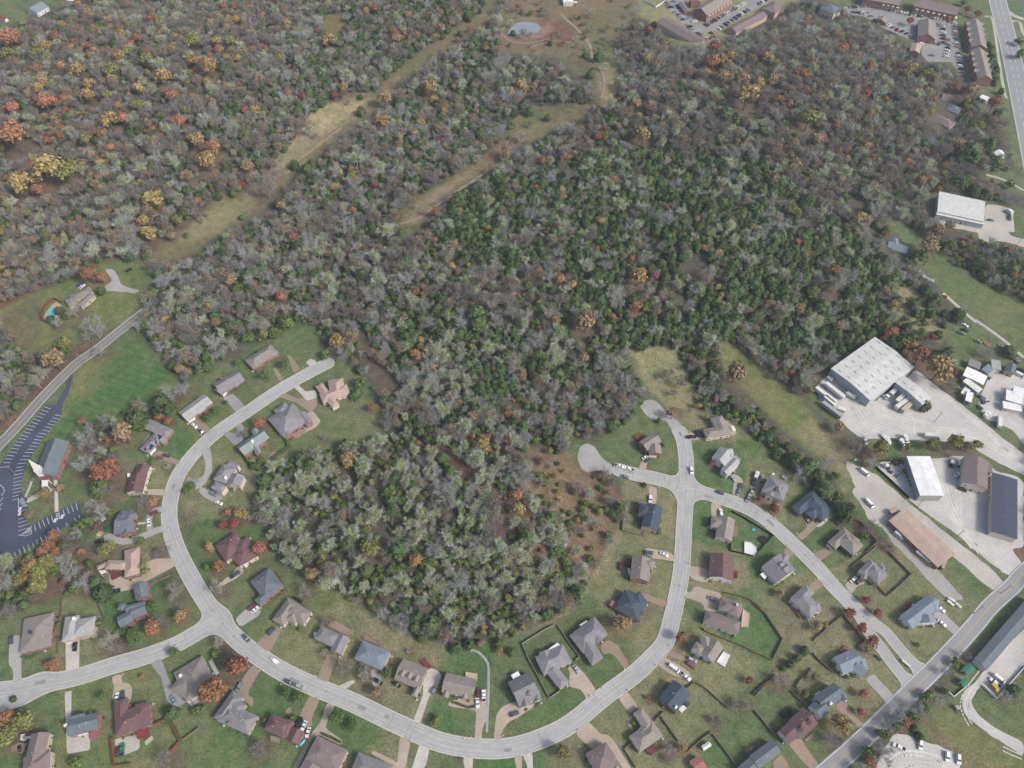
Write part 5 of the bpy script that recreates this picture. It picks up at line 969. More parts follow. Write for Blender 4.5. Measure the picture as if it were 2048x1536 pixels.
def to_tri_mesh(mb, tw, name, m):
    me = MB(); me.v = list(map(tuple, mb.v)); me.f = list(mb.f); b = len(me.v); me.v += [tuple(t) for t in tw]; me.f += [(b+4*i, b+4*i+1, b+4*i+2, b+4*i+3) for i in range(len(tw)//4)]
    return me
PROTO = {}      # (kind, colour) -> list of dict(single=mesh, trunk=mesh, crown=mesh)
TR_W, TR_L = .05, 2.2
def qf(n): return np.arange(n).reshape(-1, 4)
def add_proto(kind, colr, trunkV, trunkF, crownV, tm, cm, ntw=0):
    nT = len(trunkV); nq = len(crownV)//4; cmi = [0 if i < ntw else 1 for i in range(nq)]; allV = list(trunkV)+[tuple(v) for v in crownV]; F = list(trunkF)+[tuple(nT+4*i+k for k in range(4)) for i in range(len(crownV)//4)]
    me = bpy.data.meshes.new(kind); me.from_pydata(allV, [], F); me.materials.append(tm); me.materials.append(cm); me.polygons.foreach_set('material_index', [0]*len(trunkF)+cmi); me.update()
    t = bpy.data.meshes.new('trunk'); t.from_pydata(trunkV, [], trunkF); t.materials.append(tm); t.update()
    c = mesh_np('crown', crownV, qf(len(crownV)), [tm, cm], cmi); PROTO.setdefault((kind, colr), []).append(dict(single=me, trunk=t, crown=c))
def trunk(rs, z0, z1, r):
    mb = MB(); mb.bar((0,0,z0), (0,0,(z0+z1)/2), r, 0, 5, r*.8); mb.bar((0,0,(z0+z1)/2), (.03,.02,z1), r*.8, 0, 5, r*.4)
    for i in range(4):
        a = i*1.6+rs.rand(); mb.bar((0,0,z0+(z1-z0)*.55), (math.cos(a)*.4, math.sin(a)*.4, z1*.9), r*.45, 0, 3, r*.2)
    return mb
rs = np.random.RandomState(5)
for colr in 'ogruytk':
    for v_ in range(3):
        tb = trunk(rs, -1.3, .1, .06); add_proto('autumn_tree', colr, tb.v, tb.f, leafy(rs, 760, rs.randint(8, 14), .085), BARK['d'], LEAF[colr])
for v_ in range(3):
    tb = trunk(rs, -1.15, .1, .06); add_proto('green_tree', 'v', tb.v, tb.f, leafy(rs, 900, 16, .075, .85), BARK['d'], LEAF['v'])
for v_ in range(4):
    tb = trunk(rs, -.9, .1, .04); add_proto('green_shrub', 's', tb.v, tb.f, leafy(rs, 330, rs.randint(5, 9), .12, .8), BARK['d'], LEAF['s'])
for v_ in range(3):
    tb = trunk(rs, -.9, .1, .04); add_proto('green_shrub', 'y', tb.v, tb.f, leafy(rs, 330, rs.randint(5, 9), .12, .8), BARK['d'], LEAF['y'])
for v_ in range(4):
    tb = MB(); tb.bar((0,0,-.1), (0,0,2.6), .08, 0, 4, .02); add_proto('cedar_tree', 'c', tb.v, tb.f, conifer(rs, 420, .16), BARK['d'], LEAF['c'])
for colr, n in (('b', 4), ('m', 4), ('p', 3)):
    for v_ in range(n):
        mb, tw = bare(rs, rs.randint(6, 9), 820, .0115)
        add_proto('bare_tree', colr, [tuple(p) for p in mb.v], mb.f, tw, BARK[colr], BARK[colr])
for v_ in range(3):   # bare tree with leftover tan leaves
    mb, tw = bare(rs, 6, 600, .012); lv = leafy(rs, 240, 9, .05); add_proto('bare_tree', 't', [tuple(p) for p in mb.v], mb.f, np.concatenate([tw, lv]), BARK['m'], LEAF['t'], len(tw)//4)
for v_ in range(4):   # lichen-green thin-leaved tree
    mb, tw = bare(rs, 7, 900, .0125); lv = leafy(rs, 270, 11, .05); add_proto('bare_tree', 'e', [tuple(p) for p in mb.v], mb.f, np.concatenate([tw, lv]), BARK['e'], LEAF['e'], len(tw)//4)
# kind geometry: crown centre height / base offset in crown radii
CZ = dict(autumn_tree=1.3, green_tree=1.15, green_shrub=.85, cedar_tree=0.0, bare_tree=1.4)
TREES = []      # (kind, colour, x, y, zground, radius, px, py, manual)
KOF = dict(o='autumn_tree', g='autumn_tree', r='autumn_tree', u='autumn_tree', y='autumn_tree', t='autumn_tree', k='autumn_tree', v='green_tree', c='cedar_tree', s='green_shrub', b='bare_tree', m='bare_tree', p='bare_tree')
for ln in MAN.strip().split('\n'):
    f, *it = ln.split(); fr = f
    for cc, xyz in zip(it[::2], it[1::2]):
        if '?' in xyz or xyz.count(',') != 2: continue
        x, y, r = [float(v) for v in xyz.split(',')]; px, py = fp(fr, (x, y)); k = KOF[cc]; rp = r/FR[fr][2]
        Rm = min(rp*mpp(px, py), 14)*(.85 if k == 'bare_tree' else 1.08 if k == 'autumn_tree' else 1.0)
        if k == 'autumn_tree' and Rm < 1.7: k = 'autumn_tree'
        hc = {'cedar_tree': 1.5*Rm}.get(k, CZ[k]*Rm)
        gx_, gy_, gz = gpt(px, py, hc); TREES.append([k, cc, gx_, gy_, gz, Rm, px, py, True])
NMAN = len(TREES)
MX = np.array([[t[2], t[3], t[5]] for t in TREES])
# ---- woodland scatter
ZONES = [  # polygon px, mix
 ([(850,470),(950,380),(1100,330),(1300,300),(1500,320),(1640,420),(1740,500),(1770,660),(1690,720),(1560,720),(1480,690),(1250,700),(1180,620),(1000,560)], dict(cedar=.74, bare=.22, shrub=.03, autumn=.03)),
 ([(830,620),(1180,620),(1130,790),(900,840),(780,760)], dict(cedar=.46, bare=.38, shrub=.18, autumn=.03)),
 ([(600,60),(1000,-60),(960,40),(840,110),(700,190),(600,230),(420,300),(380,240),(560,160)], dict(cedar=.36, bare=.48, shrub=.05, autumn=.08)),
 ([(930,60),(1010,105),(1100,190),(1000,260),(880,330),(760,300),(860,150)], dict(cedar=.35, bare=.48, shrub=.06, autumn=.06)),
 ([(-60,-60),(620,-60),(560,160),(400,260),(250,420),(200,525),(-60,600)], dict(cedar=.10, bare=.62, shrub=.05, autumn=.19)),
 ([(1230,90),(1300,60),(1700,50),(1860,150),(2010,220),(2040,360),(1880,380),(1640,400),(1300,290),(1200,220)], dict(cedar=.09, bare=.72, shrub=.05, autumn=.12)),
 ([(500,880),(800,870),(1000,900),(1050,990),(1180,1150),(1000,1300),(560,1150)], dict(cedar=.10, bare=.46, shrub=.42, autumn=.015)),
 ([(1050,890),(1130,900),(1200,950),(1245,1000),(1215,1100),(1160,1180),(1080,1120),(1050,1000)], dict(cedar=.05, bare=.10, shrub=.14, autumn=.03)),
 ([(1750,600),(1800,555),(1860,585),(1890,640),(1905,700),(1860,740),(1780,680)], dict(cedar=.16, bare=.14, shrub=.12, autumn=.04)),
 ([(1380,700),(1420,690),(1450,740),(1560,860),(1690,1000),(1720,1060),(1640,1010),(1560,930),(1450,830),(1390,800)], dict(cedar=.30, bare=.35, shrub=.24, autumn=.06)),
 ([(1850,480),(1880,430),(2060,540),(2100,640),(1960,560)], dict(cedar=.45, bare=.28, shrub=.15, autumn=.05)),
]
DEFMIX = dict(cedar=.20, bare=.58, shrub=.17, autumn=.04)
GAPS = [[(865,900),(890,895),(940,930),(960,960),(935,960),(900,930)], [(745,960),(765,960),(770,1040),(790,1100),(765,1110),(750,1050)], [(1005,1010),(1030,1060),(1010,1110),(990,1060)], [(620,1035),(640,1030),(635,1075),(615,1085)], [(700,640),(730,650),(750,720),(800,770),(790,800),(740,750)], [(1330,560),(1370,600),(1375,640),(1350,620)], [(1350,530),(1420,500),(1400,560)]]
ss = 3.9
sx = np.arange(-545, 545, ss); sy = np.arange(60, 800, ss); SX, SY = np.meshgrid(sx, sy)
SX = (SX+NR.uniform(-.5, .5, SX.shape)*ss*.95).ravel(); SY = (SY+NR.uniform(-.5, .5, SY.shape)*ss*.95).ravel(); SZ = hgt(SX, SY)
QX, QY = proj(SX, SY, SZ)
ok = (QX > -70) & (QX < 2118) & (QY > -70) & (QY < 1606)
SX, SY, SZ, QX, QY = [a[ok] for a in (SX, SY, SZ, QX, QY)]
ok = np.ones(len(SX), bool); sparse = np.zeros(len(SX), bool)
CX_, CY_ = proj(SX, SY, SZ+9.5); DX_, DY_ = proj(SX, SY, SZ+5)
for i_, P in enumerate(OPENS):
    q_ = inpoly(QX, QY, P); ok &= ~q_
    if i_ != 0: ok &= ~(inpoly(CX_, CY_, P) | inpoly(DX_, DY_, P))
    if i_ in (2, 3, 4, 6): sparse |= q_
ok |= sparse & (NR.rand(len(SX)) < .05)
for P in GROVES: ok |= inpoly(QX, QY, P)
for P in GAPS: ok &= ~inpoly(QX, QY, P)
ok &= gsample(ROADD, SX, SY) > 2.2
for P in DRV+LOTP: ok &= ~inpoly(SX, SY, P)
for A, u, v, L, Wd in BRECTS:
    for f_ in (1.0, CAMZ/(CAMZ-5), CAMZ/(CAMZ-9)):
        a = (SX*f_-A[0])*u[0]+(SY*f_-A[1])*u[1]; b = (SX*f_-A[0])*v[0]+(SY*f_-A[1])*v[1]; ok &= ~((a > -3) & (a < L+3) & (b > -3) & (b < Wd+3))
SX, SY, SZ, QX, QY = [a[ok] for a in (SX, SY, SZ, QX, QY)]
zone = np.full(len(SX), -1)
for i, (P, m) in enumerate(ZONES): zone = np.where((zone < 0) & inpoly(QX, QY, P), i, zone)
nc = vnoise(SX, SY, 24, 31); nb_ = vnoise(SX, SY, 15, 32); na = vnoise(SX, SY, 30, 33); nm = vnoise(SX, SY, 28, 34)
for i in range(len(SX)):
    m = ZONES[zone[i]][1] if zone[i] >= 0 else DEFMIX
    wc, wb, wsh, wa = m['cedar']*(.1+1.8*nc[i]), m['bare']*(.5+nb_[i]), m['shrub']*(.4+1.2*(1-nb_[i])), m['autumn']*(.1+1.9*na[i]**1.5)
    q = R.random(); tot = wc+wb+wsh+wa; lim = max(tot, 1.0) if zone[i] not in (7, 8) else 1.0
    q *= lim
    if q < wc: k, cc, r = 'cedar_tree', 'c', min(4.6, 2.3*math.exp(R.gauss(.05, .28)))
    elif q < wc+wb:
        k = 'bare_tree'; t = R.random(); mv = nm[i]+(.35 if zone[i] in (4, 5) else -.3 if zone[i] in (6, 0, 1) else .12)
        cc = 'e' if R.random() < (.62 if zone[i] == 6 else .34 if zone[i] in (0,1,9) else .14) else 't' if t < (.12 if zone[i] in (0, 1, 6) else .30) else ('m' if t < .3+.6*np.clip(mv, 0, 1) else ('p' if R.random() < .3 else 'b')); r = min(7.0, 3.2*math.exp(R.gauss(.05, .3)))
    elif q < wc+wb+wsh: k = 'green_shrub'; cc = 's' if R.random() < .75 else 'y'; r = R.uniform(1.5, 3.2)
    elif q < tot: k, cc, r = 'autumn_tree', R.choice('oguuyttttg' if zone[i] != 4 else 'ogggtyyuut'), min(6.5, 2.8*math.exp(R.gauss(0, .35)))
    else: continue
    d = np.hypot(MX[:,0]-SX[i], MX[:,1]-SY[i])
    if (d < MX[:,2]*1.0+.6).any(): continue
    TREES.append([k, cc, float(SX[i]), float(SY[i]), float(SZ[i]), r, float(QX[i]), float(QY[i]), False])
EXTRA = [('church',88,910),('round turquoise pool',112,618),('dry pond pit',1050,62),('gravel cul-de-sac',1179,915),('grassy power-line lane',640,250),('middle meadow',1090,235),('tan grass wedge',850,420),('long narrow grass strip',1560,820),('huge white warehouse',1745,745),('white shed in the right woods',1712,413),('pale metal building',1920,415),('long brown apartment block',1370,60),('county road bend',420,520),('county road bridge end',600,375),('top-left farmhouse',80,15),('row of townhouses by the highway',1960,80),('wooded knoll top',830,1040),('grass wedge above the cul-de-sac',1310,735)]
LMK = [(s, x, y) for s, x, y in LAND if len(s.split()) <= 8]+EXTRA
LABELS = set()
def where(px, py, j=0):
    s, x, y = sorted(LMK, key=lambda t: math.hypot(t[1]-px, t[2]-py))[j]; dx, dy = px-x, py-y; d = math.hypot(dx, dy)*mpp(px, py)
    ang = math.degrees(math.atan2(-dy, dx)) % 360; dr = ['right of','up-right of','above','up-left of','left of','down-left of','below','down-right of'][int((ang+22.5)//45) % 8]
    return s, dr, d
DW = [(8,'right beside, '),(16,'close by, '),(28,'a short way '),(45,'some way '),(75,'well '),(130,'far '),(1e9,'very far ')]
def locate(desc, px, py, r=None):
    L = None; sz = [''] if r is None else [('small ' if r < 2.3 else 'middling ' if r < 3.4 else 'big ' if r < 5 else 'very big ')]
    for j in range(14):
        s, dr, d = where(px, py, j); dw = next(w_ for q_, w_ in DW if d < q_)
        for z_ in sz:
            M_ = f'{z_}{desc} {dw}{dr} the {s}'
            if len(M_.split()) > 16: continue
            L = L or M_
            if M_ not in LABELS: LABELS.add(M_); return M_
    return L
REG = [('on the wooded knoll inside the curved street', ZONES[6][0]), ('in the cedar wood right of centre', ZONES[0][0]), ('in the middle wood above the knoll', ZONES[1][0]), ('in the autumn wood at the upper left', ZONES[4][0]),
 ('in the grey-mauve wood below the apartments', ZONES[5][0]), ('in the brushy slope beside the knoll', ZONES[7][0]), ('in the tree belt between houses and grass strip', ZONES[9][0]), ('in the dark belt below the pale metal building', ZONES[10][0]), ('in the evergreen wood at the top', ZONES[2][0]),
 ('in the grove beside the church field', GROVES[0]), ('in the grove below the church car park', GROVES[1]), ('in the scrub along the main road', GROVES[2])]
BASE = {'bare_tree': 'bare_tree', 'cedar_tree': 'cedar_tree', 'green_shrub': 'green_shrub', 'autumn_tree': 'autumn_tree', 'green_tree': 'green_tree'}
CATS = dict(bare_tree='bare tree', cedar_tree='cedar tree', green_shrub='shrub', autumn_tree='autumn tree', green_tree='green tree')
GRP = dict(bare_tree='bare trees of the woods', cedar_tree='cedars of the woods', green_shrub='green shrubs of the woods', autumn_tree='autumn trees of the woods', green_tree='round green garden trees')
def inp(px, py, P): return bool(inpoly(np.array([px]), np.array([py]), P)[0])
STUFF = {}
for kind in GRP:
    L = [t for t in TREES if t[0] == kind]
    L.sort(key=lambda t: -(t[5]/mpp(t[6], t[7]))*(1.6 if t[8] else 1)); 
    vis = [t for t in L if -20 < t[6] < 2068 and -20 < t[7] < 1556]
    top = vis[:288]; ids = set(map(id, top)); STUFF[kind] = [t for t in L if id(t) not in ids]
    for k, cc, x, y, z, r, px, py, man in top:
        p = PROTO[(k, cc if (k, cc) in PROTO else 'b')]; p = p[R.randrange(len(p))]
        zb = z+(CZ[k]*r if k != 'cedar_tree' else 0); sc_ = (r*R.uniform(.94, 1.06), r*R.uniform(.94, 1.06), r*R.uniform(.92, 1.1))
        if k == 'cedar_tree': sc_ = (r, r, r*R.uniform(.6, .9))
        nm_ = {'b': 'bare grey tree', 'm': 'bare mauve-brown tree', 'p': 'bare silvery tree', 'c': 'dark green cedar', 's': 'bushy green shrub', 'e': 'thin-leaved grey-green tree', 'v': 'rounded green tree'}.get(cc, CNAME[cc]+(' tree' if k != 'green_shrub' else ' shrub'))
        lab = locate(nm_, px, py, r)
        rz_ = R.uniform(0, 6.28)
        if r/mpp(px, py) > 11 or man and r/mpp(px, py) > 8:
            o = thing(k, lab, CATS[k], (x, y, z), 0, GRP[k])
            for pn in ('trunk', 'crown'):
                c_ = link(pn, p[pn], o, (0, 0, zb-z), rz_); c_.scale = sc_
        else:
            o = link(k, p['single'], None, (x, y, zb), rz_, label=lab, category=CATS[k], group=GRP[k]); o.scale = sc_
def stuff(kind, items, name):
    keys = sorted({t[1] for t in items}); src = bpy.data.collections.new(name+'_kinds'); idx = {}; n = 0
    for cc in keys:
        for p in PROTO[(kind, cc)]:
            o = bpy.data.objects.new('%03d' % n, p['single']); src.objects.link(o); idx.setdefault(cc, []).append(n); n += 1
    pts = []; ii = []; ro = []; s3 = []
    for k, cc, x, y, z, r, px, py, man in items:
        pts.append((x, y, z+(CZ[k]*r if k != 'cedar_tree' else 0))); ii.append(R.choice(idx[cc])); ro.append(R.uniform(0, 6.28)); s3.append((r, r, r*(R.uniform(.6, .9) if k == 'cedar_tree' else R.uniform(.85, 1.15))))
    me = bpy.data.meshes.new(name); me.from_pydata(pts, [], [])
    for nme, ty, dat in (('vi', 'INT', ii), ('rz', 'FLOAT', ro)): a = me.attributes.new(nme, ty, 'POINT'); a.data.foreach_set('value', dat)
    a = me.attributes.new('sc', 'FLOAT_VECTOR', 'POINT'); a.data.foreach_set('vector', np.array(s3, np.float32).ravel())
    ob = link(name, me, kind='stuff'); g = bpy.data.node_groups.new(name, 'GeometryNodeTree')
    g.interface.new_socket('Geometry', in_out='INPUT', socket_type='NodeSocketGeometry'); g.interface.new_socket('Geometry', in_out='OUTPUT', socket_type='NodeSocketGeometry')
    N = g.nodes.new; Lk = g.links.new; gi, go = N('NodeGroupInput'), N('NodeGroupOutput'); ip = N('GeometryNodeInstanceOnPoints'); ci = N('GeometryNodeCollectionInfo')
    ci.inputs['Collection'].default_value = src; ci.inputs['Separate Children'].default_value = True; ci.inputs['Reset Children'].default_value = True
    def na_(nme, ty): q = N('GeometryNodeInputNamedAttribute'); q.data_type = ty; q.inputs['Name'].default_value = nme; return q.outputs['Attribute']
    cx = N('ShaderNodeCombineXYZ'); Lk(na_('rz', 'FLOAT'), cx.inputs['Z'])
    Lk(gi.outputs[0], ip.inputs['Points']); Lk(ci.outputs[0], ip.inputs['Instance']); ip.inputs['Pick Instance'].default_value = True
    Lk(na_('vi', 'INT'), ip.inputs['Instance Index']); Lk(cx.outputs[0], ip.inputs['Rotation']); Lk(na_('sc', 'FLOAT_VECTOR'), ip.inputs['Scale']); Lk(ip.outputs[0], go.inputs[0])
    md = ob.modifiers.new('spread', 'NODES'); md.node_group = g
SN = dict(bare_tree='bare_woods', cedar_tree='cedar_woods', green_shrub='undergrowth', autumn_tree='autumn_woods', green_tree='green_woods')
for k, it in STUFF.items():
    if it: stuff(k, it, SN[k])
print('TREES', NMAN, {k: (sum(t[0] == k for t in TREES), len(STUFF[k])) for k in GRP})
# ------------------------------------------------------------------ vehicles
CC = dict(white=(238,240,242), silver=(178,184,190), grey=(112,116,124), black=(34,36,42), navy=(40,52,84), blue=(72,100,140), lblue=(130,160,178), red=(176,44,58), maroon=(112,46,60), rose=(160,92,100), teal=(50,104,112), green=(40,120,80), orange=(220,104,60), yellow=(214,176,84), tan=(196,180,150))
VM = {}
WH = MB(); WH.bar((0,-.12,0), (0,.12,0), .34, 0, 10); WH = WH.mesh('wheel', [RUB])
def hull(mb, pts, w0, w1, mi=0):      # side profile (x,z) extruded; w0 at low z, w1 at high z
    zs = [p[1] for p in pts]; lo, hi = min(zs), max(zs)
    f = lambda z: (w0+(w1-w0)*(z-lo)/(hi-lo+1e-6))/2
    mb.solid([(x, f(z), z) for x, z in pts], [(x, -f(z), z) for x, z in pts], mi)
SPEC = dict(
 sedan=(4.7,1.82, [(-2.35,.35),(2.3,.35),(2.35,.62),(2.2,.82),(.95,.95),(-1.55,1.0),(-2.25,.98),(-2.38,.7)], [(-1.75,.96),(1.0,.92),(.35,1.38),(-1.1,1.4)], 1.41),
 suv=(4.8,1.92, [(-2.4,.4),(2.35,.4),(2.4,.8),(2.2,1.05),(1.1,1.15),(-2.3,1.18),(-2.4,.8)], [(-2.3,1.14),(1.2,1.1),(.5,1.7),(-2.1,1.72)], 1.73),
 pickup=(5.8,1.98, [(-2.9,.5),(2.85,.5),(2.9,.9),(2.7,1.12),(1.5,1.2),(-.7,1.2),(-.7,1.18),(-2.9,1.15)], [(-.75,1.16),(1.55,1.15),(.95,1.8),(-.6,1.82)], 1.83),
 van=(5.9,2.05, [(-2.95,.4),(2.9,.4),(2.95,.9),(2.4,1.2),(2.2,1.25),(-2.95,1.25)], [(-2.93,1.22),(2.35,1.22),(1.7,2.15),(-2.9,2.2)], 2.21),
)
def vehicle(kind, colr):
    if (kind, colr) in VM: return VM[kind, colr]
    L, W_, body, cab, top = SPEC[kind]; b = MB(); hull(b, body, W_, W_*.96)
    b2 = [(cab[3][0]+.05, top-.03), (cab[2][0]-.05, top-.05), (cab[2][0]-.1, top+.03), (cab[3][0]+.1, top+.05)]; hull(b, b2, W_*.80, W_*.76)
    if kind == 'pickup':
        b.box(-1.8, W_/2-.08, 1.1, 2.2, .12, .25); b.box(-1.8, -W_/2+.08, 1.1, 2.2, .12, .25); b.box(-2.86, 0, 1.1, .1, W_-.1, .25)
    g = MB(); hull(g, cab, W_*.92, W_*.76); out = [('body', b.mesh('body', [cmat(colr) if colr in COL else mat('car_'+colr, CC[colr], .3, 0, 1, 0, 1, spec=.5)])), ('windows', g.mesh('windows', [GLASS]))]
    if kind == 'pickup': q = MB(); q.box(-1.8, 0, 1.1, 2.1, W_-.3, .07); out.append(('truck_bed', q.mesh('truck_bed', [RUB])))
    if kind == 'van':
        q = MB()
        for s_ in (1, -1): q.solid([(-2.9, s_*W_*.47, 1.24), (.9, s_*W_*.47, 1.24), (.9, s_*(W_*.40), 2.0), (-2.9, s_*(W_*.40), 2.0)][::s_], [(-2.9, s_*W_*.40, 1.24), (.9, s_*W_*.40, 1.24), (.9, s_*W_*.36, 2.0), (-2.9, s_*W_*.36, 2.0)][::s_])
        out.append(('side_panel', q.mesh('side_panel', [mat('car_'+colr, CC.get(colr, COL.get(colr)), .3, 0, 1, 0, 1, spec=.5)])))
    VM[kind, colr] = (out, L, W_); return VM[kind, colr]
for k_ in CC: mat('car_'+k_, CC[k_], .3, 0, 1, 0, 1, spec=.5)
def cmt(c): return MATS['car_'+c]
COL.update({}); 
def vehicle_mats(): pass
CARN = dict(sedan='parked_car', suv='parked_suv', pickup='pickup_truck', van='parked_van')
CATN = dict(sedan='car', suv='car', pickup='pickup truck', van='van')
DESC = dict(sedan='sedan', suv='SUV', pickup='pickup', van='van')
def place(kind, colr, A, B, z=.06, wheels=True, group='cars parked at the houses', lab=None):
    a, b = gpt(*A), gpt(*B); x, y, zz = (a[0]+b[0])/2, (a[1]+b[1])/2, max(a[2], 0); rz = math.atan2(b[1]-a[1], b[0]-a[0]); parts, L, W_ = vehicle(kind, colr)
    on = .13 if gsample(STREET, x, y) < 0 or gsample(MAIN, x, y) < 0 else z
    px, py = (A[0]+B[0])/2, (A[1]+B[1])/2; cn = {'lblue': 'light blue', 'rose': 'faded red'}.get(colr, colr)
    o = thing(CARN[kind], lab or locate(f'{cn} {DESC[kind]}', px, py), CATN[kind], (x, y, zz+on), rz, group)
    for n_, m_ in parts: link(n_, m_, o)
    if wheels:
        for sx_ in (-.3, .3):
            for sy_ in (-.44, .44): link('wheel', WH, o, (sx_*L, sy_*W_, .34))
    return o
for ln in """
I1 sedan:white:1385,295:1470,370 suv:navy:1540,430:1620,490 suv:navy:925,955:790,925 sedan:rose:785,985:665,975
F2 sedan:red:1540,665:1610,630 sedan:white:1530,785:1525,705 sedan:black:1060,935:985,945 pickup:black:1130,1470:1230,1440 pickup:rose:960,815:1025,755
F3 sedan:navy:105,330:108,405 suv:black:695,390:690,470 sedan:white:1072,915:1078,865 suv:navy:1125,900:1125,850 sedan:lblue:1640,840:1690,890 sedan:lblue:1605,945:1570,885 pickup:teal:1122,1410:1125,1330 sedan:maroon:1078,1420:1082,1350 sedan:teal:275,1325:225,1325 sedan:black:190,1385:188,1310
F5 suv:blue:100,440:190,475 sedan:white:165,535:230,560 pickup:navy:320,1310:410,1250
F6 sedan:red:440,90:515,45 sedan:white:475,118:535,68 suv:navy:630,315:680,258 suv:navy:405,330:450,378 sedan:white:645,535:720,580 suv:blue:380,770:345,830 suv:navy:785,740:855,775 suv:silver:885,785:955,810 pickup:black:920,1098:895,1165 sedan:white:970,1115:935,1190 sedan:white:1000,1175:980,1255 suv:black:1610,735:1655,765 sedan:black:1770,760:1825,790
G1 suv:blue:300,855:335,795 sedan:white:705,905:712,985 pickup:white:768,935:765,825 sedan:maroon:715,888:722,812 sedan:navy:1010,1055:1080,1030 sedan:silver:1588,605:1635,668
G2 pickup:white:405,775:495,797 pickup:white:590,828:510,803 sedan:blue:485,885:545,905 sedan:white:695,712:745,680 sedan:navy:720,735:770,705 suv:white:1185,800:1195,865 pickup:black:1150,490:1228,485 suv:black:1230,440:1295,445 suv:black:1255,470:1318,478 sedan:silver:1590,885:1640,932 sedan:navy:1700,968:1685,1018 sedan:blue:1685,1025:1665,1082 sedan:navy:1450,1045:1515,1067 pickup:black:1842,905:1820,985 pickup:silver:1900,955:1922,885 pickup:silver:1825,1025:1790,1085 sedan:blue:1785,1092:1750,1147 suv:white:770,1095:768,1150 suv:white:1495,1292:1490,1235
G3 suv:navy:715,282:790,292 sedan:grey:722,312:785,330 sedan:white:873,290:950,325 suv:maroon:465,458:465,392 sedan:grey:1360,745:1450,772 suv:silver:1165,1372:1235,1402 suv:red:1143,1410:1225,1465
G4 van:white:965,485:1060,555 pickup:white:1075,560:1182,645
G5 sedan:navy:560,690:605,748 sedan:white:1030,1352:1082,1310 suv:navy:1085,1372:1138,1320 van:white:1130,205:1205,268 van:white:1180,510:1257,597 sedan:black:0,462:30,415
G7 suv:black:880,402:922,418
G8 sedan:white:575,65:640,112 sedan:white:580,190:650,242 pickup:white:265,1365:180,1325 suv:white:420,1285:420,1370 suv:white:665,1390:665,1480 suv:white:765,1410:770,1505 van:white:1095,692:1175,755 pickup:white:1145,798:1055,722
R1 sedan:white:645,1040:668,1088 sedan:blue:1465,108:1535,132 sedan:black:1500,85:1555,102 sedan:white:1510,42:1545,60 sedan:orange:1688,205:1722,222 sedan:green:1632,186:1660,200 sedan:blue:1832,232:1870,252 van:white:1975,472:2035,503 sedan:black:2000,435:2042,450
R2 suv:black:1128,545:1186,556 pickup:white:1420,495:1418,572 sedan:teal:1672,515:1728,520 pickup:navy:1892,470:1900,522
J1 suv:navy:900,315:980,250 sedan:white:940,345:1020,290
L8 sedan:black:10,1205:60,1180
""".strip().split('\n'):
    f, *it = ln.split()
    for t in it:
        k_, c_, a_, b_ = t.split(':'); COL.pop('car', None)
        place(k_, c_, fp(f, tuple(map(float, a_.split(',')))), fp(f, tuple(map(float, b_.split(',')))))
def row(f, a, b, n, ang, skip=(), nm='diagonal car park'):
    for i in range(n):
        if i in skip: continue
        t = i/(n-1); px, py = fp(f, (a[0]+(b[0]-a[0])*t, a[1]+(b[1]-a[1])*t)); x, y = gp(px, py); A0 = gp(*fp(f, a)); B0 = gp(*fp(f, b)); th = math.atan2(B0[1]-A0[1], B0[0]-A0[0])+ang
        c_ = R.choice(['white','white','silver','grey','black','navy','blue','silver','white','red','tan','black']); k_ = R.choice(['sedan','sedan','suv','suv','pickup'])
        q = proj(x+math.cos(th)*2, y+math.sin(th)*2, 0); q0 = proj(x-math.cos(th)*2, y-math.sin(th)*2, 0)
        place(k_, c_, q0, q, wheels=False, group='cars in the apartment car parks')
row('R4', (255,30), (510,290), 12, 1.35, (3,8)); row('R4', (645,250), (1010,40), 18, 1.4, (5,)); row('R4', (770,285), (960,160), 7, 1.4); row('R4', (985,140), (1060,100), 3, 1.4); row('R4', (1160,40), (1260,-10), 4, 1.2); row('R4', (480,180), (530,215), 2, 1.3); row('R4', (650,390), (690,380), 2, .4)
row('R3', (140,50), (540,135), 16, 1.5, (2,9)); row('R3', (590,140), (820,180), 9, 1.5, (3,4)); row('R3', (150,120), (270,215), 4, 1.3); row('R3', (350,235), (550,325), 6, 1.3, (2,)); row('R3', (835,240), (845,385), 6, 1.5); row('R3', (738,390), (805,400), 3, 1.4); row('R3', (940,215), (960,350), 6, 1.5); row('R3', (965,400), (1003,660), 10, 1.5, (2,)); row('R3', (740,505), (865,515), 2, 0)
row('R3', (0,70), (130,60), 6, 1.5, (3,)); row('R3', (30,110), (130,125), 5, 1.3); row('R3', (560,345), (640,400), 4, 1.3); row('R3', (890,410), (870,490), 4, 1.4); row('R4', (330,20), (390,80), 4, 1.3, (1,)); row('R4', (700,330), (760,400), 3, .6); row('R4', (560,330), (640,385), 4, 1.3)
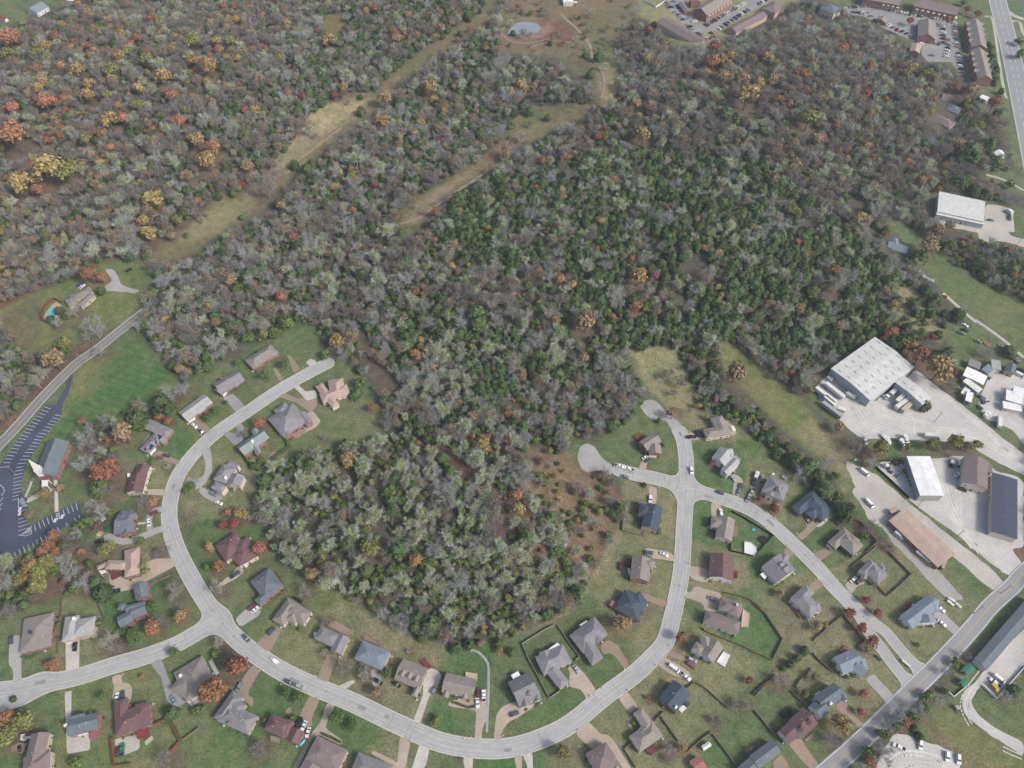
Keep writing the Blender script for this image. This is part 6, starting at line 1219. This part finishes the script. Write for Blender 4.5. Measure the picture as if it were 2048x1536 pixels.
# big vehicles
def big(name, label, cat, f, a, b, build, group=None):
    A, B = gp(*fp(f, a)), gp(*fp(f, b)); L = math.hypot(B[0]-A[0], B[1]-A[1]); o = thing(name, label, cat, ((A[0]+B[0])/2, (A[1]+B[1])/2, .02), math.atan2(B[1]-A[1], B[0]-A[0]), group); build(o, L); return o
def trailer(col_='white', w_=2.55, h=2.7, ribs=True):
    def f(o, L):
        mb = MB(); mb.box(0, 0, 1.15, L, w_, h); mb.build('box_body', wmat({'white': 'offw', 'blue': 'steel', 'tan': 'tanw', 'grey': 'lgrey'}[col_]), o)
        c = MB()
        for k in range(int(L/1.6)): c.box(-L/2+.8+k*1.6, 0, 1.15+h-.01, .08, w_-.05, .04)
        c.build('roof_rib', wmat('lgrey'), o)
        q = MB(); q.box(0, 0, .85, L*.96, .9, .3); q.build('chassis', RUB, o)
        for x in (-L/2+1.2, -L/2+2.4):
            for y in (-1, 1): link('wheel', WH, o, (x, y, .38)).scale = (1.2,1.4,1.2)
        g = MB(); g.box(L/2-2.5, .7, 0, .15, .15, .9); g.box(L/2-2.5, -.7, 0, .15, .15, .9); g.build('landing_leg', RUB, o)
    return f
def boxtruck(cabc='white'):
    def f(o, L):
        mb = MB(); mb.box(-.9, 0, .95, L-2.2, 2.4, 2.3); mb.build('box_body', wmat('offw'), o)
        c = MB(); hull(c, [(L/2-2.0,.45),(L/2,.45),(L/2,1.2),(L/2-.5,1.5),(L/2-2.0,1.5)], 2.1, 2.0); hull(c, [(L/2-1.95,2.18),(L/2-.95,2.15),(L/2-.95,2.25),(L/2-1.95,2.3)], 1.7, 1.7); c.build('cab', cmt(cabc), o)
        g = MB(); hull(g, [(L/2-1.95,1.48),(L/2-.5,1.48),(L/2-.9,2.18),(L/2-1.95,2.2)], 1.95, 1.7); g.build('windows', GLASS, o)
        q = MB(); q.box(-.9, 0, .6, L-2.4, .9, .34); q.build('chassis', RUB, o)
        for x in (-L/2+1.4, L/2-1.2):
            for y in (-.95, .95): link('wheel', WH, o, (x, y, .4)).scale = (1.2,1.3,1.2)
    return f
def tractor_unit(o, L):
    c = MB(); hull(c, [(0,.7),(L/2,.7),(L/2,1.5),(L/2-1.2,1.8),(0,1.9)], 2.2, 2.1); c.box(.2, 0, 1.7, 1.8, 2.2, 1.2); c.build('cab', cmt('white'), o)
    g = MB(); g.box(1.13, 0, 2.0, .1, 1.9, .7); g.build('windows', GLASS, o)
    q = MB(); q.box(-L/4, 0, .7, L/2, 1.0, .35); q.build('chassis', RUB, o)
    for x in (-L/2+.7, -L/2+1.9, L/2-1):
        for y in (-1, 1): link('wheel', WH, o, (x, y, .45)).scale = (1.4,1.5,1.4)
def bus(side='yellow', roof='white'):
    def f(o, L):
        b = MB(); hull(b, [(-L/2,.5),(L/2,.5),(L/2,1.2),(L/2-1.3,1.5),(L/2-1.5,1.6),(-L/2,1.6)], 2.4, 2.4); b.build('body', cmt(side), o)
        g = MB(); hull(g, [(-L/2+.05,1.58),(L/2-1.45,1.58),(L/2-1.7,2.45),(-L/2+.1,2.45)], 2.36, 2.2); g.build('windows', GLASS, o)
        r = MB(); hull(r, [(-L/2+.05,2.42),(L/2-1.65,2.42),(L/2-1.9,2.68),(-L/2+.3,2.7)], 2.3, 1.9); r.build('roof', cmt(roof), o)
        for x in (-L/2+2.2, L/2-1.6):
            for y in (-1, 1): link('wheel', WH, o, (x, y, .42)).scale = (1.3,1.3,1.3)
    return f
def camper(o, L):
    b = MB(); hull(b, [(-L/2,.6),(L/2-.4,.6),(L/2,1.4),(L/2-.4,2.5),(-L/2+.3,2.7),(-L/2,2.2)], 2.3, 2.1); b.build('body', cmt('white'), o)
    g = MB(); g.box(-.3, 1.13, 1.5, 1.4, .06, .6); g.box(-.3, -1.13, 1.5, 1.4, .06, .6); g.build('windows', GLASS, o); v = MB(); v.box(0, 0, 2.55, .6, .6, .25); v.build('roof_vent', wmat('dkgrey'), o)
    for y in (-1, 1): link('wheel', WH, o, (-.3, y, .36))
def boat(colr='white'):
    def f(o, L):
        w_ = L*.2; P = [(-L/2,-w_),(L*.2,-w_),(L/2,0),(L*.2,w_),(-L/2,w_)]; mb = MB(); mb.solid([(x*.85, y*.55, .5) for x, y in P], [(x, y, 1.5) for x, y in P]); mb.build('hull', wmat('offw'), o)
        c = MB(); c.solid([(x*.97, y*.97, 1.5) for x, y in P], [(x*.6, y*.25, 1.95) for x, y in P]); c.build('cover', cmat(colr), o)
        t = MB(); t.box(-L*.1, 0, .3, L*.9, .5, .15); t.build('trailer_frame', RUB, o)
        for y in (-w_*.8, w_*.8): link('wheel', WH, o, (-L*.2, y, .34))
    return f
TR = 'trailers and trucks round the white warehouse'
for lb, a, b, c_ in (('long white semi trailer nearest the warehouse side wall', (300,575), (460,700), 'white'), ('long white semi trailer second out from the side wall', (215,615), (385,745), 'white'), ('shorter white trailer tight beside the second long one', (292,692), (380,768), 'white'),
   ('grey weathered semi trailer farthest from the warehouse', (272,742), (440,870), 'grey'), ('short white trailer end-on at the gravel edge', (402,790), (470,815), 'white'), ('short white docked trailer with grey nose', (918,735), (1010,655), 'white'),
   ('long white docked trailer with blue tail', (912,790), (1052,690), 'white'), ('long tan-topped docked trailer, outermost', (965,815), (1090,715), 'tan')):
    big('semi_trailer', lb, 'trailer', 'R1', a, b, trailer(c_), TR)
big('semi_trailer', 'silver trailer backed into the dock with a white tractor', 'trailer', 'R1', (945,603), (868,668), trailer('white', 2.5, 2.4), TR)
big('tractor_unit', 'white truck tractor in front of the first docked trailer', 'truck', 'R1', (862,672), (825,695), tractor_unit, TR)
big('box_truck', 'white box truck parked beside the warehouse side wall', 'truck', 'R1', (565,698), (460,640), boxtruck(), TR)
big('camper', 'white round camper at the warehouse corner', 'camper', 'R1', (320,510), (362,545), camper)
big('box_truck', 'white box truck on the gravel by the yellow-green bushes', 'truck', 'R1', (1160,1018), (1305,1038), boxtruck(), TR)
big('box_truck', 'white truck leaning beside the bush row, left one', 'truck', 'R1', (945,1060), (1000,1105), boxtruck()); big('box_truck', 'white truck beside the bush row, right one', 'truck', 'R1', (985,1020), (1025,1085), boxtruck())
big('boat', 'white covered boat by the bush row', 'boat', 'R1', (800,1010), (865,1080), boat('offw')); big('boat', 'second white boat partly under the bush', 'boat', 'R1', (840,1030), (870,1110), boat('offw'))
big('camper', 'small white camper at the lower yard entrance', 'camper', 'R1', (1690,855), (1738,822), camper)
big('box_truck', 'black-bedded truck with white cab in the junk yard', 'truck', 'R1', (1818,955), (1822,850), boxtruck('white'))
big('tractor_unit', 'white truck tractor by the barn warehouse, upper one', 'truck', 'G7', (880,160), (830,150), tractor_unit); big('tractor_unit', 'white truck tractor by the barn warehouse, lower one', 'truck', 'G7', (875,255), (820,275), tractor_unit); big('tractor_unit', 'white truck tractor standing apart from the barn pair', 'truck', 'G7', (778,185), (800,110), tractor_unit)
big('tractor_unit', 'white truck tractor in the fenced scrap yard', 'truck', 'G7', (160,200), (85,160), tractor_unit)
big('minibus', 'white minibus parked behind the tan depot', 'bus', 'G7', (200,845), (293,918), bus('white')); big('school_bus', 'yellow school bus with white roof behind the tan depot', 'bus', 'G7', (418,1045), (592,1188), bus('yellow'))
big('school_bus', 'small yellow bus on the motel slab', 'bus', 'G8', (1058,768), (1130,838), bus('yellow', 'yellow'))
big('box_truck', 'white box trailer truck on the concrete lot', 'truck', 'R2', (1915,465), (1855,415), boxtruck()); big('camper', 'white enclosed trailer in front of the black pickup', 'trailer', 'G2', (1842,915), (1868,850), camper)
big('boat', 'boat under a bright blue tarp by the maroon house', 'boat', 'F6', (915,1335), (972,1278), boat('sky')); big('boat', 'small white boat on the top meadow', 'boat', 'R5', (1248,40), (1305,35), boat('offw'))
big('box_truck', 'white and red box truck at the bottom-left house', 'truck', 'F3', (215,1272), (292,1248), boxtruck('red')); big('flatbed_trailer', 'small grey trailer at the grove beside the slate house', 'trailer', 'F2', (1048,738), (1092,704), trailer('grey', 1.8, 1.0))
big('semi_trailer', 'rusty-white trailer in the grassy lane', 'trailer', 'L8', (1312,262), (1334,208), trailer('grey', 2.3, 2.0))
big('flatbed_trailer', 'small dark green trailer near the ruin', 'trailer', 'G8', (735,975), (762,1012), trailer('grey', 1.8, 1.2))
# yellow loader and garden tractor
def loader(col_, k=1.0):
    def f(o, L):
        b = MB(); b.box(-.5*k, 0, .7*k, 3.0*k, 1.5*k, .9*k); b.build('body', cmt(col_), o); c = MB(); c.box(-.2*k, 0, 1.6*k, 1.2*k, 1.2*k, 1.1*k); c.build('cab', GLASS, o)
        a = MB(); a.bar((.6*k,.6*k,1.2*k), (2.6*k,.6*k,.6*k), .12*k, 0, 4); a.bar((.6*k,-.6*k,1.2*k), (2.6*k,-.6*k,.6*k), .12*k, 0, 4); a.box(2.8*k, 0, .2*k, .5*k, 2.0*k, .7*k); a.build('bucket', cmt(col_), o)
        for x in (-1.3*k, .7*k):
            for y in (-.85*k, .85*k): link('wheel', WH, o, (x, y, .5*k)).scale = (1.5*k,1.6*k,1.5*k)
    return f
big('loader', 'yellow loader beside the white box warehouse', 'loader', 'G7', (250,235), (340,220), loader('yellow')); big('loader', 'red machine at the back of the scrap yard', 'loader', 'G7', (235,150), (270,125), loader('red', .8)); big('loader', 'small red machine left in the scrap yard', 'loader', 'G7', (150,160), (180,135), loader('red', .6))
big('garden_tractor', 'bright green tractor on the lawn by the slate house', 'tractor', 'F2', (1090,840), (1092,785), loader('green', .75)); big('loader', 'yellow excavator in the field-top clearing', 'loader', 'L7', (220,75), (250,65), loader('yellow'))
# ------------------------------------------------------------------ fences, walls, hedges
FC = {'wood': wmat('wood'), 'brownf': mat('fence_brown', (134,118,100), .9, .12, 2, .05, 8), 'pale': mat('fence_pale', (150,146,136), .9, .1, 2, .05, 8), 'blackf': mat('fence_black', (48,52,54), .8, .05, 2, 0, 8), 'redf': mat('fence_red', (140,62,60), .85, .08, 2, 0, 8), 'whitef': TRIM, 'brickf': wmat('brick'), 'hedge': None, 'wire': mat('fence_wire', (168,174,172), .6, 0, 2, 0, 8)}
def fence(style, f, s, lab, h=1.7, cat=None):
    P = [fp(f, tuple(float(v) for v in q.split(','))) for q in s.split(':')]; W_ = [gpt(*p) for p in P]; c = W_[0]; nm = 'wall' if style in ('brickf', 'whitef') and h < 1.65 or style == 'blockwall' else 'fence'
    o = thing('garden_'+nm if nm == 'wall' else 'fence', lab, cat or nm, (c[0], c[1], 0)); m = FC[style]; pan = MB(); posts = []
    wire = style == 'wire'
    for i in range(len(W_)-1):
        a, b = W_[i], W_[i+1]; l = math.hypot(b[0]-a[0], b[1]-a[1]); th = math.atan2(b[1]-a[1], b[0]-a[0]); za = (a[2]+b[2])/2
        if wire:
            for hh in (.25, .65, 1.05, 1.4): pan.bar((a[0]-c[0], a[1]-c[1], za+hh), (b[0]-c[0], b[1]-c[1], za+hh), .035, 0, 3)
        else: pan.box((a[0]+b[0])/2-c[0], (a[1]+b[1])/2-c[1], za-.2, l, .2 if nm == 'fence' else .3, h+.2, th)
        for k in range(int(l/3.5)+1): t = k*3.5/l if l > 0 else 0; posts.append((a[0]+(b[0]-a[0])*t-c[0], a[1]+(b[1]-a[1])*t-c[1], za, th))
    pan.build('panel', m, o)
    if nm == 'fence':
        pm = MB(); pm.box(0, 0, -.1, .17, .17, h+.25); pm = pm.mesh('post', [m])
        for p in posts[:60]: link('post', pm, o, p[:3], p[3])
for a in [
 ('pale','G1','1115,405:1180,560:1250,680:1320,820:1365,902:1470,830','pale board fence down the left of the big grey hipped house'),('pale','G1','1115,405:1300,290:1412,233','pale board fence at the back of the big grey hipped house'),('pale','G1','1442,240:1540,390:1640,522:1600,562','pale fence between the hipped house and the pergola house'),
 ('brownf','G3','1510,692:1700,737:1780,770:1850,815:1960,930:2048,1070','curved brown fence behind the large mauve-brown house'),('brownf','G3','1310,1060:1320,1090:1520,1170:1700,1240:1850,1310:2010,1390','brown fence between the mauve-brown house and the white-walled house'),('brownf','G6','20,120:120,200:200,320:275,430:190,605:0,530','brown fence corner below the grey hip house with white rear wall'),
 ('blackf','G2','1595,1245:1700,1300:1800,1360:2030,1500','black fence along the street above the trampoline'),('blackf','G3','2030,110:1835,325:1590,270:1590,180','black fence round the trampoline yard'),
 ('pale','G2','548,1160:510,1205:480,1440:700,1500:705,1475','pale fence round the navy-roofed house lot'),('brownf','G4','1145,722:1225,662:1340,730:1450,830:1560,925','brown fence behind the slate house with the sunroom'),('brownf','G4','1840,955:1940,1080:2040,1200','brown fence right of the bare backyard trees'),
 ('brownf','G4','815,1055:905,962','short fence below the brick gable of the slate house'),('brownf','G4','872,1012:960,1130:1050,1262','dark fence beside the angled hip house'),('brownf','G4','505,1340:582,1282','short fence left of the angled hip house'),('brownf','G4','505,1352:560,1440:620,1536','fence running off the bottom edge left of the angled house'),
 ('wood','G4','1150,1372:1300,1240:1400,1170','wooden fence above the pale garden shed'),('brownf','G4','1840,800:1940,690:2048,585','fence across the big back lawn'),('brownf','G4','1400,1190:1530,1360:1660,1536','fence right of the pale garden shed'),
 ('wood','G5','900,782:930,760:965,735','short brown fence by the garage-front house'),('pale','G5','1050,705:1120,740:1180,800:1290,950:1180,1060','pale fence behind the garage-front house'),('wood','G5','1290,992:1160,1100:1035,1205:1092,1258','wood fence left of the two-car driveway house'),('wood','G5','1300,1400:1395,1502','tan plank fence below the two-car driveway house'),
 ('wire','G5','100,190:200,10:330,110:470,220:412,340','thin wire fence round the trailer house yard'),('blackf','G7','0,168:180,330:355,500','tall black screen fence along the scrap yard'),('blackf','G7','70,118:310,112','black screen fence behind the scrap yard'),('brownf','G7','140,1045:260,1170:370,1282:250,1400:130,1500','brown fence right of the two-car driveway house'),
 ('brownf','G6','545,440:680,315:800,218:890,330:985,440:920,505','brown fence round the light blue house yard'),('brownf','G6','530,545:600,620:690,700','dark brown fence left of the light blue house'),('brownf','G6','20,905:100,830:180,770','fence behind the silver bare tree'),('brownf','G6','345,872:410,940:490,1005','fence up-left of the black and green house'),
 ('brownf','G6','30,1040:120,1150:205,1255:245,1218','fence left of the maroon-roofed white house'),('wood','G6','390,842:420,790:480,740:530,680','curved low wood fence in the shrub garden'),
 ('redf','F3','1385,1150:1530,1082:1590,1190:1642,1300:1560,1385','red fence right of the red-brown house'),('redf','F3','1050,1258:1015,1282:1030,1400:1045,1518:1200,1495','red fence left of the red-brown house'),('brownf','F3','890,0:930,90:970,190','fence between the blue-grey and slate-blue houses'),('brownf','F3','575,0:565,160','upper fence left of the blue-grey house'),('brownf','F3','540,340:540,500','lower fence left of the blue-grey house'),
 ('brownf','F3','1575,1090:1625,1190:1670,1287:1760,1220:1829,1170','pale split fence on the lawn right of the red fence'),('redf','J1','600,622:520,575:450,545:350,615:280,690:235,780:215,870:240,972','dark red curved fence round the turquoise pool'),('wire','J1','500,540:740,370:980,200','white rail fence above the pool house'),('wire','I3','160,1220:230,1370:300,1536','thin grey fence left of the slate-blue house'),
 ('whitef','R4','30,10:155,75:240,20','white rail fence at the top meadow corner'),('wire','R1','200,620:320,490','wire fence at the warehouse corner'),('wire','R2','2048,0:1990,60:1930,130','wire fence at the right field')]:
    fence(*a)
fence('brickf','I3','1195,925:1340,860:1490,800:1640,728','low red brick wall above the bare tree yard',.9); fence('whitef','G8','655,830:720,890:780,840:840,792','low white wall of the ruin left of the curved track',1.5); fence('whitef','G8','985,782:1050,845:1112,905:1240,760:1371,612','white wall round the yellow bus on the motel slab',1.5)
def hedge(f, s, lab, w_=1.0, h=1.3):
    P = [gpt(*fp(f, tuple(float(v) for v in q.split(',')))) for q in s.split(':')]; W_ = resample([(p[0], p[1]) for p in P], .5); n = int(len(W_)*22*w_); ii = NR.randint(len(W_), size=n); q = np.array(W_)[ii]; d = NR.normal(size=(n,3)); d /= np.linalg.norm(d, axis=1, keepdims=True); d[:,2] = abs(d[:,2])
    cs = np.stack([q[:,0], q[:,1], np.zeros(n)], 1)+d*np.array([w_*.6, w_*.6, h]); ns = d+NR.normal(size=(n,3))*.4; ns /= np.linalg.norm(ns, axis=1, keepdims=True); c = np.array([P[0][0], P[0][1], 0])
    V = quads(cs-c, ns, NR.uniform(.12, .28, n), NR); link('hedge', mesh_np('hedge', V, qf(len(V)), [LEAF['c' if h > 1 else 's']]), None, tuple(c), label=lab, category='hedge')
for a in [('I2','1560,620:1610,760:1400,920:1250,1040:1080,1200','dark hedge along the right of the brick-path garden',1.6,2.0),('I2','990,1240:860,1180:730,1030:660,900','hedge along the left of the brick-path garden',1.2,1.6),('I8','560,690:700,750:830,810:940,870','clipped brown-green hedge before the large brown roof house'),('G1','480,935:560,960:620,985:680,975','dark hedge in front of the three-gabled house'),
 ('F4','330,940:400,910:470,850','dark hedge before the white-gabled ranch'),('G5','110,440:200,480:240,500','dark hedge before the trailer house'),('G2','1380,1310:1375,1400:1420,1430','hedge left of the small grey-brown house'),('I6','-100,1560:-50,1600:0,1640','low hedge at the split lane island'),('F3','200,520:270,535:345,500','hedge at the grey-brown hip house corner'),('R3','1250,400:1290,520:1330,640:1300,780','row hedge right of the southern townhouses',3,3)]:
    hedge(*a)
# ------------------------------------------------------------------ poles, mailboxes, yard things
PW = mat('pole_wood', (150,140,130), .9, .1, 2, 0, 1)
for k_, (f, x, y, h, an, lb) in enumerate([('G8',495,520,11,.9,'wooden utility pole at the split lane mouth'),('F2',155,245,9,2.4,'tall light pole beside the church parking stalls'),('G7',440,582,9,.3,'light pole left of the white box warehouse apron'),('G7',845,892,9,.3,'light pole on the grass strip by the gravel yard'),('G7',12,812,9,.3,'pole at the corner of the tan depot lot'),('G6',898,1222,11,.9,'utility pole by the brown driveway on the main road'),
   ('R2',1975,770,9,1.2,'light pole at the concrete lot exit'),('R2',1835,395,9,1.2,'light pole at the top of the concrete lot'),('G8',905,125,11,.9,'utility pole at the bus depot lane mouth'),('R1',1260,895,11,.3,'utility pole in the grass island below the warehouse'),('J1',380,330,6,1,'thin white pole in the field above the pool'),('G8',1160,-60,11,.9,'utility pole on the verge of the main road bend'),('F1',865,655,11,.6,'utility pole over the county road')]):
    a = gpt(*fp(f, (x, y))); o = thing('utility_pole', lb, 'pole', a, an, 'utility and light poles'); mb = MB(); mb.bar((0,0,-.2), (0,0,h), .17, 0, 6, .11); mb.build('pole', PW, o)
    mb = MB(); mb.box(0, 0, h-.9, .16, 2.6, .16); mb.build('crossarm', PW, o)
    for s_ in (-1.1, 0, 1.1): mb = MB(); mb.bar((0,s_,h-.74), (0,s_,h-.45), .08, 0, 5); mb.build('insulator', TRIM, o)
MBP = MB(); MBP.box(0, 0, 0, .3, .3, 1.0); MBP = MBP.mesh('post', [wmat('peach')]); MBB = MB(); MBB.box(0, 0, 1.0, .3, .55, .32); MBB = MBB.mesh('box', [TRIM])
for f, s in (('F6','630,487 1060,700 548,650 990,860 745,775 295,145'),('G1','590,1270 655,1250 945,1245 1630,1190 1745,880 105,1300'),('G3','1008,380 1172,395 1142,748 940,855 970,1242 505,1478'),('G4','545,742 828,482 285,720 155,802 35,1150'),('G2','1147,422 1075,830 930,912 865,1012 1375,1122'),('G5','475,862 655,1040 180,787 383,977 685,1302 965,1350 252,697'),('F3','727,652 200,742 1127,685 657,842 197,1005'),('F4','1060,832 860,800'),('I1','1570,527 1288,1292')):
    for t in s.split():
        p = fp(f, tuple(map(float, t.split(',')))); x, y, z = gpt(*p); o = thing('mailbox', locate('roadside mailbox', *p), 'mailbox', (x, y, 0), R.uniform(0, 3), 'mailboxes along the streets'); link('post', MBP, o); link('box', MBB, o)
a = gpt(*fp('G5', (135,925))); o = thing('trampoline', 'round black trampoline in the black-fenced yard', 'trampoline', a); mb = MB(); mb.prism([(2.2*math.cos(t*math.pi/10), 2.2*math.sin(t*math.pi/10)) for t in range(20)], .8, .85); mb.build('mat', cmt('black'), o)
mb = MB(); [mb.bar((2.3*math.cos(t*math.pi/10), 2.3*math.sin(t*math.pi/10), .87), (2.3*math.cos((t+1)*math.pi/10), 2.3*math.sin((t+1)*math.pi/10), .87), .09, 0, 4) for t in range(20)]; mb.build('rim', cmt('navy'), o)
for t in range(6): mb = MB(); mb.bar((2.2*math.cos(t*1.047), 2.2*math.sin(t*1.047), -.02), (2.2*math.cos(t*1.047), 2.2*math.sin(t*1.047), 2.2), .05, 0, 4); mb.build('leg', cmt('grey'), o)
P = [gp(*fp('G3', q), 1.0) for q in ((1735,170),(1800,180),(1850,225),(1858,275),(1840,320),(1735,290))]; c = P[0]; o = thing('pool_deck', 'white half-round above-ground pool deck in the fenced yard', 'pool', (c[0], c[1], 0)); mb = MB(); mb.prism(ccw([(p[0]-c[0], p[1]-c[1]) for p in P]), -.1, 1.0); mb.build('deck', TRIM, o)
mb = MB()
for i in range(len(P)): A_1, B_1 = P[i], P[(i+1) % len(P)]; mb.bar((A_1[0]-c[0], A_1[1]-c[1], 1.8), (B_1[0]-c[0], B_1[1]-c[1], 1.8), .06, 0, 4); mb.box(A_1[0]-c[0], A_1[1]-c[1], .9, .1, .1, .92)
mb.build('railing', TRIM, o)
a = gpt(*fp('G3', (1830,50))); mb = MB(); mb.prism([(1.0*math.cos(t*math.pi/8), .8*math.sin(t*math.pi/8)) for t in range(16)], 0, .35); mb.build('paddling_pool', cmat('sky'), None, a, label='small turquoise paddling pool on the fenced lawn', category='paddling pool')
o = thing('swimming_pool', 'turquoise kidney-shaped swimming pool with tan surround', 'swimming pool', (*gp(*fp('J1', (400,790))), 0)); c = o.location
W_ = [gp(*fp('J1', q)) for q in ((290,800),(420,640),(500,590),(590,660),(560,830),(440,940),(300,960),(255,900))]; mb = MB(); mb.prism(ccw([(p[0]-c[0], p[1]-c[1]) for p in W_]), -.1, .10); mb.build('surround', pmat('aggr'), o)
W_ = [gp(*fp('J1', q)) for q in ((335,800),(390,740),(440,690),(490,720),(505,800),(500,850),(430,905),(370,900),(330,860))]; mb = MB(); mb.prism(ccw([(p[0]-c[0], p[1]-c[1]) for p in W_]), 0, .16); mb.build('water', mat('pool_water', (90,214,224), .08, .04, .6, 0, 1, spec=.6), o)
a = gpt(*fp('G5', (1035,135))); o = thing('playset', 'green frame playset with slide on the grass strip', 'playset', a, .6); mb = MB()
for x in (-2, 0, 2):
    mb.bar((x,-1,0), (x,0,2.4), .08, 0, 4); mb.bar((x,1,0), (x,0,2.4), .08, 0, 4)
mb.bar((-2.2,0,2.4), (2.2,0,2.4), .1, 0, 4); [mb.bar((-2+i*.7,-.9,1.2), (-2+i*.7,.9,1.2), .07, 0, 4) for i in range(7)]; mb.build('frame', mat('play_green', (70,160,130), .7, 0, 1, 0, 1), o); mb = MB(); mb.solid([(2.2,-.4,1.3),(2.2,.4,1.3),(4.6,.4,.1),(4.6,-.4,.1)], [(2.2,-.4,1.4),(2.2,.4,1.4),(4.6,.4,.2),(4.6,-.4,.2)]); mb.build('slide', wmat('offw'), o)
a = gpt(*fp('F2', (1015,862))); cs = leafy(np.random.RandomState(3), 200, 7, .16, .3); link('sand_heap', mesh_np('sand_heap', cs*1.9, qf(len(cs)), [mat('sand', (214,188,150), .9, .06, 1, 0, 1)]), None, (a[0], a[1], .3), label='heap of pale brush and sand behind the slate house', category='heap')
for k_, (x, y, sx_, sy_) in enumerate(((1405,385,1.0,1.0),(1400,455,1.8,1.3),(1475,425,2.8,1.3),(1465,510,1.7,1.3),(1570,512,1.8,1.3),(1620,558,1.5,1.4))):
    a = gpt(*fp('I6', (x, y))); o = thing('storage_crate', ['smallest white crate, farthest up the row by the lane','white crate left of the longest crate','longest white crate in the row by the lane','white crate below the longest crate','squarish white crate nearer the road','last white crate nearest the road'][k_], 'crate', a, -.7, 'white crates beside the lane'); mb = MB(); mb.box(0, 0, .1, sx_, sy_, 1.0); mb.build('body', TRIM, o); mb = MB(); mb.box(0, 0, 1.1, sx_*1.04, sy_*1.04, .1); mb.build('lid', wmat('offw'), o); mb = MB(); mb.box(0, 0, -.02, sx_*.9, sy_*.9, .12); mb.build('pallet', wmat('wood'), o)
# pond in the pit
W_ = [gp(*fp('R5', q)) for q in ((580,355),(620,290),(680,235),(790,225),(900,245),(930,290),(900,335),(760,340),(660,350))]; mb = MB(); mb.prism(ccw(W_), -.3, .15); mb.build('pond_water', mat('pit_water', (150,160,170), .35, .15, .15, .1, .6), kind='structure')
# median sign and island
o = thing('entrance_sign', 'low stone entrance sign on the tip of the lane island', 'sign', gpt(*fp('G6', (1340,640))), -.8); mb = MB(); mb.box(0, 0, 0, 4.2, .6, 1.3); mb.build('base', wmat('tanw'), o); mb = MB(); mb.box(0, 0, 1.3, 4.6, .9, .15); mb.build('cap', wmat('offw'), o)
# junk in the scrap yards: barrels and pallets
for k_, (f, x, y, c_) in enumerate([('G7',200,120,'maroon'),('G7',215,150,'black'),('G7',290,130,'black'),('G7',370,330,'blue'),('G7',380,360,'navy'),('G7',350,275,'black'),('G7',235,270,'grey'),('G7',170,230,'black'),('J4',1060,1240,'navy'),('J4',1110,1250,'white'),('J4',1165,1290,'white'),('J4',1130,1330,'blue'),('J4',1250,1360,'white'),('J4',1060,1470,'blue'),('J4',1100,1500,'blue'),('J4',1150,1380,'black'),('J4',1850,400,'white'),('J4',1900,450,'white'),('J4',1800,430,'maroon'),('J4',1880,500,'maroon')]):
    p = fp(f, (x, y)); a = gpt(*p); o = thing('junk_bin', locate(c_+' junk bin', *p), 'bin', a, R.uniform(0, 3), 'bins and junk in the yards'); mb = MB(); mb.solid([(-.9,-.6,0),(.9,-.6,0),(.9,.6,0),(-.9,.6,0)], [(-1.2,-.8,1.2),(1.2,-.8,1.2),(1.2,.8,1.2),(-1.2,.8,1.2)]); mb.build('body', cmt(c_), o); mb = MB(); mb.box(0, 0, 1.2, 2.0, 1.3, .08); mb.build('lid', wmat('dkgrey'), o)
acm = MB(); acm.box(0, 0, -.05, .9, .9, .95); acm.prism([(.35*math.cos(t*math.pi/4), .35*math.sin(t*math.pi/4)) for t in range(8)], .9, .97); acm = acm.mesh('air_conditioner', [wmat('steel')])
for h_ in [h_ for h_ in sc.objects if h_.name.startswith('house') and h_.parent is None]:
    w_ = [c_ for c_ in h_.children if c_.name.startswith('window') and c_.location.z < 2.2][-1:]
    for c_ in w_:
        th = c_.rotation_euler.z+math.pi/2; link('air_conditioner', acm, h_, (c_.location.x+math.cos(th)*.8-1.6*math.sin(th), c_.location.y+math.sin(th)*.8+1.6*math.cos(th), 0), c_.rotation_euler.z)
# foundation shrubs along the house fronts
fs = [mesh_np('shrub', leafy(np.random.RandomState(40+i), 150, 5, .17, .85), qf(600), [LEAF['s' if i < 2 else 'c']]) for i in range(3)]
for s_, (x0, y0) in [(h_, tuple(h_.location[:2])) for h_ in list(sc.objects) if h_.name.startswith('house')]:
    if s_.parent: continue
    wins = [c_ for c_ in s_.children if c_.name.startswith('window') and c_.location.z < 2.2][:4]
    for c_ in wins:
        if R.random() < .3: continue
        th = c_.rotation_euler.z+math.pi/2; x = x0+c_.location.x+math.cos(th)*.9+R.uniform(-.5,.5)*math.sin(th); y = y0+c_.location.y+math.sin(th)*.9
        p = proj(x, y, .5); o = link('foundation_shrub', fs[R.randrange(3)], None, (x, y, .45), R.uniform(0, 6), label=locate('small clipped shrub', float(p[0]), float(p[1])), category='shrub', group='small shrubs under the house windows'); q_ = R.uniform(.6, 1.1); o.scale = (q_, q_, q_*.8)
# ------------------------------------------------------------------ haze
hz = MB(); hz.prism([(-1500,-900),(1500,-900),(1500,1750),(-1500,1750)], -1.0, CAMZ+6)
hm = bpy.data.materials.new('haze'); hm.use_nodes = True; n = hm.node_tree; n.nodes.clear(); o = n.nodes.new('ShaderNodeOutputMaterial'); v = n.nodes.new('ShaderNodeVolumePrincipled')
v.inputs['Color'].default_value = (.86, .93, 1.0, 1); v.inputs['Density'].default_value = .00011; v.inputs['Anisotropy'].default_value = .2; n.links.new(v.outputs[0], o.inputs['Volume'])
hz.build('haze', hm, kind='stuff')
